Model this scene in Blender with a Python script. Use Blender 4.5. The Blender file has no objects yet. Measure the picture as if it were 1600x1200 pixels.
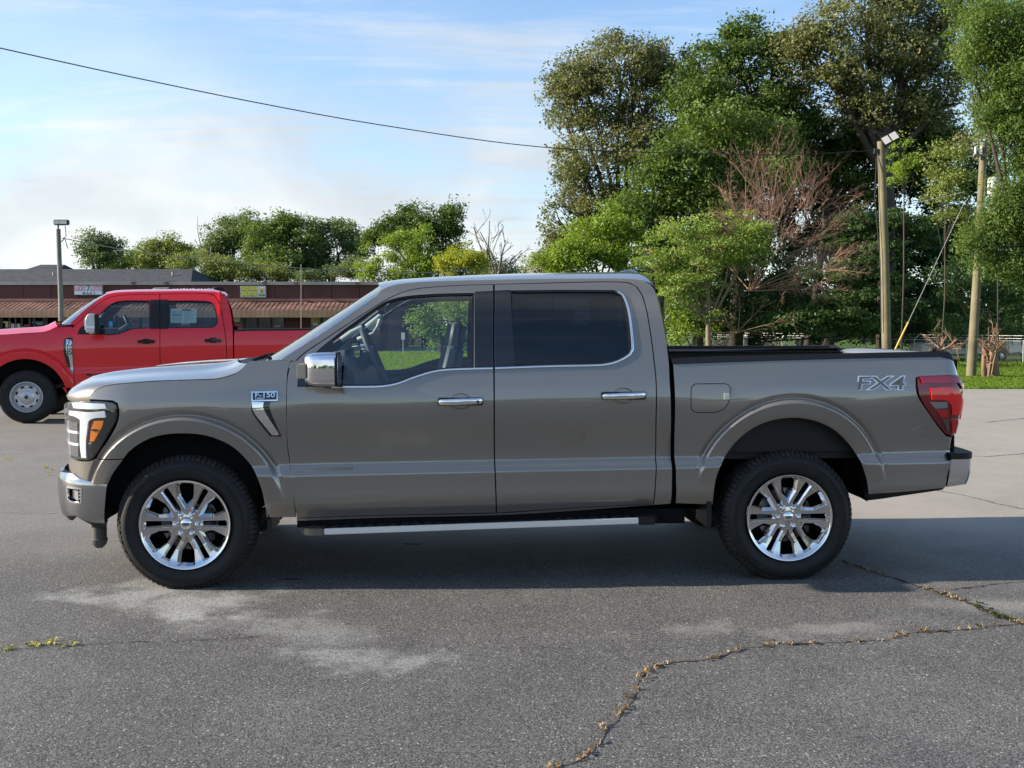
import bpy, bmesh, math, random
import numpy as np
from mathutils import Vector, Matrix, geometry
from mathutils import noise as mnoise

sc = bpy.context.scene
COL = sc.collection
R = math.radians
rng = np.random.default_rng(7)
random.seed(7)

# ------------------------------------------------------------------ camera
CAM_H = 1.604
PITCH = math.atan(95 / 1600)
cam_d = bpy.data.cameras.new('camera'); cam = bpy.data.objects.new('camera', cam_d)
COL.objects.link(cam)
cam.location = (0, 0, CAM_H)
cam.rotation_euler = (math.pi / 2 - PITCH, 0, 0)
cam_d.sensor_width = 36; cam_d.lens = 36.0
cam_d.clip_start = 0.05; cam_d.clip_end = 3000
sc.camera = cam

# ------------------------------------------------------------------ light
SUN_EL, SUN_AZ = R(22.5), R(-92)          # azimuth from +Y towards +X
world = bpy.data.worlds.new('World'); sc.world = world; world.use_nodes = True
wt = world.node_tree; wt.nodes.clear()
def wn(t, **k):
    n = wt.nodes.new(t)
    for a, b in k.items(): setattr(n, a, b)
    return n
w_out = wn('ShaderNodeOutputWorld'); w_bg = wn('ShaderNodeBackground'); w_bg.inputs[1].default_value = 0.12
sky = wn('ShaderNodeTexSky', sky_type='NISHITA', sun_disc=False, sun_elevation=SUN_EL, sun_rotation=SUN_AZ,
         air_density=1.0, dust_density=.3, ozone_density=3.0)
wt.links.new(w_bg.outputs[0], w_out.inputs[0])
tc = wn('ShaderNodeTexCoord')
sep = wn('ShaderNodeSeparateXYZ'); wt.links.new(tc.outputs['Generated'], sep.inputs[0])
def wm(op, a, b=None, c=None, clamp=False):
    n = wn('ShaderNodeMath', operation=op); n.use_clamp = clamp
    for i, v in enumerate((a, b, c)):
        if v is None: continue
        if isinstance(v, (int, float)): n.inputs[i].default_value = v
        else: wt.links.new(v, n.inputs[i])
    return n.outputs[0]
den = wm('ADD', wm('MAXIMUM', sep.outputs[2], 0.0), 0.10)
cu = wm('DIVIDE', sep.outputs[0], den); cv = wm('DIVIDE', sep.outputs[1], den)
comb = wn('ShaderNodeCombineXYZ'); wt.links.new(cu, comb.inputs[0]); wt.links.new(cv, comb.inputs[1])
def cloud(scale, sx, sy, rot, det, lo, hi, dist, off=(0, 0, 0), rough=.55):
    mp = wn('ShaderNodeMapping'); mp.inputs['Scale'].default_value = (sx, sy, 1); mp.inputs['Rotation'].default_value = (0, 0, rot)
    mp.inputs['Location'].default_value = off
    wt.links.new(comb.outputs[0], mp.inputs[0])
    nz = wn('ShaderNodeTexNoise'); nz.inputs['Scale'].default_value = scale; nz.inputs['Detail'].default_value = det
    nz.inputs['Roughness'].default_value = rough; nz.inputs['Distortion'].default_value = dist
    wt.links.new(mp.outputs[0], nz.inputs[0])
    mr = wn('ShaderNodeMapRange'); mr.interpolation_type = 'SMOOTHSTEP'
    mr.inputs[1].default_value = lo; mr.inputs[2].default_value = hi
    wt.links.new(nz.outputs[0], mr.inputs[0]); return mr.outputs[0]
wisp = cloud(1.0, .50, 2.1, R(16), 10, .46, .74, 1.0, (2.3, .4, 0), .64)
bmp = wn('ShaderNodeMapping'); bmp.inputs['Scale'].default_value = (1, 1, 2.1); bmp.inputs['Location'].default_value = (1.7, .4, .35)
wt.links.new(tc.outputs['Generated'], bmp.inputs[0])
bnz = wn('ShaderNodeTexNoise'); bnz.inputs['Scale'].default_value = 3.1; bnz.inputs['Detail'].default_value = 7; bnz.inputs['Roughness'].default_value = .5; bnz.inputs['Distortion'].default_value = .35
wt.links.new(bmp.outputs[0], bnz.inputs[0])
bmr = wn('ShaderNodeMapRange'); bmr.interpolation_type = 'SMOOTHSTEP'; bmr.inputs[1].default_value = .40; bmr.inputs[2].default_value = .60
wt.links.new(bnz.outputs[0], bmr.inputs[0]); bank = bmr.outputs[0]
# the cloud bank lies low; it thins out upwards
lowm = wn('ShaderNodeMapRange'); lowm.interpolation_type = 'SMOOTHSTEP'
lowm.inputs[1].default_value = .34; lowm.inputs[2].default_value = .06
wt.links.new(sep.outputs[2], lowm.inputs[0])
leftm = wn('ShaderNodeMapRange'); leftm.interpolation_type = 'SMOOTHSTEP'
leftm.inputs[1].default_value = .55; leftm.inputs[2].default_value = -.35; leftm.inputs[3].default_value = .25
wt.links.new(sep.outputs[0], leftm.inputs[0])
bankm = wm('MULTIPLY', wm('MULTIPLY', wm('ADD', wm('MULTIPLY', bank, .85), .28), lowm.outputs[0]), leftm.outputs[0])
mask = wm('MINIMUM', wm('ADD', wm('MULTIPLY', wisp, .62), bankm), .93)
cmix = wn('ShaderNodeMix', data_type='RGBA')
wt.links.new(mask, cmix.inputs['Factor']); wt.links.new(sky.outputs[0], cmix.inputs[6])
ccol = wn('ShaderNodeMix', data_type='RGBA')
snz = wn('ShaderNodeTexNoise'); snz.inputs['Scale'].default_value = 4.6; snz.inputs['Detail'].default_value = 5
wt.links.new(bmp.outputs[0], snz.inputs[0])
smr = wn('ShaderNodeMapRange'); smr.inputs[1].default_value = .38; smr.inputs[2].default_value = .60; wt.links.new(snz.outputs[0], smr.inputs[0]); shade = smr.outputs[0]
wt.links.new(shade, ccol.inputs['Factor'])
ccol.inputs[6].default_value = (2.85, 3.05, 3.25, 1); ccol.inputs[7].default_value = (4.0, 4.1, 4.1, 1)
wt.links.new(ccol.outputs[2], cmix.inputs[7])
wt.links.new(cmix.outputs[2], w_bg.inputs[0])

sun_d = bpy.data.lights.new('sun', 'SUN'); sun = bpy.data.objects.new('sun', sun_d); COL.objects.link(sun)
sun_d.energy = 5.0; sun_d.angle = R(.6); sun_d.color = (1, .88, .72)
sdir = Vector((math.sin(SUN_AZ) * math.cos(SUN_EL), math.cos(SUN_AZ) * math.cos(SUN_EL), math.sin(SUN_EL)))
sun.rotation_euler = sdir.to_track_quat('Z', 'Y').to_euler()
sun.location = sdir * 60
sc.view_settings.view_transform = 'Standard'; sc.view_settings.look = 'None'
sc.view_settings.exposure = 1.06; sc.view_settings.gamma = 1
sc.view_settings.use_curve_mapping = False
sc.render.engine = 'CYCLES'
sc.cycles.max_bounces = 8; sc.cycles.transparent_max_bounces = 24; sc.cycles.diffuse_bounces = 3
sc.cycles.use_denoising = True
sc.cycles.caustics_reflective = False; sc.cycles.caustics_refractive = False

# ------------------------------------------------------------------ measuring the photograph
FW = np.array((0, math.cos(PITCH), -math.sin(PITCH))); UP = np.array((0, math.sin(PITCH), math.cos(PITCH))); RT = np.array((1., 0, 0))
def ray(px, py): return FW + (px - 800) / 1600 * RT + (600 - py) / 1600 * UP
def on_ground(px, py, z=0.0):
    d = ray(px, py); t = (z - CAM_H) / d[2]
    return np.array((0, 0, CAM_H)) + d * t
def at(px, py, Y):                       # the point at distance Y seen at a pixel
    d = ray(px, py); return np.array((0, 0, CAM_H)) + d * (Y / d[1])
def project(p):
    q = np.asarray(p, float) - np.array((0, 0, CAM_H)); zc = q @ FW
    return 800 + 1600 * (q @ RT) / zc, 600 - 1600 * (q @ UP) / zc

# ------------------------------------------------------------------ materials
MATS = {}
def mat(name, col=(.5, .5, .5), rough=.5, metal=0., coat=0., spec=.5, emit=None, es=0., bump=None, var=None, coat_rough=.03, trans=0.):
    if name in MATS: return MATS[name]
    m = bpy.data.materials.new(name); m.use_nodes = True
    nt = m.node_tree; b = nt.nodes['Principled BSDF']
    b.inputs['Base Color'].default_value = (*col, 1); b.inputs['Roughness'].default_value = rough
    b.inputs['Metallic'].default_value = metal; b.inputs['Coat Weight'].default_value = coat
    b.inputs['Coat Roughness'].default_value = coat_rough; b.inputs['Specular IOR Level'].default_value = spec
    b.inputs['Transmission Weight'].default_value = trans
    if emit: b.inputs['Emission Color'].default_value = (*emit, 1); b.inputs['Emission Strength'].default_value = es
    if var:                               # (scale, amount) mottled colour
        t = nt.nodes.new('ShaderNodeTexCoord'); n = nt.nodes.new('ShaderNodeTexNoise'); n.inputs['Scale'].default_value = var[0]
        n.inputs['Detail'].default_value = 6
        nt.links.new(t.outputs['Object'], n.inputs[0])
        mr = nt.nodes.new('ShaderNodeMapRange'); mr.inputs[1].default_value = .3; mr.inputs[2].default_value = .7
        mr.inputs[3].default_value = 1 - var[1]; mr.inputs[4].default_value = 1 + var[1]
        nt.links.new(n.outputs[0], mr.inputs[0])
        mx = nt.nodes.new('ShaderNodeVectorMath'); mx.operation = 'SCALE'; mx.inputs[0].default_value = col
        nt.links.new(mr.outputs[0], mx.inputs['Scale']); nt.links.new(mx.outputs[0], b.inputs['Base Color'])
    if bump:                              # (scale, strength, distance)
        t = nt.nodes.new('ShaderNodeTexCoord'); n = nt.nodes.new('ShaderNodeTexNoise'); n.inputs['Scale'].default_value = bump[0]
        n.inputs['Detail'].default_value = 5
        nt.links.new(t.outputs['Object'], n.inputs[0])
        bp = nt.nodes.new('ShaderNodeBump'); bp.inputs['Strength'].default_value = bump[1]; bp.inputs['Distance'].default_value = bump[2]
        nt.links.new(n.outputs[0], bp.inputs['Height']); nt.links.new(bp.outputs[0], b.inputs['Normal'])
    MATS[name] = m; return m

def paint(name, col, metal, flake=.04, rough=.38):
    m = mat(name, col, rough, metal, 1.0, coat_rough=.015); m.node_tree.nodes['Principled BSDF'].inputs['Coat IOR'].default_value = 1.75
    nt = m.node_tree; b = nt.nodes['Principled BSDF']
    t = nt.nodes.new('ShaderNodeTexCoord')
    v = nt.nodes.new('ShaderNodeTexVoronoi'); v.inputs['Scale'].default_value = 900
    nt.links.new(t.outputs['Object'], v.inputs[0])
    mr = nt.nodes.new('ShaderNodeMapRange'); mr.inputs[3].default_value = 1 - flake * 2; mr.inputs[4].default_value = 1 + flake * 2
    nt.links.new(v.outputs['Color'], mr.inputs[0])
    mx = nt.nodes.new('ShaderNodeVectorMath'); mx.operation = 'SCALE'; mx.inputs[0].default_value = col
    nt.links.new(mr.outputs[0], mx.inputs['Scale']); nt.links.new(mx.outputs[0], b.inputs['Base Color'])
    # very faint waviness of pressed panels (orange peel)
    n = nt.nodes.new('ShaderNodeTexNoise'); n.inputs['Scale'].default_value = 2.2; n.inputs['Detail'].default_value = 2
    nt.links.new(t.outputs['Object'], n.inputs[0])
    bp = nt.nodes.new('ShaderNodeBump'); bp.inputs['Strength'].default_value = .25; bp.inputs['Distance'].default_value = .008
    nt.links.new(n.outputs[0], bp.inputs['Height']); nt.links.new(bp.outputs[0], b.inputs['Coat Normal'])
    return m

def glass(name, tint, ior=1.5, extra=0.0, rough=0.0):
    """thin pane: tinted see-through with mirror reflection by angle"""
    m = bpy.data.materials.new(name); m.use_nodes = True; nt = m.node_tree; nt.nodes.clear()
    o = nt.nodes.new('ShaderNodeOutputMaterial'); t = nt.nodes.new('ShaderNodeBsdfTransparent'); g = nt.nodes.new('ShaderNodeBsdfGlossy')
    g.inputs['Roughness'].default_value = rough; g.inputs[0].default_value = (1, 1, 1, 1)
    t.inputs[0].default_value = (*tint, 1)
    f = nt.nodes.new('ShaderNodeLayerWeight'); p5 = nt.nodes.new('ShaderNodeMath'); p5.operation = 'POWER'; p5.inputs[1].default_value = 5
    f0 = ((ior - 1) / (ior + 1)) ** 2 + extra
    a = nt.nodes.new('ShaderNodeMath'); a.operation = 'MULTIPLY_ADD'; a.use_clamp = True; a.inputs[1].default_value = 1 - f0; a.inputs[2].default_value = f0
    mx = nt.nodes.new('ShaderNodeMixShader')
    nt.links.new(f.outputs['Facing'], p5.inputs[0]); nt.links.new(p5.outputs[0], a.inputs[0]); nt.links.new(a.outputs[0], mx.inputs[0])
    nt.links.new(t.outputs[0], mx.inputs[1]); nt.links.new(g.outputs[0], mx.inputs[2]); nt.links.new(mx.outputs[0], o.inputs[0])
    MATS[name] = m; return m

M_paint = paint('grey_brown_paint', (.232, .210, .182), .5, rough=.29)
M_red = paint('red_paint', (.70, .0005, .010), .0, .02); M_red.node_tree.nodes['Principled BSDF'].inputs['Coat IOR'].default_value = 1.45
M_chrome = mat('chrome', (.82, .83, .85), .06, 1.0)
M_chrome_d = mat('dark_chrome', (.48, .49, .51), .12, 1.0)
M_alu = mat('brushed_aluminium', (.62, .62, .62), .32, 1.0)
M_black = mat('black_plastic', (.012, .012, .014), .5, spec=.3, bump=(180, .15, .002))
M_gloss = mat('gloss_black', (.008, .009, .012), .06, 0, .6)
M_void = mat('underbody_black', (.006, .006, .007), .8, spec=.08)
M_rubber = mat('tyre_rubber', (.016, .016, .017), .62, spec=.28, var=(9, .25), bump=(60, .25, .003))
M_tread = mat('tread_rubber', (.034, .031, .029), .85, spec=.2, var=(14, .35), bump=(90, .4, .003))
M_glass = glass('clear_glass', (.88, .95, .94), 1.5, .05)
M_wind = glass('windshield_glass', (.72, .82, .84), 1.55, .06)
M_tint = glass('privacy_glass', (.045, .07, .10), 1.5, .02)
M_seat = mat('grey_seat_leather', (.055, .062, .07), .55, bump=(120, .2, .002))
M_dash = mat('dash_plastic', (.050, .055, .06), .6)
M_liner = mat('roof_liner', (.13, .14, .14), .9)
M_pale = mat('pale_interior_trim', (.42, .45, .42), .6)
M_white = mat('white_paint', (.78, .78, .76), .45)
M_lens = glass('headlamp_lens', (.92, .94, .95), 1.45, .03)
M_rlens = mat('red_lens', (.55, .004, .010), .08, 0, .8, trans=.15)
M_rdark = mat('dark_red_lens', (.17, .003, .010), .08, 0, .8)
M_ambr = mat('amber_lens', (.85, .22, .01), .15, 0, .6)
M_drl = mat('white_light_pipe', (.80, .82, .84), .18, 0, .5)
M_steel = mat('painted_steel_wheel', (.52, .53, .55), .35, .6)
M_iron = mat('dark_iron', (.06, .06, .062), .55, .5)
M_blue = mat('badge_blue', (.01, .03, .12), .15, .2, .5)

# ------------------------------------------------------------------ mesh helpers
def tag(o, label=None, cat=None, group=None, kind=None):
    if label: o['label'] = label
    if cat: o['category'] = cat
    if group: o['group'] = group
    if kind: o['kind'] = kind
    return o
def empty(name, loc=(0, 0, 0), rz=0., parent=None, rot=None):
    o = bpy.data.objects.new(name, None); COL.objects.link(o); o.location = loc
    o.rotation_euler = rot if rot else (0, 0, rz); o.empty_display_size = .2
    if parent: o.parent = parent
    return o
def link(name, me, parent=None, loc=None, rot=None):
    o = bpy.data.objects.new(name, me); COL.objects.link(o)
    if parent: o.parent = parent
    if loc is not None: o.location = loc
    if rot is not None: o.rotation_euler = rot
    return o
def mk(name, V, Fc, m, parent=None, smooth=False, loc=None, rot=None, angle=None):
    me = bpy.data.meshes.new(name); me.from_pydata([tuple(map(float, v)) for v in V], [], Fc); me.materials.append(m)
    if smooth or angle is not None:
        me.polygons.foreach_set('use_smooth', [True] * len(me.polygons))
        if angle is not None: me.set_sharp_from_angle(angle=R(angle))
    me.update(); return link(name, me, parent, loc, rot)

class MB:
    """collects shapes into one mesh"""
    def __init__(s): s.V = []; s.F = []
    def add(s, V, Fc):
        k = len(s.V); s.V += [tuple(map(float, v)) for v in V]; s.F += [tuple(i + k for i in f) for f in Fc]; return s
    def box(s, a, b, M=None):
        x0, y0, z0 = a; x1, y1, z1 = b
        V = [(x0, y0, z0), (x1, y0, z0), (x1, y1, z0), (x0, y1, z0), (x0, y0, z1), (x1, y0, z1), (x1, y1, z1), (x0, y1, z1)]
        if M is not None: V = [M @ Vector(v) for v in V]
        return s.add(V, [(0, 3, 2, 1), (4, 5, 6, 7), (0, 1, 5, 4), (1, 2, 6, 5), (2, 3, 7, 6), (3, 0, 4, 7)])
    def cbox(s, c, d, M=None): return s.box([c[i] - d[i] / 2 for i in range(3)], [c[i] + d[i] / 2 for i in range(3)], M)
    def tube(s, pts, rad, n=8, cap=True):
        pts = [Vector(p) for p in pts]; k = len(s.V); m = len(pts)
        if not hasattr(rad, '__len__'): rad = [rad] * m
        up = Vector((0, 0, 1)); rings = []
        prev = None
        for i, p in enumerate(pts):
            t = (pts[min(i + 1, m - 1)] - pts[max(i - 1, 0)]); t = t.normalized() if t.length > 1e-9 else Vector((0, 0, 1))
            if prev is None:
                a = t.orthogonal().normalized()
            else:
                a = prev - t * prev.dot(t); a = a.normalized() if a.length > 1e-6 else t.orthogonal().normalized()
            prev = a; b = t.cross(a)
            for j in range(n):
                th = 2 * math.pi * j / n
                s.V.append(tuple(p + (a * math.cos(th) + b * math.sin(th)) * rad[i]))
        for i in range(m - 1):
            for j in range(n):
                j2 = (j + 1) % n
                s.F.append((k + i * n + j, k + i * n + j2, k + (i + 1) * n + j2, k + (i + 1) * n + j))
        if cap:
            s.F.append(tuple(k + j for j in reversed(range(n)))); s.F.append(tuple(k + (m - 1) * n + j for j in range(n)))
        return s
    def lathe(s, prof, n=48, axis='y', c=(0, 0, 0), a0=0, a1=2 * math.pi):
        """prof: (radius, axial) points turned about an axis through c"""
        k = len(s.V); m = len(prof); full = abs(a1 - a0 - 2 * math.pi) < 1e-6; steps = n if full else n + 1
        for i in range(steps):
            th = a0 + (a1 - a0) * i / n; cx, sx = math.cos(th), math.sin(th)
            for r, a in prof:
                if axis == 'y': v = (c[0] + r * cx, c[1] + a, c[2] + r * sx)
                elif axis == 'z': v = (c[0] + r * cx, c[1] + r * sx, c[2] + a)
                else: v = (c[0] + a, c[1] + r * cx, c[2] + r * sx)
                s.V.append(v)
        for i in range(n):
            i2 = (i + 1) % steps
            for j in range(m - 1):
                f = (k + i * m + j, k + i * m + j + 1, k + i2 * m + j + 1, k + i2 * m + j)
                s.F.append(f if axis != 'z' else f[::-1])
        return s
    def grid(s, P):
        """P[i][j] points"""
        k = len(s.V); a = len(P); b = len(P[0])
        for r in P:
            for v in r: s.V.append(tuple(map(float, v)))
        for i in range(a - 1):
            for j in range(b - 1): s.F.append((k + i * b + j, k + i * b + j + 1, k + (i + 1) * b + j + 1, k + (i + 1) * b + j))
        return s
    def prism(s, poly, a, b, plane='xz'):
        """extrude a 2-D outline between two positions on the third axis"""
        n = len(poly); k = len(s.V)
        for t in (a, b):
            for p, q in poly:
                s.V.append({'xz': (p, t, q), 'xy': (p, q, t), 'yz': (t, p, q)}[plane])
        s.F.append(tuple(k + i for i in range(n))); s.F.append(tuple(k + n + i for i in reversed(range(n))))
        for i in range(n):
            j = (i + 1) % n; s.F.append((k + i, k + n + i, k + n + j, k + j))
        return s
    def build(s, name, m, parent=None, smooth=False, angle=None, bevel=0., seg=2, loc=None, rot=None):
        o = mk(name, s.V, s.F, m, parent, smooth, loc, rot, angle)
        me = o.data
        bm = bmesh.new(); bm.from_mesh(me)
        bmesh.ops.recalc_face_normals(bm, faces=bm.faces)
        if bevel:
            ed = [e for e in bm.edges if len(e.link_faces) == 2 and e.calc_face_angle(0) > R(30)]
            bmesh.ops.bevel(bm, geom=ed, offset=bevel, segments=seg, affect='EDGES', clamp_overlap=True)
            for f in bm.faces: f.smooth = True
        bm.to_mesh(me); bm.free()
        if bevel: me.set_sharp_from_angle(angle=R(40))
        elif angle is not None: me.set_sharp_from_angle(angle=R(angle))
        return o

def text(name, body, size, m, parent, loc, rot, depth=.002, sx=1., shear=0., bold=0.):
    c = bpy.data.curves.new(name, 'FONT'); c.body = body; c.size = size; c.extrude = depth; c.align_x = 'CENTER'; c.align_y = 'CENTER'
    c.shear = shear; c.offset = bold
    t = bpy.data.objects.new(name, c); COL.objects.link(t)
    dg = bpy.context.evaluated_depsgraph_get(); me = bpy.data.meshes.new_from_object(t.evaluated_get(dg))
    bpy.data.objects.remove(t)
    for v in me.vertices: v.co.x *= sx
    me.materials.clear(); me.materials.append(m); me.name = name
    return link(name, me, parent, loc, rot)

# ------------------------------------------------------------------ outlines and pressed panels
def catmull(pts, step):
    pts = [np.array(p, float) for p in pts]
    if len(pts) == 2:
        n = max(1, int(np.linalg.norm(pts[1] - pts[0]) / step)); return [pts[0] + (pts[1] - pts[0]) * i / n for i in range(n)]
    out = []; q = [2 * pts[0] - pts[1]] + pts + [2 * pts[-1] - pts[-2]]
    for i in range(1, len(q) - 2):
        p0, p1, p2, p3 = q[i - 1:i + 3]; n = max(1, int(np.linalg.norm(p2 - p1) / step))
        for k in range(n):
            t = k / n
            out.append(.5 * ((2 * p1) + (-p0 + p2) * t + (2 * p0 - 5 * p1 + 4 * p2 - p3) * t * t + (-p0 + 3 * p1 - 3 * p2 + p3) * t ** 3))
    return out
def inside(P, poly):
    x, y = P[:, 0], P[:, 1]; c = np.zeros(len(P), bool); n = len(poly); j = n - 1
    for i in range(n):
        xi, yi = poly[i]; xj, yj = poly[j]
        m = ((yi > y) != (yj > y)) & (x < (xj - xi) * (y - yi) / ((yj - yi) + 1e-12) + xi)
        c ^= m; j = i
    return c

class Side:
    """the pressed side of a vehicle: a surface P(u, z) with u along the flank and round the corners"""
    def __init__(s, origin, yaw, width, prof, heads, arches, front=(-.2, .25), ledge=None, flare=.024, tilt=.0, swell=.018):
        s.o = np.array(origin, float); s.yaw = yaw; s.W = width
        c, sn = math.cos(yaw), math.sin(yaw); s.ex = np.array((c, sn, 0)); s.ey = np.array((-sn, c, 0)); s.ez = np.array((0, 0, 1.))
        z = np.arange(-.2, 2.6, .005); y = np.interp(z, [p[0] for p in prof], [p[1] for p in prof])
        k = np.exp(-.5 * (np.arange(-16, 17) * .005 / .026) ** 2); k /= k.sum()
        yp = np.pad(y, 16, mode='edge'); s.pz = z; s.py = np.convolve(yp, k, 'valid')
        s.ledge = ledge; s.arches = arches; s.fr = front; s.fl = flare; s.tilt = tilt; s.swell = swell
        us = np.arange(-3, 9, .01); th = np.interp(us, [h[0] for h in heads], [R(h[1]) for h in heads])
        i0 = np.searchsorted(us, heads[len(heads) // 2][0] if False else .5)
        dx = np.cos(th) * .01; dy = -np.sin(th) * .01      # moving forward in u, y falls towards the outside at the front
        X = np.concatenate(([0], np.cumsum((dx[1:] + dx[:-1]) / 2))); Yv = np.concatenate(([0], np.cumsum((dy[1:] + dy[:-1]) / 2)))
        X += us[i0] - X[i0]; Yv -= Yv[i0]
        s.us, s.X, s.Y, s.th = us, X, Yv, th
    def off(s, u, z):
        zz = z - s.tilt * (u - 1.5)
        y = np.interp(zz, s.pz, s.py)
        if s.ledge:                        # (z0, z1, depth) step-in whose strength fades towards the nose
            z0, z1, d = s.ledge; a = np.clip((u - s.fr[0]) / (s.fr[1] - s.fr[0]), 0, 1); a = a * a * (3 - 2 * a)
            t = np.clip((zz - z0) / (z1 - z0), 0, 1); t = t * t * (3 - 2 * t)
            g = np.clip((zz - z1) / .32, 0, 1); y = y + a * d * (t - g * g * (3 - 2 * g))
        for cu, cz, r0, w, an in s.arches:
            r = np.hypot(u - cu, z - cz); al = np.degrees(np.arctan2(z - cz, np.abs(u - cu)))
            fade = np.clip((al - an[0]) / (an[1] - an[0]), 0, 1)
            t1 = np.clip((r - (r0 + w - .02)) / .028, 0, 1); t1 = t1 * t1 * (3 - 2 * t1)
            t2 = np.clip((r - (r0 + w + .008)) / .030, 0, 1); t2 = t2 * t2 * (3 - 2 * t2)
            g = -s.fl * (1 - t1) + .014 * t1 * (1 - t2)
            roll = np.clip((r0 + .02 - r) / .03, 0, 1)
            y = y + fade * g - s.swell * np.exp(-((r - .60) / .22) ** 2) * np.clip((al + 10) / 40, 0, 1) + .010 * roll ** 2
        return y
    def fine(s, Q):                         # where the pressing has tight creases
        if Q is None:                       # rows of points that run along the creases
            o = []
            if s.ledge:
                u = np.arange(-.9, 5.2, .022)
                for zz in list(np.arange(s.ledge[0] - .03, s.ledge[1] + .031, .0085)) + list(np.arange(.485, .55, .010)): o.append(np.stack([u, zz + s.tilt * (u - 1.5)], 1))
            for cu, cz, r0, w, an in s.arches:
                for r in np.arange(r0 + w - .03, r0 + w + .05, .0065):
                    a = np.arange(0, math.pi, .016 / (r0 + w)); o.append(np.stack([cu + r * np.cos(a), cz + r * np.sin(a)], 1))
            Q = np.concatenate(o); k = np.ones(len(Q), bool); na = sum(len(x) for x in o)
            # the arch rings win where they meet the ledge rows
            nl = len(Q) - sum(len(np.arange(0, math.pi, .016 / (r0 + w))) for cu, cz, r0, w, an in s.arches for r in np.arange(r0 + w - .03, r0 + w + .05, .0065))
            for cu, cz, r0, w, an in s.arches:
                r = np.hypot(Q[:nl, 0] - cu, Q[:nl, 1] - cz); k[:nl] &= ~((r > r0 + w - .035) & (r < r0 + w + .055) & (Q[:nl, 1] > cz))
            return Q[k]
        k = np.zeros(len(Q), bool)
        if s.ledge:
            zz = Q[:, 1] - s.tilt * (Q[:, 0] - 1.5); k |= (zz > s.ledge[0] - .03) & (zz < s.ledge[1] + .03) & (Q[:, 0] > s.fr[0])
            k |= (zz > .48) & (zz < .55)
        for cu, cz, r0, w, an in s.arches:
            r = np.hypot(Q[:, 0] - cu, Q[:, 1] - cz); k |= (r > r0 + w - .03) & (r < r0 + w + .05) & (Q[:, 1] > cz)
        return k
    def P(s, u, z, extra=0.0):
        u = np.asarray(u, float); z = np.asarray(z, float)
        x = np.interp(u, s.us, s.X); y = np.interp(u, s.us, s.Y); th = np.interp(u, s.us, s.th)
        o = s.off(u, z) + extra
        return np.stack([x + np.sin(th) * o, y + np.cos(th) * o, z + 0 * u], -1)
    def N(s, u, z):
        e = .004; a = s.P(u + e, z) - s.P(u - e, z); b = s.P(u, z + e) - s.P(u, z - e)
        n = np.cross(a, b); n /= np.linalg.norm(n, axis=-1, keepdims=True) + 1e-12
        return n                            # a=+x, b=+z  ->  -y, outwards
    def world(s, p): p = np.asarray(p, float); return s.o + p[..., 0:1] * s.ex + p[..., 1:2] * s.ey + p[..., 2:3] * s.ez
    def local(s, w): w = np.asarray(w, float) - s.o; return np.array((w @ s.ex, w @ s.ey, w[2]))
    def hit(s, px, py, y):                 # where the sight line meets the local plane y
        d = ray(px, py); c = np.array((0, 0, CAM_H)) - s.o; t = (y - c @ s.ey) / (d @ s.ey)
        w = c + d * t; return np.array((w @ s.ex, w @ s.ey, w[2]))
    def solve(s, px, py, extra=0.0):
        h = s.hit(px, py, .05 + extra); u, z = h[0], h[2]
        for _ in range(14):
            f = np.array(project(s.world(s.P(u, z, extra)))) - (px, py)
            if abs(f).max() < .02: break
            e = .002
            fu = (np.array(project(s.world(s.P(u + e, z, extra)))) - (px, py) - f) / e
            fz = (np.array(project(s.world(s.P(u, z + e, extra)))) - (px, py) - f) / e
            J = np.array([fu, fz]).T
            if abs(np.linalg.det(J)) < 400: J = J + np.eye(2) * 40
            d = np.linalg.solve(J, -f); d = np.clip(d, -.08, .08); u += d[0]; z += d[1]
        return (float(u), float(z))
    def line(s, segs, step=.03, extra=0.0, uz=False):
        """closed outline from segments of photo pixels, each drawn as a smooth curve; ('uz', ...) segments are metric"""
        out = []
        for sg in segs:
            if sg and sg[0] == 'uz': pts = sg[1:]
            else: pts = [s.solve(*p, extra) for p in sg]
            out.append(pts)
        res = []
        for i, pts in enumerate(out):
            nxt = out[(i + 1) % len(out)][0]
            res += catmull(list(pts) + ([] if len(pts) > 1 and np.hypot(pts[-1][0] - nxt[0], pts[-1][1] - nxt[1]) < .004 else []), step) + [np.array(pts[-1])]
        clean = [res[0]]
        for p in res[1:]:
            if np.linalg.norm(p - clean[-1]) > .003: clean.append(p)
        if np.linalg.norm(clean[0] - clean[-1]) < .003: clean.pop()
        # fill long straight gaps
        full = []
        for i, p in enumerate(clean):
            q = clean[(i + 1) % len(clean)]; n = max(1, int(np.linalg.norm(q - p) / step))
            full += [p + (q - p) * k / n for k in range(n)]
        return full

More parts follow.
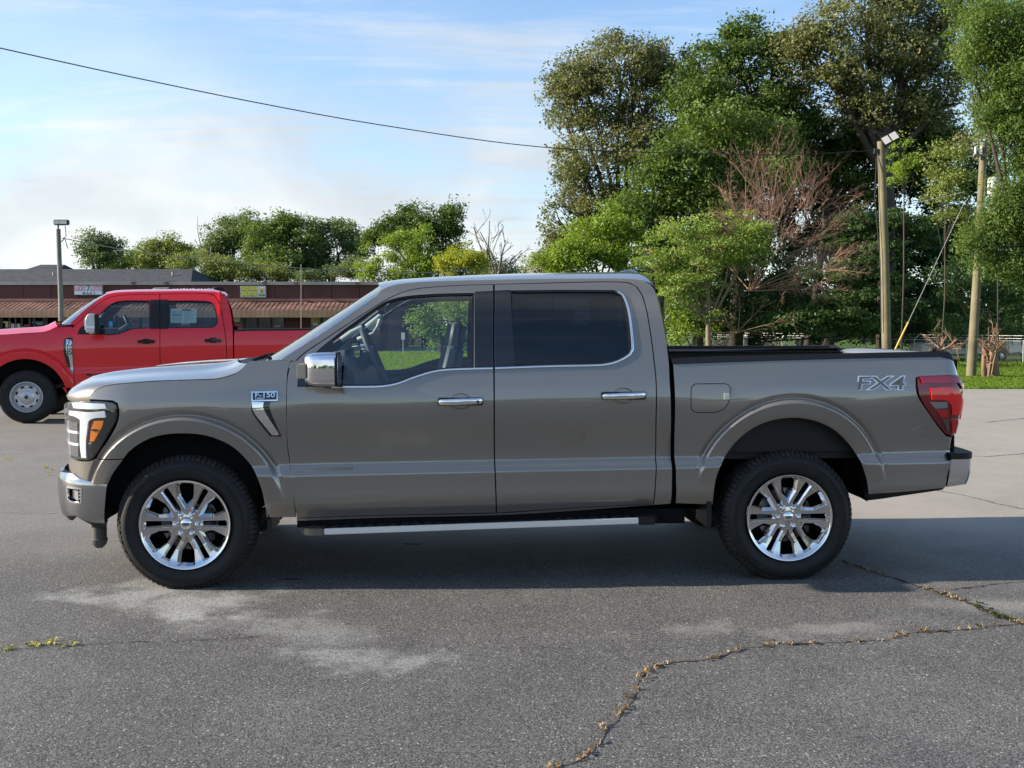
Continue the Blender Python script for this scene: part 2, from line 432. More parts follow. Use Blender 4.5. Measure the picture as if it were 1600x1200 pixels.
def tri_fill(outer, holes, gx, gz, fine=None):
    loops = [outer] + list(holes); pts = []; edges = []
    for lp in loops:
        k = len(pts); pts += [tuple(p) for p in lp]; edges += [(k + i, k + (i + 1) % len(lp)) for i in range(len(lp))]
    B = np.array(pts); nb = len(B)
    o = np.array(outer); mn, mx = o.min(0), o.max(0)
    G = np.array([(x + (gx / 2 if r % 2 else 0), z) for r, z in enumerate(np.arange(mn[1] + gz / 2, mx[1], gz)) for x in np.arange(mn[0], mx[0], gx)]).reshape(-1, 2)
    if len(G):
        k = inside(G, outer)
        for h in holes: k &= ~inside(G, h)
        G = G[k]
    if fine is not None:
        H = fine(None)
        H = H[fine(H)]
        if len(H):
            k = inside(H, outer)
            for h in holes: k &= ~inside(H, h)
            H = H[k]
        if len(H):
            if len(G): G = G[~fine(G)]
            G = np.concatenate([G, H])
    if len(G):
        keep = np.ones(len(G), bool)
        for i in range(0, len(G), 2000):
            d = np.sqrt(((G[i:i + 2000, None, :] - B[None]) ** 2).sum(-1)).min(1); keep[i:i + 2000] = d > (min(gx, gz) * .45 if fine is None else .006)
        G = G[keep]
    allp = [Vector(p) for p in pts] + [Vector(p) for p in G]
    r = geometry.delaunay_2d_cdt(allp, edges, [], 0, 1e-6, True)
    v2 = np.array([tuple(v) for v in r[0]]); fc = np.array([tuple(f) for f in r[2]])
    cen = v2[fc].mean(1); k = inside(cen, outer)
    for h in holes: k &= ~inside(cen, h)
    fc = fc[k]
    a = v2[fc[:, 1]] - v2[fc[:, 0]]; b = v2[fc[:, 2]] - v2[fc[:, 0]]
    flip = (a[:, 0] * b[:, 1] - a[:, 1] * b[:, 0]) < 0
    fc[flip] = fc[flip][:, ::-1]
    # map loops to output ids
    ids = {}
    for oi, src in enumerate(r[3]):
        for q in src: ids.setdefault(q, oi)
    lps = []; k = 0
    for lp in loops:
        lps.append([ids.get(k + i, None) for i in range(len(lp))]); k += len(lp)
    return v2, fc, lps

def panel(side, name, outer, m, parent, holes=(), extra=0.0, lip=.014, gx=.03, gz=.016, mirror=True, fine=False, crown=0.0):
    """a pressed sheet following the flank, with folded-in edges; also built on the far flank"""
    v2, fc, lps = tri_fill(outer, holes, gx, gz, side.fine if fine else None)
    ex = extra
    if crown:                               # extra swelling of a lamp or a cap towards its middle
        d = np.sqrt(((v2[:, None, :] - np.array(outer)[None]) ** 2).sum(-1)).min(1)
        ex = extra - crown * (1 - np.exp(-d / .02))
    P = side.P(v2[:, 0], v2[:, 1], ex); N = side.N(v2[:, 0], v2[:, 1])
    objs = []
    V = [tuple(p) for p in P]; Fc = [tuple(int(i) for i in f) for f in fc]; nrm = [[tuple(N[i]) for i in f] for f in Fc]
    if lip:
        for lp in lps:
            lp = [i for i in lp if i is not None]; k = len(V)
            # rolled edge: chamfer then fold
            for i in lp: V.append(tuple(P[i]))
            for i in lp: V.append(tuple(P[i] - N[i] * lip))
            n = len(lp)
            for a in range(n):
                b = (a + 1) % n; f = (k + a, k + n + a, k + n + b, k + b)
                Fc.append(f)
                va, vb, vc = (np.array(V[f[0]]), np.array(V[f[1]]), np.array(V[f[3]]))
                g = np.cross(vb - va, vc - va); g /= np.linalg.norm(g) + 1e-12; nrm.append([tuple(g)] * 4)
    def make(V, Fc, nrm):
        me = bpy.data.meshes.new(name); me.from_pydata(V, [], Fc); me.materials.append(m)
        me.polygons.foreach_set('use_smooth', [True] * len(me.polygons))
        me.normals_split_custom_set([t for f in nrm for t in f]); me.update()
        return link(name, me, parent)
    o = make(V, Fc, nrm)
    if mirror:
        V2 = [(v[0], side.W - v[1], v[2]) for v in V]
        F2 = [tuple(reversed(f)) for f in Fc]; n2 = [[(q[0], -q[1], q[2]) for q in reversed(f)] for f in nrm]
        o2 = make(V2, F2, n2); return o, o2
    return o, None

def strip(side, pts, wid, name, m, parent, extra=-.004, thick=.006, step=.03, mirror=False):
    """a moulding of constant width following the flank along photo pixels"""
    c = catmull([side.solve(*p) for p in pts], step) + [np.array(side.solve(*pts[-1]))]
    P = []
    c = np.array(c); t = np.gradient(c, axis=0); t /= np.linalg.norm(t, axis=1, keepdims=True); nn = np.stack([-t[:, 1], t[:, 0]], 1)
    rows = []
    for a, e in ((-.5, 0.006), (-.5, extra + .002), (-.3, extra), (.3, extra), (.5, extra + .002), (.5, .006)):
        q = c + nn * wid * a; rows.append(side.P(q[:, 0], q[:, 1], e))
    b = MB().grid(rows); out = [b.build(name, m, parent, smooth=True, angle=50)]
    if mirror:
        b = MB().grid([[(p[0], side.W - p[1], p[2]) for p in r] for r in rows]); out.append(b.build(name, m, parent, smooth=True, angle=50))
    return out
# ================================================================== ground
def gz(Y):                                # the ground falls away gently beyond the lot
    t = np.clip((np.asarray(Y, float) - 18) / 34, 0, 1); return -.55 * t * t * (3 - 2 * t)
def on_terrain(px, py, lift=0.):
    p = on_ground(px, py)
    for _ in range(12): p = on_ground(px, py, float(gz(p[1])) + lift)
    return p
def nt_new(name):
    m = bpy.data.materials.new(name); m.use_nodes = True; MATS[name] = m
    nt = m.node_tree; return m, nt, nt.nodes['Principled BSDF']
class NG:
    """short-hand for wiring material nodes"""
    def __init__(s, nt):
        s.nt = nt; s.tc = nt.nodes.new('ShaderNodeTexCoord').outputs['Object']
    def lk(s, v, i):
        if v is None: return
        if isinstance(v, (int, float)): i.default_value = v
        elif isinstance(v, tuple): i.default_value = v if len(v) == len(i.default_value) else (*v, 1)
        else: s.nt.links.new(v, i)
    def noise(s, sc_, det=4, rough=.5, dist=0., vec=None, out=0):
        n = s.nt.nodes.new('ShaderNodeTexNoise'); n.inputs['Scale'].default_value = sc_; n.inputs['Detail'].default_value = det
        n.inputs['Roughness'].default_value = rough; n.inputs['Distortion'].default_value = dist; s.lk(vec if vec is not None else s.tc, n.inputs[0]); return n.outputs[out]
    def vor(s, sc_, out='Distance', feat='F1', vec=None, rnd=1.):
        n = s.nt.nodes.new('ShaderNodeTexVoronoi'); n.feature = feat; n.inputs['Scale'].default_value = sc_; n.inputs['Randomness'].default_value = rnd
        s.lk(vec if vec is not None else s.tc, n.inputs[0]); return n.outputs[out]
    def m(s, op, a, b=None, c=None, clamp=False):
        n = s.nt.nodes.new('ShaderNodeMath'); n.operation = op; n.use_clamp = clamp
        for i, v in enumerate((a, b, c)): s.lk(v, n.inputs[i])
        return n.outputs[0]
    def mr(s, v, a, b, c=0., d=1., smooth=True):
        n = s.nt.nodes.new('ShaderNodeMapRange'); n.interpolation_type = 'SMOOTHSTEP' if smooth else 'LINEAR'
        s.lk(v, n.inputs[0])
        for i, q in enumerate((a, b, c, d)): n.inputs[i + 1].default_value = q
        return n.outputs[0]
    def mix(s, f, a, b, mode='MIX'):
        n = s.nt.nodes.new('ShaderNodeMix'); n.data_type = 'RGBA'; n.blend_type = mode; s.lk(f, n.inputs[0]); s.lk(a, n.inputs[6]); s.lk(b, n.inputs[7]); return n.outputs[2]
    def scale(s, v, loc=(0, 0, 0), sc_=(1, 1, 1), rot=0.):
        n = s.nt.nodes.new('ShaderNodeMapping'); n.inputs['Location'].default_value = loc; n.inputs['Scale'].default_value = sc_; n.inputs['Rotation'].default_value = (0, 0, rot); s.lk(v, n.inputs[0]); return n.outputs[0]
    def bump(s, h, st, d, nrm=None):
        n = s.nt.nodes.new('ShaderNodeBump'); n.inputs['Strength'].default_value = st; n.inputs['Distance'].default_value = d; s.lk(h, n.inputs['Height'])
        if nrm is not None: s.lk(nrm, n.inputs['Normal'])
        return n.outputs[0]
    def blob(s, c, rx, ry, rot=0., wob=.35, wsc=1.2, soft=.5):
        """a stain with a ragged outline"""
        v = s.scale(s.tc, (0, 0, 0)); n = s.nt.nodes.new('ShaderNodeVectorMath'); n.operation = 'SUBTRACT'; s.lk(v, n.inputs[0]); n.inputs[1].default_value = (c[0], c[1], 0)
        r = s.nt.nodes.new('ShaderNodeVectorRotate'); r.rotation_type = 'Z_AXIS'; r.inputs['Angle'].default_value = -rot; s.lk(n.outputs[0], r.inputs[0])
        k = s.nt.nodes.new('ShaderNodeVectorMath'); k.operation = 'MULTIPLY'; s.lk(r.outputs[0], k.inputs[0]); k.inputs[1].default_value = (1 / rx, 1 / ry, 0)
        l = s.nt.nodes.new('ShaderNodeVectorMath'); l.operation = 'LENGTH'; s.lk(k.outputs[0], l.inputs[0])
        w = s.m('MULTIPLY', s.m('SUBTRACT', s.noise(wsc, 6, .6), .5), wob * 4)
        return s.mr(s.m('ADD', l.outputs[1], w), 1., 1. - soft)

M_asph, nt, bs = nt_new('asphalt'); g = NG(nt)
big = g.noise(.22, 5, .55); mid = g.noise(1.7, 6, .6, .4); fin = g.noise(40, 5, .7)
pores = g.vor(125, 'Distance'); stone = g.vor(140, 'Color')
pat = g.noise(.75, 7, .62, .8)
stv = nt.nodes.new('ShaderNodeSeparateColor'); nt.links.new(stone, stv.inputs[0])
base = g.mix(g.mr(big, .35, .65), (.098, .096, .092), (.140, .135, .127))
base = g.mix(g.mr(mid, .36, .62, 0, .75), base, (.074, .071, .070))
base = g.mix(g.mr(pat, .54, .64, 0, .55), base, (.165, .160, .150))
base = g.mix(g.mr(pat, .46, .36, 0, .45), base, (.055, .054, .055))
# aggregate: each stone its own grey, a few almost white, dark gaps between
base = g.mix(.46, base, g.mix(stv.outputs[0], (.030, .030, .032), (.27, .265, .25)), 'MIX')
lite = g.m('GREATER_THAN', stv.outputs[1], .975)
base = g.mix(g.m('MULTIPLY', lite, .55), base, (.55, .54, .50))
base = g.mix(g.mr(pores, .42, .75, 0, .65), base, (.018, .018, .020))
# weathering further off: paler and browner
sp = nt.nodes.new('ShaderNodeSeparateXYZ'); nt.links.new(g.tc, sp.inputs[0])
far = g.mr(g.m('ADD', sp.outputs[1], g.m('MULTIPLY', g.noise(.5, 5, .6), 3.)), 7.6, 10.2, 0, 1)
pale = g.mix(g.noise(.9, 7, .7, 1.), (.24, .215, .185), (.44, .40, .345))
farx = g.m('MULTIPLY', far, g.mr(sp.outputs[0], -4.0, 2.0, .35, .85))
base = g.mix(farx, base, pale)
ctr = on_ground(268, 935); st1 = g.blob(ctr, .78, .44, R(-18), .75, 2.6, .8)
c2 = on_ground(575, 1030); st2 = g.blob(c2, .50, .20, R(-5), .75, 3.2, .8)
c3 = on_ground(440, 985); st3 = g.blob(c3, .8, .24, R(-12), .9, 2.6, .9)
stn = g.m('MULTIPLY', g.m('ADD', g.m('MULTIPLY', st1, .9), g.m('ADD', g.m('MULTIPLY', st2, .7), g.m('MULTIPLY', st3, .45)), clamp=True), g.mr(fin, .3, .6, .35, 1.))
base = g.mix(g.m('MULTIPLY', stn, .60), base, (.46, .47, .46))
c4 = on_ground(1250, 985); st4 = g.blob(c4, .9, .20, R(4), .9, 2.4, .9)
c5 = on_ground(1560, 945); st5 = g.blob(c5, .7, .20, R(0), .5, 1.8, .9)
base = g.mix(g.m('MULTIPLY', g.m('ADD', st4, st5, clamp=True), .28), base, (.42, .40, .37))
oil = g.blob(on_ground(455, 905), .10, .03, 0, .6, 8, .4); oil2 = g.blob(on_ground(640, 850), .09, .03, 0, .6, 8, .4)
base = g.mix(g.m('MULTIPLY', g.m('ADD', oil, oil2, clamp=True), .8), base, (.012, .012, .013))
leaf = g.m('GREATER_THAN', g.noise(7, 2), .80)
base = g.mix(g.m('MULTIPLY', leaf, .5), base, (.16, .09, .05))
nt.links.new(base, bs.inputs['Base Color']); bs.inputs['Roughness'].default_value = .82; bs.inputs['Specular IOR Level'].default_value = .35
h = g.m('ADD', g.m('MULTIPLY', pores, -.6), g.m('MULTIPLY', fin, .5))
nt.links.new(g.bump(h, .6, .005, g.bump(mid, .4, .02)), bs.inputs['Normal'])

M_grass, nt, bs = nt_new('grass_ground'); g = NG(nt)
gb = g.mix(g.mr(g.noise(.35, 6, .6), .35, .65), (.050, .105, .016), (.095, .155, .030))
gb = g.mix(g.mr(g.noise(14, 4, .7), .40, .70, 0, .6), gb, (.030, .055, .012))
nt.links.new(gb, bs.inputs['Base Color']); bs.inputs['Roughness'].default_value = .95; bs.inputs['Specular IOR Level'].default_value = .1
nt.links.new(g.bump(g.noise(30, 5, .8), 1, .06), bs.inputs['Normal'])
M_road = mat('worn_road', (.20, .20, .195), .9, var=(.8, .25))

def sheet(name, xs, ys, lift, m):
    b = MB(); b.grid([[(x, y, float(gz(y)) + lift) for x in xs] for y in ys]); b.F = [f[::-1] for f in b.F]
    o = mk(name, b.V, b.F, m, None, smooth=True); 
    me = o.data
    if me.polygons[0].normal.z < 0: me.flip_normals()
    return tag(o, kind='structure')
ysg = list(np.linspace(-300, 16, 4)) + list(np.linspace(18, 54, 37)) + [80, 120, 200, 400, 1200]
sheet('grass_field', [-900, -300, -80, -20, 0, 20, 80, 300, 900], ysg, -.03, M_grass)
LOT_Y = float(on_terrain(1540, 608)[1])
sheet('car_park', [-120, -60, -20, 0, 20, 60, 120], list(np.linspace(-60, 16, 4)) + list(np.linspace(18, LOT_Y, 8)), 0, M_asph)
sheet('strip_mall_apron', [-75, -40, -21], list(np.linspace(LOT_Y + .01, 81, 24)), -.012, M_road)
sheet('back_road', [-20.9, -10, 1.5], list(np.linspace(77, 95, 6)), -.012, M_road)

# ---- cracks: ragged dark splits with soil in them
def crack(px, w, name='crack', m=None, seed=1, jit=.012):
    r_ = np.random.default_rng(seed); pts = [on_terrain(*p)[:2] for p in px]
    c = catmull(pts, .018) + [np.array(pts[-1])]; c = np.array(c); n = len(c)
    wob = np.cumsum(r_.normal(0, 1, (n, 2)), 0); k = np.ones(9) / 9
    wob = np.stack([wob[:, i] - np.convolve(np.pad(wob[:, i], 20, mode='edge'), np.ones(41) / 41, 'valid') for i in (0, 1)], 1); c = c + wob * jit * .35
    t = np.gradient(c, axis=0); t /= np.linalg.norm(t, axis=1, keepdims=True) + 1e-9; nn = np.stack([-t[:, 1], t[:, 0]], 1)
    ww = w * np.clip(.35 + np.abs(np.convolve(r_.normal(0, 1.1, n + 4), np.ones(5) / 5, 'valid')[:n]) * 1.6, .25, 2.4); ww[0] = ww[-1] = .001
    a = c + nn * (ww * (.3 + .4 * r_.random(n)))[:, None]; b_ = c - nn * (ww * (.3 + .4 * r_.random(n)))[:, None]
    z = gz(c[:, 1]) + .004
    V = [(p[0], p[1], q) for p, q in zip(a, z)] + [(p[0], p[1], q) for p, q in zip(b_, z)]
    F_ = [(n + i, n + i + 1, i + 1, i) for i in range(n - 1)]
    o = mk(name, V, F_, m or M_crack, None)
    if o.data.polygons[0].normal.z < 0: o.data.flip_normals()
    return tag(o, kind='structure'), c
M_crack = mat('crack_soil', (.022, .019, .016), .95, var=(30, .6))
M_crackb = mat('crack_brown_soil', (.075, .064, .050), .95, var=(22, .6))
main_px = [(866, 1200), (905, 1187), (932, 1168), (948, 1142), (966, 1117), (990, 1090), (997, 1062), (1014, 1046), (1060, 1034), (1115, 1029), (1150, 1017), (1200, 1009), (1270, 1006), (1340, 1002), (1388, 998), (1430, 989), (1500, 985), (1565, 978), (1610, 973)]
second_px = [(1318, 876), (1352, 890), (1400, 905), (1440, 919), (1480, 930), (1520, 946), (1560, 962), (1612, 980)]
cr_paths = []
for px_, w_, sd, m_ in ((main_px, .009, 1, M_crackb), (second_px, .022, 2, M_crack), ([(1480, 922), (1520, 918), (1560, 913), (1612, 908)], .010, 3, M_crack),
                    ([(1452, 765), (1500, 773), (1545, 784), (1612, 798)], .014, 4, M_crack), ([(1502, 712), (1550, 713), (1612, 708)], .022, 14, M_crack),
                    ([(-10, 1019), (50, 1013), (120, 1009), (200, 1004), (300, 1001), (420, 994)], .004, 5, M_crack), ([(0, 800), (60, 803), (110, 799)], .012, 6, mat('pale_crack_filler', (.24, .23, .21), .9)),
                    ([(-10, 703), (60, 702), (100, 700)], .014, 7, mat('pale_crack_filler')), ([(1540, 660), (1600, 654)], .02, 8, M_crack), ([(780, 1012), (960, 1015), (1100, 1010)], .002, 9, M_crack)):
    _, c = crack(px_, w_, m=m_, seed=sd); cr_paths.append(c)

# ---- dry weeds and small green plants growing in the cracks
def blades(name, roots, hgt, spread, cols, seed, kind='stuff', per=10, wd=.0035, flat=.5):
    r_ = np.random.default_rng(seed); n = len(roots) * per
    c = np.repeat(np.array(roots), per, 0) + np.c_[r_.normal(0, spread, (n, 2)), np.zeros(n)]
    an = r_.random(n) * 2 * math.pi; ln_ = hgt * (.4 + .9 * r_.random(n)); out = np.stack([np.cos(an), np.sin(an), np.zeros(n)], 1) * (ln_ * flat * r_.random(n))[:, None]
    tip = c + out; tip[:, 2] += ln_ * (1 - flat * .5); md = c + out * .35; md[:, 2] += ln_ * .55
    sd = np.stack([-np.sin(an), np.cos(an), np.zeros(n)], 1) * wd
    V = np.stack([c - sd, c + sd, md + sd * .8, tip, md - sd * .8], 1).reshape(-1, 3)
    me = bpy.data.meshes.new(name); me.vertices.add(n * 5); me.vertices.foreach_set('co', V.astype(np.float32).ravel())
    me.loops.add(n * 5); me.loops.foreach_set('vertex_index', np.arange(n * 5)); me.polygons.add(n)
    me.polygons.foreach_set('loop_start', np.arange(n) * 5); me.polygons.foreach_set('loop_total', np.full(n, 5))
    at_ = me.attributes.new('tint', 'FLOAT', 'POINT'); at_.data.foreach_set('value', np.repeat(r_.random(n), 5).astype(np.float32))
    me.update(); me.validate(); me.materials.append(leaf_mat(name + '_mat', *cols)); o = link(name, me); return tag(o, kind=kind) if kind else o
def leaf_mat(name, ca, cb, transl=.35, cc=None):
    if name in MATS: return MATS[name]
    m = bpy.data.materials.new(name); m.use_nodes = True; nt = m.node_tree; nt.nodes.clear(); MATS[name] = m
    o = nt.nodes.new('ShaderNodeOutputMaterial'); at_ = nt.nodes.new('ShaderNodeAttribute'); at_.attribute_name = 'tint'
    cr = nt.nodes.new('ShaderNodeValToRGB'); e = cr.color_ramp.elements; e[0].color = (*ca, 1); e[1].color = (*cb, 1); e[1].position = .85 if cc else 1.
    if cc: x = e.new(.92); x.color = (*cc, 1)
    nt.links.new(at_.outputs['Fac'], cr.inputs[0])
    d = nt.nodes.new('ShaderNodeBsdfPrincipled'); d.inputs['Roughness'].default_value = .55; d.inputs['Specular IOR Level'].default_value = .3
    t = nt.nodes.new('ShaderNodeBsdfTranslucent'); mx = nt.nodes.new('ShaderNodeMixShader'); mx.inputs[0].default_value = transl
    hs = nt.nodes.new('ShaderNodeHueSaturation'); hs.inputs['Hue'].default_value = .485; hs.inputs['Saturation'].default_value = 1.15; hs.inputs['Value'].default_value = 1.5
    nt.links.new(cr.outputs[0], hs.inputs['Color']); nt.links.new(hs.outputs[0], t.inputs[0]); nt.links.new(cr.outputs[0], d.inputs['Base Color'])
    nt.links.new(d.outputs[0], mx.inputs[1]); nt.links.new(t.outputs[0], mx.inputs[2]); nt.links.new(mx.outputs[0], o.inputs[0]); return m
dry = ((.34, .23, .12), (.58, .46, .28), .2)
def roots_along(path, idx, n, sig, seed):
    r_ = np.random.default_rng(seed); out = []
    for f0, f1, k in idx:
        for _ in range(k):
            p = path[int(np.clip((f0 + (f1 - f0) * r_.random()) * (len(path) - 1), 0, len(path) - 1))]; out.append((p[0] + r_.normal(0, sig), p[1] + r_.normal(0, sig), .003))
    return out
blades('dry_weeds', roots_along(cr_paths[0], [(0, .08, 7), (.1, .2, 9), (.22, .26, 5), (.27, .38, 16), (.40, .50, 7), (.53, .62, 11), (.66, .70, 3), (.72, .78, 8), (.80, .84, 6), (.88, .96, 7)], 0, .010, 3)
       + roots_along(cr_paths[1], [(.05, .2, 12), (.25, .35, 4), (.5, .7, 14), (.93, 1, 8)], 0, .014, 4), .024, .009, dry, 5, per=4, wd=.0018, flat=1.4)
lp = [tuple(on_ground(x + rng.normal(0, 2), y + rng.normal(0, 1.2))) for x, y in [(8, 1016), (48, 1010), (52, 1009), (56, 1010), (80, 1004), (84, 1007), (78, 1008), (100, 1011), (120, 1009), (20, 1017), (60, 1010)]]
lp += [tuple(on_ground(x, y)) for x, y in [(70, 732), (75, 738), (78, 742), (68, 728), (80, 735), (8, 718), (14, 719), (10, 717)]]
blades('green_weeds', lp, .032, .014, ((.20, .24, .05), (.46, .44, .16)), 6, per=6, wd=.003, flat=1.0)
lp2 = roots_along(cr_paths[1], [(.72, .95, 16)], 0, .02, 9)
blades('moss_weeds', lp2, .018, .012, ((.05, .07, .02), (.12, .13, .04)), 8, per=14, wd=.003, flat=1.2)
# ---- grass verge
def grass_patch(name, xr, yr, n, seed, h_=.11):
    r_ = np.random.default_rng(seed); y = yr[0] + (yr[1] - yr[0]) * r_.random(n) ** 1.3; x = xr[0] + (xr[1] - xr[0]) * r_.random(n)
    if len(xr) > 2: x = x * y / xr[2]
    R_ = np.stack([x, y, gz(y) - .03], 1)
    blades(name, R_, h_, .05, ((.07, .15, .02), (.20, .30, .05), .4), seed, per=6, wd=.006, flat=.6)
grass_patch('grass', (10.2, 14.6, 25.8), (LOT_Y + .1, 52), 9000, 11)
grass_patch('grass', (-6.2, -.8, 45), (42, 77), 9000, 12, .15)
grass_patch('tall_grass', (13.0, 17.0, 30), (50.5, 54), 500, 13, .30)
# ================================================================== pickup in front
def inset(poly, d):
    P = np.array(poly); t = np.roll(P, -1, 0) - np.roll(P, 1, 0); t /= np.linalg.norm(t, axis=1, keepdims=True) + 1e-9
    n = np.stack([-t[:, 1], t[:, 0]], 1)
    ar = .5 * np.sum(P[:, 0] * np.roll(P[:, 1], -1) - np.roll(P[:, 0], -1) * P[:, 1])
    return P + n * d * (1 if ar > 0 else -1)
def scaled(poly, k):
    P = np.array(poly); c = P.mean(0); return [tuple(q) for q in c + (P - c) * k]

def tyre_mesh(Rt, wd, Rr, hubz, blocks=80, rows=4):
    prof = [(Rr - .004, .030), (Rr + .004, .012), (Rr + .018, .004), (Rr + .05, -.010), (Rr + .085, -.014), (Rt - .045, -.004), (Rt - .022, .012), (Rt - .010, .034), (Rt - .008, .05),
            (Rt - .008, wd - .05), (Rt - .022, wd - .012), (Rt - .06, wd + .008), (Rr + .02, wd - .005), (Rr, wd - .03)]
    b = MB().lathe(prof, 72)
    t = MB(); da = 2 * math.pi / blocks
    def blk(a0, a1, y0, y1, r0, r1, sk):
        V = []
        for (a, rr) in ((a0, r0), (a1, r0), (a1, r1), (a0, r1)):
            for y, s_ in ((y0, 0), (y1, sk)):
                V.append((rr * math.cos(a + s_), y, rr * math.sin(a + s_)))
        t.add(V, [(0, 2, 3, 1), (2, 4, 5, 3), (4, 6, 7, 5), (6, 0, 1, 7), (0, 6, 4, 2), (1, 3, 5, 7)])
    ys = np.linspace(.040, wd - .040, rows + 1)
    for i in range(blocks):
        a = i * da
        for k in range(rows):
            sh = (k % 2) * .5 * da
            blk(a + sh, a + sh + da * .74, ys[k] + .004, ys[k + 1] - .006, Rt - .012, Rt, da * (.3 if k % 2 else -.3))
        # shoulder lugs running down on to the sidewall
        ln = .008 if i % 2 else .018
        for sgn in (0, 1):
            V = []; a0, a1 = a, a + da * .72
            for aa in (a0, a1):
                for rr, yy in ((Rt - .012, .045), (Rt - .001, .045), (Rt - .010, .022), (Rt - .02 - ln * .5, .0035), (Rt - .03 - ln * .5, .012)):
                    V.append((rr * math.cos(aa), (wd - yy) if sgn else yy, rr * math.sin(aa)))
            t.add(V, [(0, 5, 6, 1), (1, 6, 7, 2), (2, 7, 8, 3), (3, 8, 9, 4), (0, 1, 2, 3, 4), (9, 8, 7, 6, 5)])
    for q in (b, t): q.V = [(x, y, max(z, -hubz)) if z > -hubz - .03 else (x, y, -hubz) for x, y, z in q.V]
    return b, t

def alloy_rim(Rr, parent):
    """twelve paired chrome spokes: six house-shaped openings and six narrow slots between them"""
    def depth(r): return np.interp(r / Rr, [0, .16, .22, .36, .60, .86, .95, 1.0], [.030, .030, .034, .034, .027, .013, .004, .0])
    n = 120; outer = [(Rr * .955 * math.cos(2 * math.pi * i / n), Rr * .955 * math.sin(2 * math.pi * i / n)) for i in range(n)]
    holes = []
    def loopify(pts, step=.006):
        o = []; m = len(pts)
        for i in range(m):
            p = np.array(pts[i]); q = np.array(pts[(i + 1) % m]); k = max(1, int(np.linalg.norm(q - p) / step)); o += [p + (q - p) * j / k for j in range(k)]
        return o
    for k in range(6):
        a = R(90 + 60 * k); c, s_ = math.cos(a), math.sin(a)
        def rot(rr, tt): return (Rr * (rr * c - tt * s_), Rr * (rr * s_ + tt * c))
        holes.append(loopify([rot(.29, 0), rot(.60, .175), rot(.88, .205), rot(.925, .175), rot(.935, 0), rot(.925, -.175), rot(.88, -.205), rot(.60, -.175)]))
        a = R(60 * k); c, s_ = math.cos(a), math.sin(a)
        holes.append(loopify([rot(.31, .05), rot(.36, .075), rot(.90, .092), rot(.915, .0), rot(.90, -.092), rot(.36, -.075), rot(.31, -.05)]))
    v2, fc, lps = tri_fill(outer, holes, .012, .012)
    r = np.hypot(v2[:, 0], v2[:, 1]); V = [(float(p[0]), float(d), float(p[1])) for p, d in zip(v2, depth(r))]
    Fc = [tuple(int(i) for i in f) for f in fc]
    b = MB(); b.V = V; b.F = Fc
    for hi, h in enumerate(holes):
        H = np.array(h); cw = .018 if hi % 2 == 0 else .0115
        H1 = inset(H, cw); r0 = np.hypot(H[:, 0], H[:, 1]); r1 = np.hypot(H1[:, 0], H1[:, 1])
        rings = [[(p[0], d, p[1]) for p, d in zip(H, depth(r0))],
                 [(p[0], d + (.021 if hi % 2 == 0 else .013), p[1]) for p, d in zip(H1, depth(r1))],
                 [(p[0], d + .055, p[1]) for p, d in zip(H1, depth(r1))]]
        for q in rings: q.append(q[0])
        k = len(b.V); b.grid([list(x) for x in zip(*rings)])
    me_o = mk('spokes', b.V, b.F, M_chrome_spoke, parent, smooth=True, angle=24)
    bl = MB().lathe([(Rr * .955, .001), (Rr * .975, -.004), (Rr * .995, -.005), (Rr * 1.0, .002), (Rr * .985, .012), (Rr * .93, .03), (Rr * .90, .08), (Rr * .88, .2), (Rr * .93, .22)], 96)
    bl.build('barrel', M_chrome, parent, smooth=True, angle=40)
    return me_o

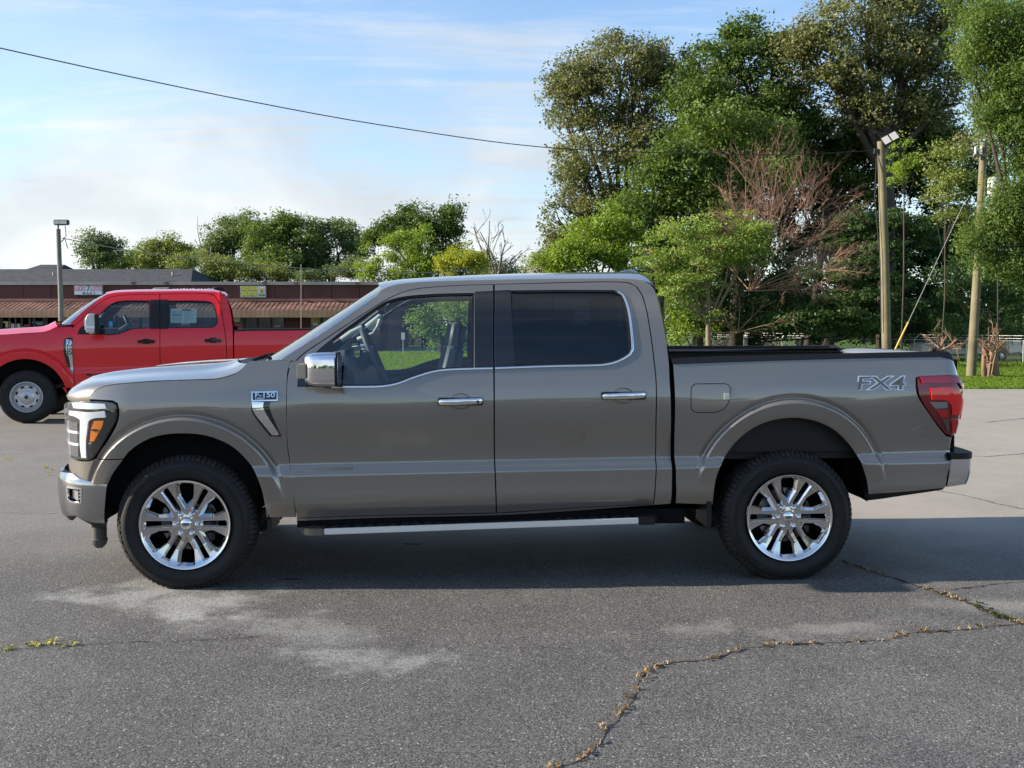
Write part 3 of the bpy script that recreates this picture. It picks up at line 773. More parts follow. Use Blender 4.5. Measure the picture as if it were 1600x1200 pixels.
def wheel(truck, loc, rz, Rt=.414, wd=.27, Rr=.272, hubz=.394, style='alloy', spin=0.):
    w = empty('wheel', loc, rz, truck)
    b, t = tyre_mesh(Rt, wd, Rr, hubz)
    b.build('tyre', M_rubber, w, smooth=True, angle=50)
    t.build('tread', M_tread, w)
    # fine raised rings and a row of moulded ribs on the sidewall
    s_ = MB()
    for r_, y_ in ((Rr + .022, .003), (Rr + .075, -.0145), (Rt - .058, -.008)):
        s_.lathe([(r_ - .0015, y_ + .002), (r_, y_ - .0015), (r_ + .0015, y_ + .002)], 72)
    for i in range(150):
        a = 2 * math.pi * i / 150
        if (i // 25) % 2: continue
        c, q = math.cos(a), math.sin(a); r0, r1 = Rr + .048, Rr + .072
        V = [(r0 * c, -.0090, r0 * q), (r1 * c, -.0140, r1 * q), ((r1) * math.cos(a + .012), -.0140, r1 * math.sin(a + .012)), (r0 * math.cos(a + .012), -.0090, r0 * math.sin(a + .012))]
        V += [(v[0], v[1] - .0016, v[2]) for v in V]
        s_.add(V, [(4, 5, 6, 7), (0, 1, 5, 4), (1, 2, 6, 5), (2, 3, 7, 6), (3, 0, 4, 7)])
    s_.V = [(x, y, max(z, -hubz)) for x, y, z in s_.V]
    s_.build('sidewall_ribs', M_rubber, w)
    if style == 'alloy':
        alloy_rim(Rr, w)
        MB().lathe([(.0, .018), (.024, .019), (.032, .024), (.034, .045)], 32).build('centre_cap', M_chrome, w, smooth=True, angle=40)
        e = MB(); k = 24; e.prism([(.021 * math.cos(2 * math.pi * i / k), .0088 * math.sin(2 * math.pi * i / k)) for i in range(k)], .0165, .021)
        e.build('oval_emblem', M_blue, w)
        text('emblem_script', 'Ford', .013, M_chrome, w, (0, .0155, 0), (R(90), 0, 0), .0006, 1.1, .3)
        for i in range(6):
            a = R(60 * i); c = (.066 * math.cos(a), 0, .066 * math.sin(a))
            MB().lathe([(0, .006), (.007, .008), (.0125, .014), (.0135, .028), (.0185, .034), (.019, .05)], 12, c=c).build('lug_nut', M_chrome, w, smooth=True, angle=40)
        MB().lathe([(0, .10), (.09, .10), (.10, .112), (.172, .112), (.174, .13), (0, .13)], 40).build('brake_disc', mat('worn_disc', (.22, .22, .22), .35, .8), w, smooth=True, angle=30)
        MB().lathe([(0, .19), (.245, .19)], 40).build('shade_disc', M_void, w)  # plain black disc added so the view between the spokes goes dark, as shade
        cb = MB(); cb.cbox((.12, .11, -.02), (.07, .07, .20)); cb.build('brake_caliper', M_iron, w, bevel=.012)
    else:
        # pressed steel wheel: deep lip, eight oval hand holes, hub dome
        n = 72; outer = [(Rr * .82 * math.cos(2 * math.pi * i / n), Rr * .82 * math.sin(2 * math.pi * i / n)) for i in range(n)]
        holes = []
        for i in range(8):
            a = R(22.5 + 45 * i); c, q = math.cos(a), math.sin(a)
            holes.append([(Rr * ((.655 + .055 * math.cos(t_)) * c - .13 * math.sin(t_) * q), Rr * ((.655 + .055 * math.cos(t_)) * q + .13 * math.sin(t_) * c)) for t_ in np.linspace(0, 2 * math.pi, 18, endpoint=False)])
        v2, fc, lps = tri_fill(outer, holes, .022, .022); r = np.hypot(v2[:, 0], v2[:, 1]) / Rr
        d = np.interp(r, [0, .2, .34, .40, .46, .58, .72, .82], [.0, .0, .004, .014, .046, .038, .034, .060])
        b2 = MB(); b2.V = [(float(p[0]), float(y), float(p[1])) for p, y in zip(v2, d)]; b2.F = [tuple(int(i) for i in f) for f in fc]
        mk('wheel_disc', b2.V, b2.F, M_steel, w, smooth=True)
        MB().lathe([(Rr * .80, .062), (Rr * .86, .066), (Rr * .90, .045), (Rr * .93, .012), (Rr * .97, -.004), (Rr * 1.0, -.002), (Rr, .03)], 72).build('rim_lip', M_steel, w, smooth=True, angle=60)
        MB().lathe([(0, -.012), (.028, -.010), (.040, .004), (.042, .02)], 24).build('hub_cap', M_gloss, w, smooth=True, angle=40)
        MB().lathe([(.030, -.014), (.040, -.013), (.046, -.004)], 24).build('hub_ring', M_steel, w, smooth=True)
        MB().lathe([(0, .10), (.2, .10)], 32).build('brake_drum', M_void, w)
    return w
M_chrome_spoke = mat('chrome_spoke', (.62, .62, .64), .07, 1.0)

O1 = on_ground(290, 922); O2 = on_ground(1234, 908)
YAW1 = math.atan2(O2[1] - O1[1], O2[0] - O1[0]); WB = float(np.linalg.norm(O2 - O1))
prof1 = [(-.2, .07), (.42, .060), (.49, .032), (.51, .014), (.53, .010), (.60, .014), (.69, .012), (.78, .012), (.95, .006), (1.06, .0), (1.13, -.003),
         (1.19, .006), (1.27, .026), (1.34, .048), (1.36, .056), (1.50, .106), (1.65, .168), (1.80, .238), (1.87, .278), (2.2, .5)]
heads1 = [(-3, 90), (-1.75, 90), (-1.25, 82), (-.95, 72), (-.82, 62), (-.70, 42), (-.52, 14), (-.30, 0), (4.675, 0), (4.735, -15), (4.805, -60), (4.875, -85), (9, -90)]
S1 = Side(O1, YAW1, 1.998, prof1, heads1, [], front=(-.1, .7), ledge=(.69, .765, .040), tilt=.012)
ac = S1.solve(291, 801); bc = S1.solve(1236, 773)
S1.arches = [(ac[0], ac[1], .475, .112, (8, 28)), (bc[0], bc[1], .485, .112, (8, 26))]
truck1 = empty('pickup_truck', O1, YAW1)
tag(truck1, 'grey brown four door pickup truck with chrome wheels parked side-on in front', 'pickup truck')
def L1(px, py, y): return S1.hit(px, py, y)
ln = S1.line

# ---- outlines taken from the photograph
front_arch = [(192, 717.5), (200, 707), (215, 695), (236, 684), (260, 678.5), (287, 677), (315, 679), (340, 686), (365, 699), (386, 719), (400, 741), (409, 765), (414, 788), (417, 808)]
fender = ln([[(147, 611.5), (160, 605), (185, 600.5), (235, 596.5), (285, 594.5), (335, 592.8), (355, 589), (369, 584), (380, 574), (389, 564.5)],
             [(389, 564.5), (425, 563), (454, 563.5)], [(454, 563.5), (449.5, 577), (447.6, 604), (447.6, 660), (449.5, 705), (456.5, 757), (463, 808)],
             [(463, 808), (417, 808)], front_arch[::-1], [(192, 716.6), (151, 716.6)],
             [(151, 716.6), (160, 702), (176, 677), (185, 657), (186.5, 640), (184, 630), (176, 625.5)], [(176, 625.5), (150, 624), (139, 623.5)], [(139, 623.5), (142, 617), (147, 611.5)]])
panel(S1, 'fender', fender, M_paint, truck1, fine=True)
fascia = ln([[(109, 712), (120, 720), (140, 721), (150, 718.2)], [(150, 718.2), (192, 718.2)], [(192, 718.2), (178, 737), (168, 757)],
             [(168, 757), (140, 756), (122, 749)], ('uz', (-.90, .655), (-1.2, .665), (-1.74, .67)), ('uz', (-1.74, .67), (-1.74, .76)), ('uz', (-1.74, .76), (-1.2, .755), (-.92, .745))])
panel(S1, 'bumper_cover', fascia, M_paint, truck1, lip=.02, fine=True)

def door_px_front():
    return [[(463, 564.5), (478, 550.8), (511, 528.8), (552.5, 501.2), (593.8, 475.2), (621.3, 460.2), (648.8, 452.2), (690, 448), (730, 446), (770.3, 445)],
            [(770.3, 445), (770.6, 575), (771.4, 700), (774.6, 801)], [(774.6, 801), (600, 804.5), (465.5, 809)],
            [(465.5, 809), (459, 757), (452, 705), (450.3, 660), (450.3, 612), (453, 585), (463, 564.5)]]
win_f_px = [[(464.5, 604.5), (521, 604.2), (575, 604), (600, 603), (622, 598.8), (650, 588.3), (680, 579.7), (710, 577), (740, 575.8)],
            [(740, 575.8), (741, 457.8)], [(741, 457.8), (717, 457.9), (676, 459.2), (635, 462.5), (607, 469.3), (585, 481.6), (552, 504.5), (521, 527.5), (485, 558), (471, 580), (465.5, 592), (464.5, 604.5)]]
fd = ln(door_px_front()); wf = ln(win_f_px)
rear_top = [(773, 444.8), (850, 443), (920, 441.3), (965, 441.2), (983, 443), (994, 448.5), (1002, 460.5), (1009.7, 486), (1017, 530), (1021.8, 570), (1024.3, 596), (1024.3, 650), (1023.5, 710), (1020, 787)]
rd = ln([rear_top[:5] + rear_top[5:], [(1020, 787), (900, 793), (776.6, 801)], [(776.6, 801), (773.4, 700), (773, 575), (773, 444.8)]])
win_r_px = [[(798, 573.2), (865, 571), (920, 570.3), (945, 568.9), (965, 563.8), (983.5, 553), (986.6, 546)], [(986.6, 546), (985, 520), (981, 488), (976.5, 470), (971, 459.5), (960, 453.3)],
            [(960, 453.3), (880, 453), (797, 453.8)], [(797, 453.8), (798, 573.2)]]
wr = ln(win_r_px)
d1, d1b = panel(S1, 'door', fd, M_paint, truck1, holes=[wf], fine=True); d2, d2b = panel(S1, 'door', rd, M_paint, truck1, holes=[wr], fine=True)
# cab shell with one opening for each door
cab_out = [[(440, 562), (480, 536.7), (519.5, 511.2), (555, 486.2), (591, 461.2), (596, 454)], [(596, 454), (607, 448.8), (620, 445.2), (650, 441.7), (700, 439.7), (770, 438), (860, 436.6), (960, 436), (990, 437)],
           [(990, 437), (1008, 440), (1018, 449), (1026, 466), (1034, 500), (1040, 535), (1044, 568), (1045.5, 600), (1047, 680), (1049, 740), (1047, 786)],
           [(1047, 786), (900, 797), (776, 804), (600, 808), (466, 813)], [(466, 813), (462, 790), (455, 740), (450, 690), (449, 640), (449.6, 600), (452.5, 580), (457, 569), (462, 563)], [(462, 563), (440, 562)]]
cab = ln(cab_out)
def grow(px, d):                           # widen an outline of (u, z) points
    return [tuple(p) for p in inset(px, -d)]
door_hole = ln([[(462, 563.0), (477, 549.4), (510, 527.6), (552, 500), (593, 474), (621, 459), (648.8, 451), (690, 447), (730, 445), (771, 444)] + [(850, 441.8), (920, 440), (966, 440), (984.5, 441.8), (995.7, 447.4), (1003.8, 460), (1011.4, 486), (1018.7, 530), (1023.6, 570), (1026, 596), (1026, 650), (1025, 712), (1021.5, 788)],
                [(1021.5, 788), (900, 794.2), (776, 802.4), (600, 805.8), (467.5, 810)], [(467.5, 810), (461, 757), (454, 705), (452.4, 660), (452.2, 612), (454.5, 586), (462, 566.5), (462, 563.0)]])
# the shell is the ring between its outline and the door opening
def ring_panel(outer, hole, name, m, parent): return panel(S1, name, outer, m, parent, holes=[hole], fine=True)
ring_panel(grow(cab, .0035), door_hole, 'cab_shell', M_paint, truck1)
panel(S1, 'inner_panel', grow(cab, -.012), M_void, truck1, holes=[grow(wf, .02), grow(wr, .02)], extra=.026, lip=0, gz=.06)
# black window surrounds, pillar covers, glass
for dd, w_, bb in ((d1, wf, d1b), (d2, wr, d2b)):
    g, g2 = panel(S1, 'window', grow(w_, .006), M_glass if dd is d1 else M_tint, dd, extra=.014, lip=0, gz=.05); g2.parent = bb
    s_, s2 = panel(S1, 'window_seal', grow(w_, .002), M_black, dd, holes=[grow(w_, -.013)], extra=.004, lip=.012); s2.parent = bb
sail = ln([[(465.5, 603.5), (466.5, 592), (472, 580), (486, 558.5), (521, 528.5)], [(521, 528.5), (521.5, 603.5)]])
s_, s2 = panel(S1, 'sail_panel', sail, M_gloss, d1, extra=.001); s2.parent = d1b
pf = ln([[(741.5, 455.5), (770, 454.3)], [(770, 454.3), (770.2, 573.8)], [(770.2, 573.8), (742, 574.5)]])
pr = ln([[(773.2, 454), (797.5, 453)], [(797.5, 453), (801, 520), (804.5, 572.3)], [(804.5, 572.3), (773.4, 573.6)]])
for o_, dd, bb in ((pf, d1, d1b), (pr, d2, d2b)):
    s_, s2 = panel(S1, 'pillar_cover', o_, M_gloss, dd, extra=-.003, lip=.01); s2.parent = bb
for pts, dd, bb in (([(518, 604.5), (575, 604.4), (600, 603.4), (622, 599.2), (650, 588.7), (680, 580), (710, 577), (770, 575.3)], d1, d1b),
                ([(773.5, 575.2), (865, 572), (920, 571), (945, 569.6), (966, 564.2), (984, 553.6), (988.5, 545), (987.5, 525), (984, 495), (979, 474), (973, 460), (965, 455)], d2, d2b)):
    a, b = strip(S1, pts, .013, 'window_trim', M_chrome, dd, extra=-.007, mirror=True); b.parent = bb
strip(S1, [(739.8, 459), (739.6, 520), (739.4, 572)], .008, 'window_divider', M_alu, d1, extra=.008)

# ---- bed
rear_arch = [(1357, 768), (1354.5, 750), (1349, 732), (1340, 713), (1326, 693), (1305, 673), (1280, 660), (1255, 654), (1234, 653), (1205, 657), (1178, 668), (1154, 686), (1136, 708), (1124, 733), (1116, 762), (1113, 788)]
bed = ln([[(1052, 569), (1200, 563.5), (1350, 559.5), (1470, 557.5)], ('uz', S1.solve(1480, 557.3), (4.785, 1.37), (4.855, 1.37)), ('uz', (4.855, 1.37), (4.855, 1.235)),
          ('uz', (4.855, 1.235), S1.solve(1497, 586)), [(1480, 586), (1437, 587.5), (1430.5, 590)], [(1430.5, 590), (1431, 608), (1436, 624), (1455, 652), (1470, 672.5), (1478, 681.5), (1488, 684), (1494, 684)],
          ('uz', (4.795, .895), (4.855, .90)), ('uz', (4.855, .90), (4.855, .80)), ('uz', (4.855, .80), S1.solve(1484, 706.5)), [(1484, 706.5), (1482, 735), (1477, 762)],
          [(1477, 762), (1415, 768), (1357, 772)], rear_arch, [(1113, 788), (1056, 786)], [(1056, 786), (1054, 680), (1052, 569)]])
panel(S1, 'bed_side', bed, M_paint, truck1, fine=True)
panel(S1, 'bed_gap_cover', ln([[(1041, 560), (1062, 560)], [(1062, 560), (1062, 786)], [(1062, 786), (1041, 786)]]), M_void, truck1, extra=.05, lip=0)
cap = ln([[(1049, 560), (1100, 557.2), (1200, 554.5), (1350, 551.2), (1470, 548.8)], ('uz', S1.solve(1478, 548.6), (4.785, 1.405), (4.845, 1.405)), ('uz', (4.845, 1.372), (4.785, 1.371)), [(1470, 557.2), (1350, 559.2), (1200, 563.2), (1052, 568.6)], [(1051, 567.5), (1049, 560)]])
panel(S1, 'bed_rail_cap', cap, M_black, truck1, extra=-.006, lip=.07)
panel(S1, 'sill_valance', ln([[(1351, 775), (1357, 772), (1415, 768), (1476, 761)], [(1476, 761), (1474, 765), (1415, 774), (1356, 782), (1351, 775)]]), M_black, truck1, extra=.004, lip=.05)
fuel = ln([[(1086, 600.5), (1133, 600.2), (1138, 602), (1140, 606)], [(1140, 606), (1139, 624), (1133, 636), (1122, 642.5), (1115, 643.6)], [(1115, 643.6), (1090, 643.6), (1083, 641), (1080.5, 635), (1080.5, 612), (1082, 604), (1086, 600.5)]], step=.012)
panel(S1, 'fuel_door_gap', grow(fuel, .005), M_void, truck1, extra=-.0006, lip=0, mirror=False, gz=.03)
fo, _ = panel(S1, 'fuel_door', fuel, M_paint, truck1, extra=-.003, lip=.003, mirror=False)
panel(S1, 'latch', ln([[(1131, 614), (1139.5, 614)], [(1139.5, 614), (1139.5, 624)], [(1139.5, 624), (1131, 624)]]), M_pale, fo, extra=-.009, lip=.006, mirror=False)

# ---- hood
hood_edge_px = [(139, 622), (142, 616), (147, 610.5), (160, 604), (185, 599.5), (235, 595.3), (285, 593.3), (335, 591.6), (355, 587.8), (369, 582.8), (380, 575), (389, 568.5)]
E = [S1.solve(*p) for p in hood_edge_px]; E = catmull(E, .03) + [np.array(E[-1])]
E = np.array([S1.P(p[0], p[1]) for p in E])
nose_y = S1.Y[:]; nose_x = S1.X[:]
k_ = S1.us < 0; ny_, nx_ = S1.Y[k_][::-1], S1.X[k_][::-1]
def nose(y):
    y = np.minimum(y, S1.W - y); return np.interp(y, ny_, nx_)
def zc_h(d): return np.interp(d, [0, .012, .04, .09, .18, .30, .45, .65, 1.1, 1.4], [1.105, 1.150, 1.195, 1.226, 1.262, 1.288, 1.312, 1.332, 1.356, 1.368])
ts = np.concatenate([np.linspace(0, .12, 9), np.linspace(.14, .86, 40), np.linspace(.88, 1, 9)])
rows = []; x_nose = float(nose(.999))
for e in E:
    fade = np.clip(1 - (e[0] - E[0][0]) / 1.15, 0, 1); row = []
    for t in ts:
        y = e[1] + (S1.W - 2 * e[1]) * t; q = 1 - abs(2 * t - 1) ** 3.0
        x = e[0] + (nose(y) - nose(max(e[1], .02))) * fade - (1 - fade) * .16 * q
        zc = zc_h(e[0] - E[0][0] + .0); zz = e[2] + (max(zc, e[2]) - e[2]) * (1 - abs(2 * t - 1) ** 2.4)
        bul = .018 * math.exp(-((abs(2 * t - 1) - .55) / .10) ** 2) * np.clip((e[0] - E[0][0]) / .3, 0, 1)
        row.append((x, y, zz + bul))
    rows.append(row)
# folded front lip under the leading edge
first = rows[0]; rows = [[(p[0] + .01, p[1], p[2] - .025) for p in first]] + rows
MB().grid(rows).build('hood', M_paint, truck1, smooth=True, angle=60)

# ---- roof
rail_px = [(596, 453.4), (607, 448.2), (620, 444.6), (650, 441.1), (700, 439.1), (770, 437.4), (860, 436), (960, 435.4), (990, 436.4), (1003, 438.5)]
rr_ = [S1.solve(*p) for p in rail_px]; rr_ = catmull(rr_, .05) + [np.array(rr_[-1])]
RP = np.array([S1.P(p[0], p[1]) for p in rr_]); x0r, x1r = RP[0][0], RP[-1][0]
top_px = [(599, 445), (620, 441), (640, 438), (700, 433.6), (800, 430), (900, 427.8), (960, 427), (1000, 429)]
tp = np.array([L1(*p, .999) for p in top_px])
rows = []
for p in RP:
    zc = np.interp(p[0], tp[:, 0], tp[:, 2]); row = []
    for t in np.concatenate([np.linspace(0, .15, 9), np.linspace(.18, .82, 14), np.linspace(.85, 1, 9)]):
        q = 1 - abs(2 * t - 1) ** 3.2
        fx = np.clip(1 - (p[0] - x0r) / .35, 0, 1) * (-.05) + np.clip(1 - (x1r - p[0]) / .3, 0, 1) * .03
        row.append((p[0] + fx * q, p[1] + (S1.W - 2 * p[1]) * t, p[2] + (zc - p[2]) * q))
    rows.append(row)
back = rows[-1]
for dx, dz in ((.03, -.006), (.06, -.02), (.085, -.045)): rows.append([(p[0] + dx, p[1], p[2] + dz) for p in back])
MB().grid(rows).build('roof', M_paint, truck1, smooth=True, angle=60)
fb = MB().grid([[(L1(962, 428, 1)[0] + i * .02, .93 + .14 * j / 3, L1(962, 427.5, 1)[2] + (.0 if i in (0, 9) else .035 * math.sin(math.pi * min(i, 8) / 9) ** .6) * (1 if j in (1, 2) else .3) - .008) for j in range(4)] for i in range(10)])
fb.build('antenna_fin', M_gloss, truck1, smooth=True)

# ---- windshield, cowl, back of the cab
wl = [(440, 561.8), (480, 536.5), (519.5, 511), (555, 486), (591, 461), (596, 453.6)]
wl = [S1.solve(*p) for p in wl]; wl = catmull(wl, .06) + [np.array(wl[-1])]; WP = np.array([S1.P(p[0], p[1]) for p in wl])
ca, cb = L1(421, 560.5, 1.0), L1(600, 445, 1.0); rows = []
for i, p in enumerate(WP):
    f = (p[2] - WP[0][2]) / (WP[-1][2] - WP[0][2]); c = ca + (cb - ca) * f; row = []
    for t in np.linspace(0, 1, 25):
        q = 1 - abs(2 * t - 1) ** 2.3; row.append((p[0] + (c[0] - p[0]) * q, p[1] + (S1.W - 2 * p[1]) * t, p[2] + (c[2] - p[2]) * q - 0))
    rows.append(row)
wsh = MB().grid(rows).build('windshield', M_wind, truck1, smooth=True)
cr = []
hb = [(E[-1][0], E[-1][1], E[-1][2])]
for t in np.linspace(0, 1, 25):
    q = 1 - abs(2 * t - 1) ** 2.3; y = .10 + 1.80 * t
    a = (E[-1][0] - .16 * q - .02, y, E[-1][2] - .06 + .065 * q); b = (WP[0][0] + (ca[0] - WP[0][0]) * q + .02, y, WP[0][2] + (ca[2] - WP[0][2]) * q - .03)
    cr.append([a, ((a[0] + b[0]) / 2, y, min(a[2], b[2]) - .0), b])
MB().grid(cr).build('cowl', M_black, truck1, smooth=True)
for y0, y1 in ((.35, .95), (1.15, 1.7)):
    wpr = MB(); c0 = cr[int(y0 / 2 * 24)][1]; c1 = cr[int(y1 / 2 * 24)][2]
    wpr.tube([(c0[0] - .02, c0[1], c0[2] + .03), (c0[0] + .05, c0[1] + .1, c0[2] + .06), (c1[0] - .0, c1[1], c1[2] + .035)], [.012, .009, .006], 6)
    wpr.tube([(c0[0] + .10, c0[1] - .05, c0[2] + .05), (c1[0] + .0, c1[1], c1[2] + .05)], .007, 5)
    wpr.build('wiper', M_black, truck1)
bk_px = [(1003, 438.5), (1012, 443), (1020, 453), (1028, 472), (1036, 508), (1042, 548), (1045, 590)]
BP = [S1.P(*S1.solve(*p)) for p in bk_px]; rows = []
for p in BP:
    rows.append([(p[0] + .012 + .035 * (1 - abs(2 * t - 1) ** 3), p[1] + (S1.W - 2 * p[1]) * t, p[2] + (.03 * (1 - abs(2 * t - 1) ** 3) if p is BP[0] else 0)) for t in np.linspace(0, 1, 21)])
rows.append([(p[0], p[1], .5) for p in rows[-1]])
cbk = MB().grid(rows).build('cab_back', M_paint, truck1, smooth=True, angle=50)
MB().cbox((BP[3][0] + .06, .999, 1.60), (.012, 1.35, .36)).build('rear_window', M_gloss, truck1, bevel=.004)

# ---- bed interior, tailgate
xb0 = L1(1054, 560, .1)[0]; xb1 = 4.72
b = MB(); b.box((xb0, .14, .75), (xb1, 1.86, .80)); b.box((xb0, .10, .75), (xb0 + .03, 1.90, 1.36)); b.build('bed_floor', M_black, truck1)
for y0, y1 in ((.10, .12), (1.878, 1.898)):
    MB().box((xb0 + .03, y0, .8), (xb1, y1, 1.375)).build('bed_wall', M_black, truck1)
for s_ in (0, 1):
    a, c = (.055, .17) if not s_ else (1.83, 1.945)
    MB().box((xb0, a, 1.376), (4.70, c, 1.384)).build('bed_rail', M_black, truck1)
MB().box((xb0 + .1, 1.80, 1.400), (xb0 + 1.62, 1.86, 1.425)).build('cargo_track', M_black, truck1)
tg = MB(); pr_ = [(4.70, .80), (4.70, 1.37), (4.72, 1.402), (4.75, 1.412), (4.775, 1.405), (4.785, 1.385), (4.78, 1.30), (4.775, 1.05), (4.78, .80)]
rows = []
for t in np.linspace(0, 1, 23):
    q = 1 - abs(2 * t - 1) ** 6; rows.append([(x_ + .015 * q, .09 + 1.82 * t, z_ - (1 - q) * .02 + .006 * q) for x_, z_ in pr_])
tg.grid(rows); tg.build('tailgate', M_paint, truck1, smooth=True, angle=50)

# ---- lamps
lamp = ln([[(107, 628), (125, 627.2), (150, 627.6), (174, 629.5)], [(174, 629.5), (180, 633), (181.5, 643), (180.5, 655), (174, 668)], [(174, 668), (155, 700), (145, 714.5)],
           [(145, 714.5), (137, 719), (126, 718)], [(126, 718), (122, 717.5)], ('uz', (-.80, .775), (-1.0, .785)), ('uz', (-1.0, .785), (-1.0, 1.085)), ('uz', (-.98, 1.09), (-.93, 1.095))], step=.018)
hl, hlb = panel(S1, 'headlight', grow(lamp, .002), M_gloss, truck1, extra=.012, lip=.02)
def lamp_bit(name, px, m, ex=.002, **k):
    a, b = panel(S1, name, ln(px, step=.01), m, hl, extra=ex, lip=.010, gx=.02, gz=.012, **k)
    if b: b.parent = hlb
lamp_bit('light_bar', [[(112, 629.5), (125, 629), (140, 630), (163, 631)], [(163, 631), (165.5, 638.5)], [(165.5, 638.5), (140, 639.5), (114, 637.5)]], M_drl, crown=.004)
lamp_bit('light_pipe', [[(107, 641.5), (120, 643), (140, 644), (163, 642)], [(163, 642), (164.5, 652.5)], [(164.5, 652.5), (148, 653.5), (138, 658), (136, 668)], [(136, 668), (133.5, 690), (134, 716)], [(134, 716), (126.5, 715)], [(126.5, 715), (124, 690), (124.5, 656)], [(124.5, 656), (116, 651), (107, 648.5)]], M_drl, crown=.006)
lamp_bit('turn_signal', [[(146, 658), (161, 657.5)], [(161, 657.5), (158, 668), (146, 689.5)], [(146, 689.5), (139.5, 690.5)], [(139.5, 690.5), (141.5, 672), (146, 658)]], M_ambr, ex=.004, crown=.004)
lamp_bit('marker_gap', [[(143.5, 670.5), (152, 670.5)], [(152, 670.5), (152, 673)], [(152, 673), (143.2, 673)]], M_gloss, ex=-.004)
lamp_bit('reflector', [[(137.5, 692), (143, 691.8)], [(143, 691.8), (141.5, 694)], [(141.5, 694), (137.5, 694)]], M_chrome, ex=.004)
ul = S1.solve(121.5, 680)[0]
for z0_, z1_, u1_ in ((.955, 1.005, -.93), (.885, .935, -.93), (.80, .862, -.93)):
    for k_u in range(2):
        ua, ub = ul - .01 - k_u * .11, ul - .11 - k_u * .11
        a, b = panel(S1, 'projector', S1.line([('uz', (ua, z0_), (ub, z0_)), ('uz', (ub, z0_), (ub, z1_)), ('uz', (ub, z1_), (ua, z1_)), ('uz', (ua, z1_), (ua, z0_))], step=.012), mat('lamp_silver', (.50, .52, .54), .25, .7) if k_u else mat('lamp_grey', (.16, .17, .18), .2, .5), hl, extra=.004, lip=.01, gx=.02, gz=.012); b.parent = hlb
for z_ in (.872, .945):
    a, b = panel(S1, 'chrome_bar', S1.line([('uz', (ul - .005, z_ - .006), (-.99, z_ - .006)), ('uz', (-.99, z_ - .006), (-.99, z_ + .010)), ('uz', (-.99, z_ + .010), (ul - .005, z_ + .010)), ('uz', (ul - .005, z_ + .010), (ul - .005, z_ - .006))], step=.012), M_drl, hl, extra=.000, lip=.01, gx=.02, gz=.012); b.parent = hlb
a, b = panel(S1, 'lens_cover', lamp, M_lens, hl, extra=-.004, lip=0, crown=.002); b.parent = hlb
# grille behind and between the lamps
gr, _ = panel(S1, 'grille', ln([('uz', (-1.0, .76), (-1.2, .765), (-1.745, .77)), ('uz', (-1.745, .77), (-1.745, 1.09)), ('uz', (-1.745, 1.09), (-1.2, 1.085), (-1.01, 1.075)), ('uz', (-1.01, 1.0), (-1.0, .98))]), M_gloss, truck1, extra=.016, lip=0)
for k in range(6):
    z0 = .80 + k * .048
    b = MB().grid([[tuple(S1.P(u, z0 + dz, ex)) for u in np.linspace(-1.01, -1.74, 24)] for dz, ex in ((0, .020), (.004, .010), (.022, .008), (.030, .020))])
    b2 = MB().grid([[(p[0], S1.W - p[1], p[2]) for p in [tuple(S1.P(u, z0 + dz, ex)) for u in np.linspace(-1.01, -1.74, 24)]] for dz, ex in ((0, .020), (.004, .010), (.022, .008), (.030, .020))])
    m_ = M_chrome
    b.build('grille_bar', m_, gr, smooth=True, angle=40); b2.build('grille_bar', m_, gr, smooth=True, angle=40)

tail = ln([[(1437, 587.3), (1470, 586.6), (1494, 586.4)], ('uz', (4.775, 1.236), (4.850, 1.23)), ('uz', (4.850, 1.23), (4.850, .90)), ('uz', (4.850, .90), (4.785, .895)), [(1494, 680.5), (1485, 680.5), (1477, 677), (1466, 664), (1452, 645), (1439, 624), (1434.5, 609), (1433, 592)], [(1433, 592), (1437, 587.3)]], step=.02)
tl, tlb = panel(S1, 'tail_light', tail, M_rdark, truck1, extra=-.004, lip=.02, crown=.010)
def tail_bit(name, px, m, ex, crown=.0):
    a, b = panel(S1, name, ln(px, step=.012), m, tl, extra=ex, lip=.008, gx=.02, gz=.012, crown=crown); b.parent = tlb
tail_bit('top_bar', [[(1436, 588.5), (1470, 587.8), (1494, 587.6)], ('uz', (4.775, 1.230), (4.835, 1.225)), ('uz', (4.835, 1.225), (4.835, 1.20)), ('uz', (4.775, 1.195), S1.solve(1494, 597.5)), [(1470, 597.6), (1439, 598.5)]], mat('raspberry_lens', (.32, .008, .035), .06, 0, .8), -.024)
tail_bit('lamp_hook', [[(1451, 606), (1480, 604.5), (1488, 606), (1495, 613)], ('uz', (4.780, 1.12), (4.795, 1.0)), [(1496, 648), (1484, 648)], [(1484, 648), (1484, 636), (1479, 627), (1470, 624.5), (1454, 624)], [(1454, 624), (1451, 606)]], mat('bright_red_lens', (.85, .010, .012), .08, 0, .8), -.024)
tail_bit('backup_lamp', [[(1452, 628.5), (1478, 628)], [(1478, 628), (1478, 637)], [(1478, 637), (1460, 638.5)]], mat('smoked_lens', (.22, .20, .20), .1, 0, .6), -.022)
tail_bit('reflector', [[(1461, 641), (1479, 640)], [(1479, 640), (1479, 652)], [(1479, 652), (1468.5, 652)]], M_rlens, -.022)
tail_bit('lower_lens', [[(1470, 655), (1480, 655)], [(1480, 655), (1480, 675)], [(1480, 675), (1477, 672)]], mat('grey_lens', (.10, .06, .06), .15, 0, .5), -.022)
tail_bit('lower_red', [[(1483, 655), (1496, 654.5)], ('uz', (4.790, .975), (4.795, .91)), [(1495, 677), (1484, 677)]], M_rlens, -.022)

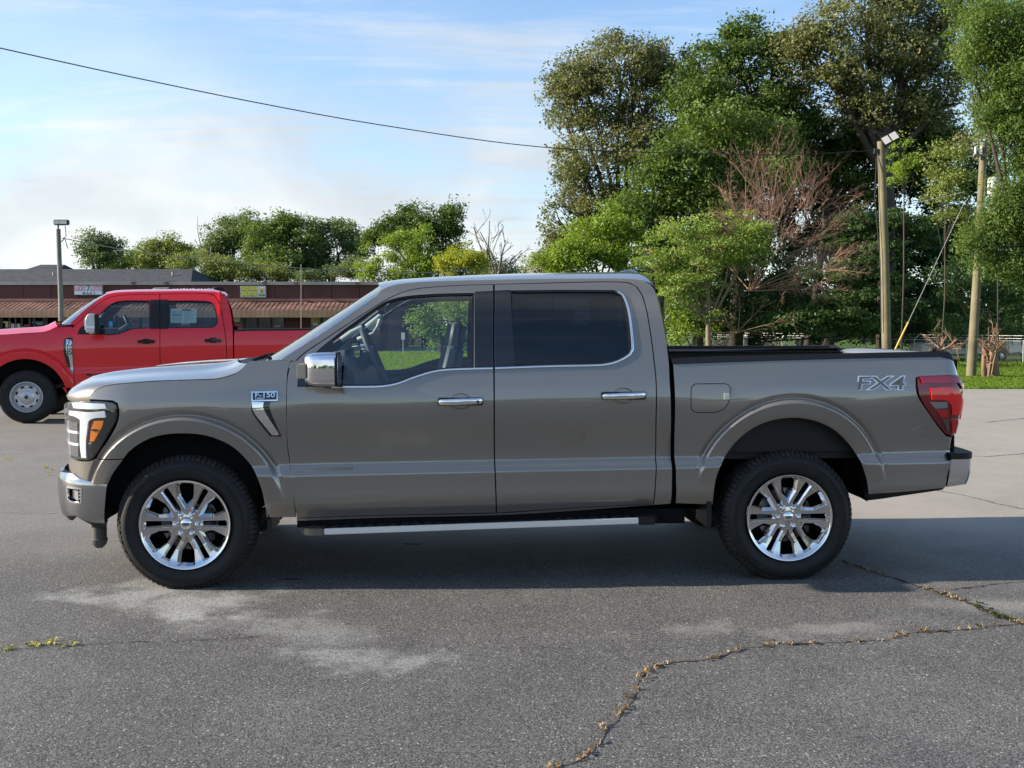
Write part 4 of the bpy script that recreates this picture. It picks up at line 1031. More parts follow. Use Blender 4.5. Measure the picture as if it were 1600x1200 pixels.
# ---- bumpers
Sb = Side(O1, YAW1, 1.998, [(-.2, .10), (.34, .10), (.375, .045), (.42, .012), (.50, .0), (.60, -.004), (.665, -.004), (.68, .004), (.70, .03), (1, .05)],
          [(-3, 90), (-1.80, 90), (-1.18, 81), (-.93, 66), (-.80, 48), (-.63, 22), (-.45, 8), (-.28, 0), (9, 0)], [], ledge=None, tilt=0)
bl = Sb.line([[(110, 739), (118, 745), (135, 751.5), (150, 753.5), (167.5, 754)], [(167.5, 754), (165, 775), (163, 800), (164, 818)], [(164, 818), (140, 816), (118, 806)], ('uz', (-1.02, .40), (-1.3, .405), (-1.80, .41)), ('uz', (-1.80, .41), (-1.80, .685)), ('uz', (-1.80, .685), (-1.3, .685), (-1.05, .682))])
fh = Sb.line([[(105.5, 761), (127, 764.5)], [(127, 764.5), (127, 783), (126, 786.5)], [(126, 786.5), (112, 783.5), (106, 779)]], step=.012)
fb_, fbb = panel(Sb, 'front_bumper', bl, M_chrome_b, truck1, holes=[fh], lip=.03, gx=.015, gz=.010) if False else (None, None)
M_chrome_b = mat('bumper_chrome', (.40, .41, .43), .12, 1.0)
fb_, fbb = panel(Sb, 'front_bumper', bl, M_chrome_b, truck1, holes=[fh], lip=.03, gx=.015, gz=.010)
a, b = panel(Sb, 'lamp_recess', grow(fh, .006), M_gloss, fb_, extra=.03, lip=0); b.parent = fbb
a, b = panel(Sb, 'fog_lamp_surround', grow(fh, .006), M_chrome, fb_, holes=[grow(fh, -.004)], extra=-.004, lip=.012); b.parent = fbb
for k in range(3):
    y_ = 768 + k * 5.2
    a, b = panel(Sb, 'slat', Sb.line([[(121, y_), (127, y_ + .3)], [(127, y_ + .3), (127, y_ + 2.8)], [(127, y_ + 2.8), (121, y_ + 2.5)]], step=.01), M_alu, fb_, extra=.012, lip=.01); b.parent = fbb
a, b = panel(Sb, 'fog_lamp', Sb.line([[(108.5, 765.5), (118, 768)], [(118, 768), (118, 783)], [(118, 783), (108.5, 778.5)]], step=.01), M_alu, fb_, extra=.02, lip=.008); b.parent = fbb
panel(Sb, 'air_dam', Sb.line([[(118, 806), (140, 816), (164, 818)], [(164, 818), (163, 825), (150, 826), (140, 820)], [(140, 820), (118, 808)], ('uz', (-1.02, .36), (-1.3, .37), (-1.80, .37)), ('uz', (-1.80, .41), (-1.3, .405), (-1.02, .40))]), M_black, truck1, extra=.012, lip=.03)
panel(Sb, 'bumper_gap', Sb.line([('uz', (-.52, .665), (-.9, .66), (-1.8, .665)), ('uz', (-1.8, .70), (-.9, .70), (-.52, .69))]), M_void, truck1, extra=.02, lip=0)
pb = MB(); c0 = L1(155, 824, .22)
pb.lathe([(0, -.125), (.022, -.125), (.040, -.105), (.047, -.085), (.049, -.070), (.044, -.066), (.044, .03), (0, .03)], 24, axis='z', c=(c0[0], c0[1], c0[2]))
pb.build('rubber_stop', mat('grey_rubber', (.075, .072, .068), .6), truck1, smooth=True, angle=40)
# rear bumper
rbx = Sb.line([[(1486.5, 718), (1500, 717.6)], ('uz', (4.97, .755), (5.1, .755), (5.9, .755)), ('uz', (5.9, .755), (5.9, .60)), ('uz', (5.9, .60), (5.1, .60), (5.0, .59)), [(1500, 757.5), (1479, 761)], [(1479, 761), (1484, 738), (1486.5, 718)]])
Sb2 = Side(O1, YAW1, 1.998, [(-.2, .05), (.55, .05), (.60, .02), (.66, .004), (.76, .0), (.9, 0)], [(-3, 0), (4.78, 0), (4.82, -14), (4.875, -55), (4.92, -78), (5.12, -86), (9, -90)], [])
rbx = Sb2.line([[(1486.5, 718), (1505, 717.6)], ('uz', (5.0, .755), (5.2, .755), (5.85, .755)), ('uz', (5.85, .755), (5.85, .60)), ('uz', (5.85, .60), (5.2, .60), (5.0, .60)), [(1502, 757.5), (1479, 761)], [(1479, 761), (1484, 738), (1486.5, 718)]])
panel(Sb2, 'rear_bumper', rbx, mat('rear_chrome', (.72, .72, .73), .16, .9), truck1, lip=.02, gx=.02, gz=.012)
panel(Sb2, 'bumper_step_pad', Sb2.line([[(1485, 708.5), (1505, 708.0)], ('uz', (5.0, .793), (5.2, .793), (5.85, .793)), ('uz', (5.85, .793), (5.85, .757)), ('uz', (5.2, .757), (5.0, .757)), [(1505, 717), (1486.5, 717.3)]]), M_black, truck1, extra=-.003, lip=.12)
panel(Sb2, 'bumper_end_cap', Sb2.line([[(1483, 709), (1485.5, 709)], [(1485.5, 709), (1486, 718), (1478.5, 762)], [(1478.5, 762), (1475, 762)], [(1475, 762), (1482, 735), (1483, 709)]]), M_void, truck1, extra=.02, lip=.02)

# ---- handles, badges, vent
def handle(cx, cy, dd, side_=S1, lng=.262, y=-.052, m=M_chrome, keyed=False):
    u, z = side_.solve(cx, cy); p = side_.P(u, z); h = empty('door_handle', (p[0], p[1], p[2]), 0, dd)
    b = MB(); rows = []
    for i in range(15):
        f = -1 + 2 * i / 14; e = max(0, 1 - abs(f) ** 8); out = -.046 * (1 - .30 * f * f) * (1 if abs(f) < .99 else .75); hh = .020 * (.82 + .18 * (1 - f * f))
        rows.append([(f * lng / 2, out + (0.018 if a in (0, 5) else .004 if a in (1, 4) else 0), hh * [-1, -.9, -.45, .45, .9, 1][a] + .004 * f) for a in range(6)])
    b.grid(rows); b.F.append(tuple(range(6))); b.F.append(tuple(84 + i for i in reversed(range(6))))
    b.build('grip', m, h, smooth=True, angle=50)
    pl = MB(); pl.cbox((0, -.010, 0), (lng + .012, .028, .048)); pl.build('backplate', M_gloss, h, bevel=.006)
    cu = MB(); k = 28; V = [(.062 * math.cos(2 * math.pi * i / k), -.0015, .047 * math.sin(2 * math.pi * i / k)) for i in range(k)]
    cu.tube(V + [V[0]], .0022, 5, cap=False); cu.build('cup_shade_ring', M_cup_shade, h)  # dark ring standing in for the shaded edge of the hand recess
    if keyed: MB().lathe([(0, -.052), (.008, -.052), (.009, -.04)], 16, c=(lng * .40, 0, 0)).build('lock', M_gloss, h)
    return h
M_cup_shade = paint('cup_shade_paint', (.09, .082, .07), .5)  # body paint darkened evenly, shade of the recess put into its colour
handle(719.5, 627, d1, keyed=True); handle(974, 618, d2)
# fender vent with its plate
vent = empty('fender_vent', tuple(S1.P(*S1.solve(413, 618))), 0, truck1)
def vt(px, ex, m, name, lip=.012, cr=.0):
    a, _ = panel(S1, name, S1.line(px, step=.01), m, truck1, extra=ex, lip=lip, mirror=False, gx=.02, gz=.012, crown=cr); a.parent = vent
    a.location = tuple(-np.array(vent.location)); return a
vt([[(391, 612), (434, 611)], [(434, 611), (434.5, 627)], [(434.5, 627), (423, 628)], [(423, 628), (422, 640), (440, 682)], [(440, 682), (422, 681.5)], [(422, 681.5), (396, 648), (393, 630), (391, 612)]], -.004, M_gloss, 'vent_recess')
vt([[(393.5, 627.5), (412.5, 628)], [(412.5, 628), (413.5, 641), (437, 678.5)], [(437, 678.5), (433, 680), (425.5, 679.5)], [(425.5, 679.5), (412, 663), (398.5, 646), (395, 636), (393.5, 627.5)]], -.012, M_chrome, 'chrome_blade', cr=.008)
vt([[(392.5, 611.5), (434.5, 610.7)], [(434.5, 610.7), (434.5, 626)], [(434.5, 626), (393.5, 626.8)]], -.014, M_chrome, 'name_plate')
vt([[(395.5, 613.6), (433, 612.8)], [(433, 612.8), (433, 624)], [(433, 624), (395.8, 624.8)]], -.016, M_gloss, 'plate_face', lip=.003)
def letters(name, body, px, py, size, sx, m, parent, ex, shear=0., bold=0., side_=S1, depth=.0015, tilt=0.):
    u, z = side_.solve(px, py); p = side_.P(u, z, ex); th = float(np.interp(u, side_.us, side_.th))
    n = side_.N(u, z); lean = math.asin(max(-1, min(1, float(n[2]))))
    loc = np.array(p) - (np.array(parent.location) if parent is vent else 0)
    return text(name, body, size, m, parent, tuple(loc), (R(90) - lean, tilt, -th), depth, sx, shear, bold)
letters('lettering', 'F-150', 415, 617, .041, 1.28, M_chrome, vent, -.022, 0, .0006)
letters('lettering', 'LARIAT', 407.5, 622.5, .0165, 1.05, M_chrome, vent, -.022, 0, .0002)
# four-wheel-drive decal
M_decal = mat('silver_decal', (.62, .70, .80), .35, .2); M_decal_d = mat('decal_grey', (.12, .115, .11), .4)
dz_ = empty('decal', tuple(S1.P(*S1.solve(1374, 600))), 0, truck1)
def letters2(body, px, py, size, sx, m, ex, bold, shear=.15):
    u, z = S1.solve(px, py); p = S1.P(u, z, ex); n = S1.N(u, z); lean = math.asin(float(n[2]))
    return text('lettering', body, size, m, dz_, tuple(np.array(p) - np.array(dz_.location)), (R(90) - lean, 0, 0), .0004, sx, shear, bold)
letters2('FX4', 1374, 599.5, .115, 1.62, M_decal, -.003, .0062)
letters2('FX4', 1374, 599.5, .115, 1.62, M_decal_d, -.0048, .0008)
letters2('OFF ROAD', 1399, 609.5, .022, 1.25, M_decal, -.003, .0002)

# ---- running board
y0b = -.045
A0, A1 = L1(506, 826.5, y0b), L1(998, 809.2, y0b)
xa, za, xz, zz_ = A0[0], A0[2], A1[0], A1[2]
xl = L1(469, 826, -.0)[0]; xr = L1(1031, 810, y0b)[0]
sl = (zz_ - za) / (xz - xa)
def zb(x): return za + sl * (x - xa)
rb = empty('running_board', (xl, 0, zb(xl)), 0, truck1, rot=(0, -math.atan(sl), 0))
ln_t = (xz - xa); off_ = xa - xl; tot = xr - xl
b = MB(); b.box((off_, y0b, -.036), (off_ + ln_t, y0b + .02, .0)); b.build('edge_trim', mat('satin_trim', (.74, .72, .68), .42, .25), rb, bevel=.004)
b = MB(); b.box((.05, y0b + .015, -.034), (tot - .03, .17, -.002)); b.build('deck', M_black, rb, bevel=.006)
b = MB()
b.prism([(0, .02), (.03, y0b + .02), (.10, y0b - .002), (off_ - .002, y0b - .002), (off_ - .002, .17), (0, .17)], -.040, .002, 'xy'); b.build('front_cap', mat('dark_metal_cap', (.16, .155, .14), .35, .7), rb, bevel=.005)
b = MB(); b.prism([(off_ + ln_t + .002, y0b - .002), (tot - .03, y0b - .002), (tot, .03), (tot, .17), (off_ + ln_t + .002, .17)], -.046, .004, 'xy'); b.build('rear_cap', M_black, rb, bevel=.005)
for seg0, seg1 in ((.12, .92), (1.55, 2.20)):
    n = int((seg1 - seg0) / .07)
    for i in range(n):
        x_ = seg0 + i * .07; trd = MB(); trd.box((x_, y0b + .028, -.003), (x_ + .035, y0b + .075, .007))
        if i % 2: trd.box((x_ + .0, y0b + .074, -.003), (x_ + .055, .13, .005))
        trd.build('grip_pad', M_black, rb)
# rocker underside, mud flaps, wheel wells, underbody
MB().box((.66, .06, .36), (3.05, .20, .45)).build('rocker_beam', M_void, truck1)
for x_, y_ in ((L1(1106, 795, .05)[0], .03), (L1(422, 800, .1)[0], .06)):
    for far in (0, 1):
        y2 = y_ if not far else 1.998 - y_ - .28
        MB().box((x_ - .012, y2, .34), (x_ + .018, y2 + .28, .50)).build('mud_flap', M_black, truck1)
for cu, cz, r0 in ((ac[0], ac[1], .475), (bc[0], bc[1], .485)):
    for far in (0, 1):
        y_a, y_b = (.035, .55) if not far else (1.963, 1.45)
        b = MB(); k = 28; a0, a1 = R(-6), R(186); P = []
        for i in range(k + 1):
            a = a0 + (a1 - a0) * i / k; P.append([(cu + (r0 + d) * math.cos(a), y_, cz + (r0 + d) * math.sin(a)) for y_, d in ((y_a, .012), (y_a + (y_b - y_a) * .3, .03), (y_b, .03))])
        b.grid(P); c = len(b.V); b.V.append((cu, y_b, cz))
        for i in range(k): b.F.append((c, i * 3 + 2, (i + 1) * 3 + 2))
        b.build('wheel_well', M_void, truck1, smooth=True, angle=40)
MB().box((.45, .32, .40), (3.2, 1.68, .56)).box((-.75, .42, .42), (-.35, 1.58, .62)).box((4.15, .32, .50), (4.75, 1.68, .70)).box((-.75, .42, .5), (4.7, .50, .62)).box((-.75, 1.5, .5), (4.7, 1.58, .62)).build('chassis', M_void, truck1)
MB().box((-.66, .12, .5), (.42, 1.88, 1.08)).build('engine_bay', M_void, truck1)
MB().box((.5, .16, .45), (3.0, 1.84, .80)).build('cab_floor', M_void, truck1)
b = MB(); b.tube([(0, .25, .394), (0, 1.75, .394)], .05, 10); b.build('axle', M_iron, truck1)
b = MB(); b.tube([(WB, .25, .394), (WB, 1.75, .394)], .06, 10)
b.lathe([(0, -.16), (.10, -.12), (.16, 0), (.10, .12), (0, .16)], 16, c=(WB, 1.0, .394)); b.build('axle', M_iron, truck1)
b = MB(); b.tube([(WB + .24, .30, .98), (WB + .12, .26, .45)], .026, 8); b.tube([(WB + .24, .26, .99), (WB + .24, .40, .99)], .03, 8); b.build('shock_absorber', M_iron, truck1)
b = MB(); b.box((WB - .42, .33, .80), (WB + .38, .345, 1.02)); 
for i in range(4): b.box((WB - .36 + i * .2, .315, .82), (WB - .31 + i * .2, .332, 1.0))
b.build('bed_underside', mat('bed_liner_grey', (.04, .046, .052), .5), truck1)
b = MB(); b.tube([(.05, .30, .95), (.02, .34, .5)], [.055, .055], 12); b.tube([(-.2, .42, .60), (.1, .30, .62), (.22, .42, .60)], .02, 6); b.build('suspension', M_iron, truck1)

wheel(truck1, (0, .012, .394), 0); wheel(truck1, (WB, .022, .394), 0)
wheel(truck1, (0, 1.986, .394), math.pi); wheel(truck1, (WB, 1.976, .394), math.pi)

# ---- mirrors
def mirror(far):
    sg = -1 if not far else 1
    p = L1(504, 577, -.10); base = (p[0], p[1] if not far else 1.998 - p[1], p[2])
    m = empty('mirror', base, 0, truck1)
    b = MB(); rows = []
    # housing: x from the bulging front to the flat glass side, built of rings
    for i, (x_, hw, hh) in enumerate(((-.112, .045, .046), (-.104, .078, .070), (-.085, .10, .086), (-.05, .112, .095), (0, .118, .098), (.05, .120, .100), (.078, .120, .099))):
        ring = []
        for k in range(28):
            a = 2 * math.pi * k / 28; e = .42
            cy = math.copysign(abs(math.cos(a)) ** e, math.cos(a)); cz_ = math.copysign(abs(math.sin(a)) ** e, math.sin(a))
            ring.append((x_ + .012 * cy * -sg * -1, cy * hw, cz_ * hh + (.004 if cz_ > 0 else 0)))
        ring.append(ring[0]); rows.append(ring)
    b.grid(rows); b.F.append(tuple(range(28)))
    b.build('housing', M_chrome, m, smooth=True, angle=50)
    r = MB(); hb_ = [(math.copysign(abs(math.cos(2 * math.pi * k / 28)) ** .42, math.cos(2 * math.pi * k / 28)) * .121, math.copysign(abs(math.sin(2 * math.pi * k / 28)) ** .42, math.sin(2 * math.pi * k / 28)) * .101) for k in range(28)]
    r.prism(hb_, .0785, .098, 'yz'); r.build('bezel', M_black, m, bevel=.004)
    g = MB(); g.prism([(q[0] * .9, q[1] * .9) for q in hb_], .0985, .1005, 'yz'); g.build('mirror_glass', M_chrome, m)
    lb = MB(); lb.cbox((-.110, sg * .06, -.008), (.055, .085, .085)); lb.build('lamp_block', mat('tan_lamp_block', (.42, .36, .27), .35), m, bevel=.006)
    ar = MB(); ar.box((-.02, min(-sg * .10, -sg * .20), -.115), (.10, max(-sg * .10, -sg * .20), -.06)); ar.build('arm', M_black, m, bevel=.012)
    return m
mirror(False); mirror(True)

# ---- inside the cab
it = empty('interior', (1.6, 1.0, .8), 0, truck1)
def I(b, name, m, **k):
    o = b.build(name, m, it, **k); o.location = (-1.6, -1.0, -.8); return o
b = MB(); b.grid([[(x_, y_, z_ - (.05 if y_ < .2 or y_ > 1.8 else 0)) for y_ in np.linspace(.12, 1.88, 14)] for x_, z_ in ((.50, 1.30), (.62, 1.37), (.80, 1.405), (.95, 1.395), (1.0, 1.36), (1.02, 1.25), (1.06, 1.1), (1.0, .8))])
I(b, 'dashboard', M_dash, smooth=True, angle=40)
b = MB(); b.box((.93, .30, 1.36), (.99, .74, 1.47)); b.box((.96, .85, 1.20), (1.0, 1.15, 1.44)); I(b, 'instrument_screen', M_gloss, bevel=.015)
b = MB(); cx_, cz_ = 1.10, 1.395; tl_ = R(24); V = []
for k in range(37):
    a = 2 * math.pi * k / 36; yy = .52 + .185 * math.cos(a); h_ = .185 * math.sin(a); V.append((cx_ - h_ * math.sin(tl_), yy, cz_ + h_ * math.cos(tl_)))
b.tube(V, .017, 8, cap=False)
for a in (0, math.pi, -math.pi / 2): b.tube([(cx_ - .03, .52, cz_), (cx_ - .185 * math.sin(a) * math.sin(tl_), .52 + .185 * math.cos(a), cz_ + .185 * math.sin(a) * math.cos(tl_))], .014, 6)
b.tube([(cx_ - .02, .52, cz_), (.95, .52, 1.28)], .045, 10); b.lathe([(0, -.04), (.05, -.035), (.065, 0), (.05, .02)], 16, axis='x', c=(cx_ - .01, .52, cz_))
I(b, 'steering_wheel', M_dash, smooth=True, angle=60)
def seat_mb(x_, y_, wd, hr=True):
    b = MB(); M = Matrix.Translation((x_, y_, 1.10)) @ Matrix.Rotation(R(14), 4, 'Y')
    b.box((-.07, -wd / 2, -.25), (.07, wd / 2, .40), M); b.box((-.52, -wd / 2, -.36), (.02, wd / 2, -.20), M); return b, M
for y_ in (.52, 1.48):
    b, M = seat_mb(1.53, y_, .50); I(b, 'seat', M_seat, bevel=.05, seg=3)
    b = MB(); M2 = Matrix.Translation((1.63, y_, 1.52)) @ Matrix.Rotation(R(10), 4, 'Y'); b.box((-.065, -.15, -.11), (.06, .15, .12), M2); I(b, 'headrest', M_seat, bevel=.045, seg=3)
b, M = seat_mb(2.62, 1.0, 1.45); I(b, 'rear_bench', M_seat, bevel=.05)
for y_ in (.5, 1.5):
    b = MB(); b.box((2.66, y_ - .14, 1.42), (2.76, y_ + .14, 1.58)); I(b, 'headrest', M_seat, bevel=.03)
b = MB(); b.grid([[(x_, y_, z_ - .06 * abs(2 * t - 1) ** 4) for t, y_ in zip(np.linspace(0, 1, 9), np.linspace(.30, 1.70, 9))] for x_, z_ in ((1.18, 1.85), (1.4, 1.875), (2, 1.88), (2.7, 1.87), (2.82, 1.80))])
I(b, 'roof_liner', M_liner, smooth=True)
# far front pillar trim with its grab handle, and the sun visor
b = MB(); p0, p1 = L1(533, 531, 1.70), L1(566, 511.5, 1.70); b.tube([p0, (p0 + p1) / 2 + np.array((0, 0, .005)), p1], [.020, .026, .018], 8)
I(b, 'pillar_trim', M_pale, smooth=True, angle=60)
b = MB(); g0, g1 = L1(560, 529.5, 1.68), L1(594, 500, 1.68); gm = L1(583, 521, 1.62)
b.tube([g0, L1(570, 526, 1.64), gm, L1(590, 511, 1.64), g1], [.018, .014, .013, .014, .018], 8)
b.tube([L1(574, 512, 1.71), L1(597, 491.5, 1.71)], [.030, .020], 8); I(b, 'grab_handle', M_pale, smooth=True, angle=60)
b = MB(); b.box((1.24, 1.08, 1.80), (1.50, 1.55, 1.82)); b.box((1.24, .40, 1.80), (1.50, .88, 1.82)); I(b, 'sun_visor', M_liner, bevel=.01)
b = MB(); b.cbox((1.12, 1.0, 1.70), (.04, .24, .07)); b.tube([(1.13, 1.0, 1.72), (1.20, 1.0, 1.80)], .010, 6); I(b, 'rear_view_mirror', M_black, bevel=.01)
for far in (0, 1):
    y_ = .10 if not far else 1.88
    b = MB(); b.box((.95, y_, .85), (1.92, y_ + .02, 1.17)); b.box((1.98, y_, .85), (2.75, y_ + .02, 1.30)); I(b, 'door_card', M_dash)
# paper sheet in the rear side window
panel(S1, 'window_sticker', ln([[(815, 482), (898, 482)], [(898, 482), (898, 558)], [(898, 558), (815, 558)]]), mat('dim_paper', (.16, .18, .19), .7), truck1, extra=.03, lip=0, mirror=False)
# ================================================================== red pickup behind
O3 = on_ground(42, 662); YAW2 = R(14)
prof2 = [(-.2, .07), (.55, .060), (.62, .030), (.70, .022), (.80, .022), (.90, .018), (1.05, .008), (1.18, .0), (1.28, .006), (1.40, .030), (1.46, .044), (1.50, .06), (1.64, .11), (1.80, .17), (1.93, .23), (2.0, .28), (2.3, .5)]
heads2 = [(-3, 90), (-1.6, 88), (-1.1, 80), (-.95, 60), (-.8, 20), (-.5, 0), (5.06, 0), (5.16, -60), (5.26, -88), (9, -90)]
S2 = Side(O3, YAW2, 2.04, prof2, heads2, [], front=(.5, .7), ledge=(.80, .90, .025), tilt=.012)
rc = S2.solve(42, 619); S2.arches = [(rc[0], rc[1], .60, .13, (10, 30))]; S2.swell = .012
truck2 = empty('pickup_truck', O3, YAW2)
tag(truck2, 'red four door pickup truck with white mirror caps parked behind the grey one', 'pickup truck')
def e2(u, z): return ('uz', (u, z))
arch2 = [(-30, 606), (-24, 585), (-8, 570), (15, 560), (42, 557), (63, 562), (80, 575), (91, 590), (97, 606)]
uzx = lambda px, py: S2.solve(px, py)
zt = uzx(60, 520)[1]; zb2 = uzx(110, 605)[1]
hub2 = 0.0
fend2 = S2.line([('uz', (-.95, zt - .12), (-.7, zt - .07), uzx(0, 523.5)), [(0, 523.5), (35, 521), (70, 518.5), (90, 510)], [(90, 510), (112, 510.5)], [(112, 510.5), (114, 520), (114.6, 560), (116.6, 605.5)], [(116.6, 605.5), (97.5, 606)],
                 ('uz', *[(rc[0] + .60 * math.cos(a), rc[1] + .60 * math.sin(a)) for a in np.linspace(R(2), R(178), 16)]), ('uz', (-.62, zb2 + .02), (-.95, zb2 + .15)), ('uz', (-.95, zb2 + .2), (-.95, zt - .12))], step=.05)
panel(S2, 'fender', fend2, M_red, truck2, fine=True)
fd2 = S2.line([[(119, 507), (128, 499), (140, 487), (165, 468), (186, 462.3), (215, 460.5), (249.2, 460)], [(249.2, 460), (249.4, 520), (249.8, 601)], [(249.8, 601), (118.6, 605)], [(118.6, 605), (116, 560), (115.6, 520), (119, 507)]], step=.05)
wf2 = S2.line([[(121, 522.5), (158, 523), (175, 523.6), (190, 521), (205, 515), (215, 513.8), (235, 513)], [(235, 513), (234.5, 469.8)], [(234.5, 469.8), (215, 469.2), (188, 470), (172, 476), (155, 491), (135, 505), (124, 514), (121, 522.5)]], step=.04)
rd2 = S2.line([[(250.4, 460), (290, 459.3), (325, 459.5), (334, 461.5), (340, 470), (345.5, 486), (349.5, 510), (352.5, 532), (354, 560), (353.5, 597)], [(353.5, 597), (250.8, 601)], [(250.8, 601), (250.4, 520), (250.4, 460)]], step=.05)
wr2 = S2.line([[(262.5, 513), (300, 512.6), (328, 512.3), (336, 510.5), (340.5, 505)], [(340.5, 505), (339, 492), (336, 480), (331, 472.5), (322, 470)], [(322, 470), (300, 469.4), (262.5, 469.6)], [(262.5, 469.6), (262.5, 513)]], step=.04)
k1, k1b = panel(S2, 'door', fd2, M_red, truck2, holes=[wf2], fine=True); k2, k2b = panel(S2, 'door', rd2, M_red, truck2, holes=[wr2], fine=True)
cab2 = S2.line([[(108, 507.5), (130, 487), (150, 471), (166, 461)], [(166, 461), (180, 458), (205, 456.6), (250, 456), (300, 455.5), (335, 456.5)], [(335, 456.5), (346, 459), (353, 466), (358, 480), (361.5, 500), (363, 520), (363.5, 560), (362.5, 597)],
                [(362.5, 597), (250, 603), (118.5, 607)], [(118.5, 607), (115.4, 560), (114.6, 530), (115, 512), (117.5, 506.5)], [(117.5, 506.5), (108, 507.5)]], step=.05)
dh2 = S2.line([[(118, 506.5), (128, 498), (140, 486), (165, 467), (186, 461.4), (215, 459.6), (250, 459.1), (290, 458.5), (325, 458.6), (335, 460.8), (341, 469.5), (346.6, 486), (350.5, 510), (353.6, 532), (355, 560), (354.5, 598)], [(354.5, 598), (250, 602), (119.4, 606)], [(119.4, 606), (116, 560), (115.4, 525), (118, 506.5)]], step=.05)
panel(S2, 'cab_shell', grow(cab2, .006), M_red, truck2, holes=[dh2], fine=True)
panel(S2, 'inner_panel', grow(cab2, -.02), M_void, truck2, holes=[grow(wf2, .02), grow(wr2, .02)], extra=.035, lip=0, gx=.1, gz=.08)
M_g2 = glass('pale_tinted_glass', (.62, .72, .74), 1.5, .04)
for dd, w_, bb in ((k1, wf2, k1b), (k2, wr2, k2b)):
    a, b = panel(S2, 'window', grow(w_, .006), M_g2, dd, extra=.014, lip=0, gx=.1, gz=.1); b.parent = bb
    a, b = panel(S2, 'window_seal', grow(w_, .006), M_black, dd, holes=[grow(w_, -.016)], extra=.003, lip=.012, gx=.1, gz=.1); b.parent = bb
for o_, dd, bb in ((S2.line([[(235, 468.6), (249.2, 468)], [(249.2, 468), (249.4, 513.6)], [(249.4, 513.6), (235, 514)]], step=.04), k1, k1b), (S2.line([[(250.4, 468), (262.5, 468)], [(262.5, 468), (262.5, 513.8)], [(262.5, 513.8), (250.4, 514)]], step=.04), k2, k2b)):
    a, b = panel(S2, 'pillar_cover', o_, M_black, dd, extra=-.004, lip=.01); b.parent = bb
a, b = panel(S2, 'sail_panel', S2.line([[(121, 522.5), (124, 514), (135, 505), (154, 491.5)], [(154, 491.5), (157, 522.8)]], step=.04), M_black, k1, extra=.0); b.parent = k1b
bt, bt0 = uzx(366, 516.5), uzx(480, 515)
ze = float(np.polyval(np.polyfit([bt[0], bt0[0]], [bt[1], bt0[1]], 1), 5.8))
rear_c = (4.10, rc[1] + .03)
bed2 = S2.line([[(366, 517.5), (400, 516.8), (480, 516)], ('uz', (5.0, ze - .01), (5.25, ze - .01)), ('uz', (5.25, ze - .3), (5.25, .75)), ('uz', (5.25, .75), (4.9, .66)),
                ('uz', *[(rear_c[0] + .55 * math.cos(a), rear_c[1] + .52 * math.sin(a)) for a in np.linspace(R(0), R(180), 14)]), ('uz', (3.5, zb2), uzx(365.5, 597)), [(365.5, 597), (366, 560), (366, 517.5)]], step=.06)
panel(S2, 'bed_side', bed2, M_red, truck2, fine=True)
panel(S2, 'bed_gap_cover', S2.line([[(362, 510), (368, 510)], [(368, 510), (368, 598)], [(368, 598), (362, 598)]], step=.05), M_void, truck2, extra=.05, lip=0)
panel(S2, 'bed_rail_cap', S2.line([[(364.5, 514.8), (400, 514.2), (480, 513.6)], ('uz', (5.05, ze + .02), (5.22, ze + .02)), ('uz', (5.22, ze - .006), (5.05, ze - .006)), [(480, 516), (400, 516.8), (365, 517.5)]], step=.06), M_black, truck2, extra=-.006, lip=.08)
b = MB(); b.box((3.2, .12, .8), (5.18, 1.92, .85)); b.box((5.15, .05, .8), (5.22, 1.99, ze)); b.box((3.12, .12, .8), (3.16, 1.92, ze - .02)); b.build('bed_floor', M_void, truck2)
# hood
Eh = [S2.P(*uzx(*p)) for p in ((-6, 523.6), (0, 523), (35, 520.5), (70, 518), (82, 513.5), (90, 509.5))]
E2 = catmull([S2.P(-.93, zt - .10), S2.P(-.7, zt - .05)] + Eh, .06) + [np.array(Eh[-1])]
rows = []
for e in E2:
    row = []; f = np.clip((e[0] + .9) / .5, 0, 1)
    for t in np.linspace(0, 1, 31):
        q = 1 - abs(2 * t - 1) ** 3; s_ = .02 * math.exp(-((abs(2 * t - 1) - .6) / .12) ** 2) * f
        row.append((e[0] - .12 * q, e[1] + (S2.W - 2 * e[1]) * t, e[2] + (.06 * f + .02) * q + s_))
    rows.append(row)
MB().grid(rows).build('hood', M_red, truck2, smooth=True, angle=60)
# roof, windshield, back
rp = [S2.P(*uzx(*p)) for p in ((166, 460.4), (180, 457.6), (205, 456.2), (250, 455.6), (300, 455.2), (335, 456), (346, 458.5))]
rp = catmull(rp, .12) + [np.array(rp[-1])]; rows = []
for i, p in enumerate(rp):
    rows.append([(p[0] + (-.05 if i < 3 else 0) * (1 - abs(2 * t - 1) ** 3), p[1] + (S2.W - 2 * p[1]) * t, p[2] + .055 * (1 - abs(2 * t - 1) ** 3)) for t in np.linspace(0, 1, 21)])
for dx, dz in ((.04, -.01), (.09, -.05)): rows.append([(q[0] + dx, q[1], q[2] + dz) for q in rows[len(rp) - 1]])
MB().grid(rows).build('roof', M_red, truck2, smooth=True, angle=60)
wp_ = [S2.P(*uzx(*p)) for p in ((108, 507.3), (130, 487), (150, 471), (166, 461))]; rows = []
for i, p in enumerate(wp_):
    f = i / 3; rows.append([(p[0] - (.26 - .22 * f) * (1 - abs(2 * t - 1) ** 2.3), p[1] + (S2.W - 2 * p[1]) * t, p[2] + (.01 + .045 * f) * (1 - abs(2 * t - 1) ** 2.3)) for t in np.linspace(0, 1, 21)])
MB().grid(rows).build('windshield', M_wind, truck2, smooth=True)
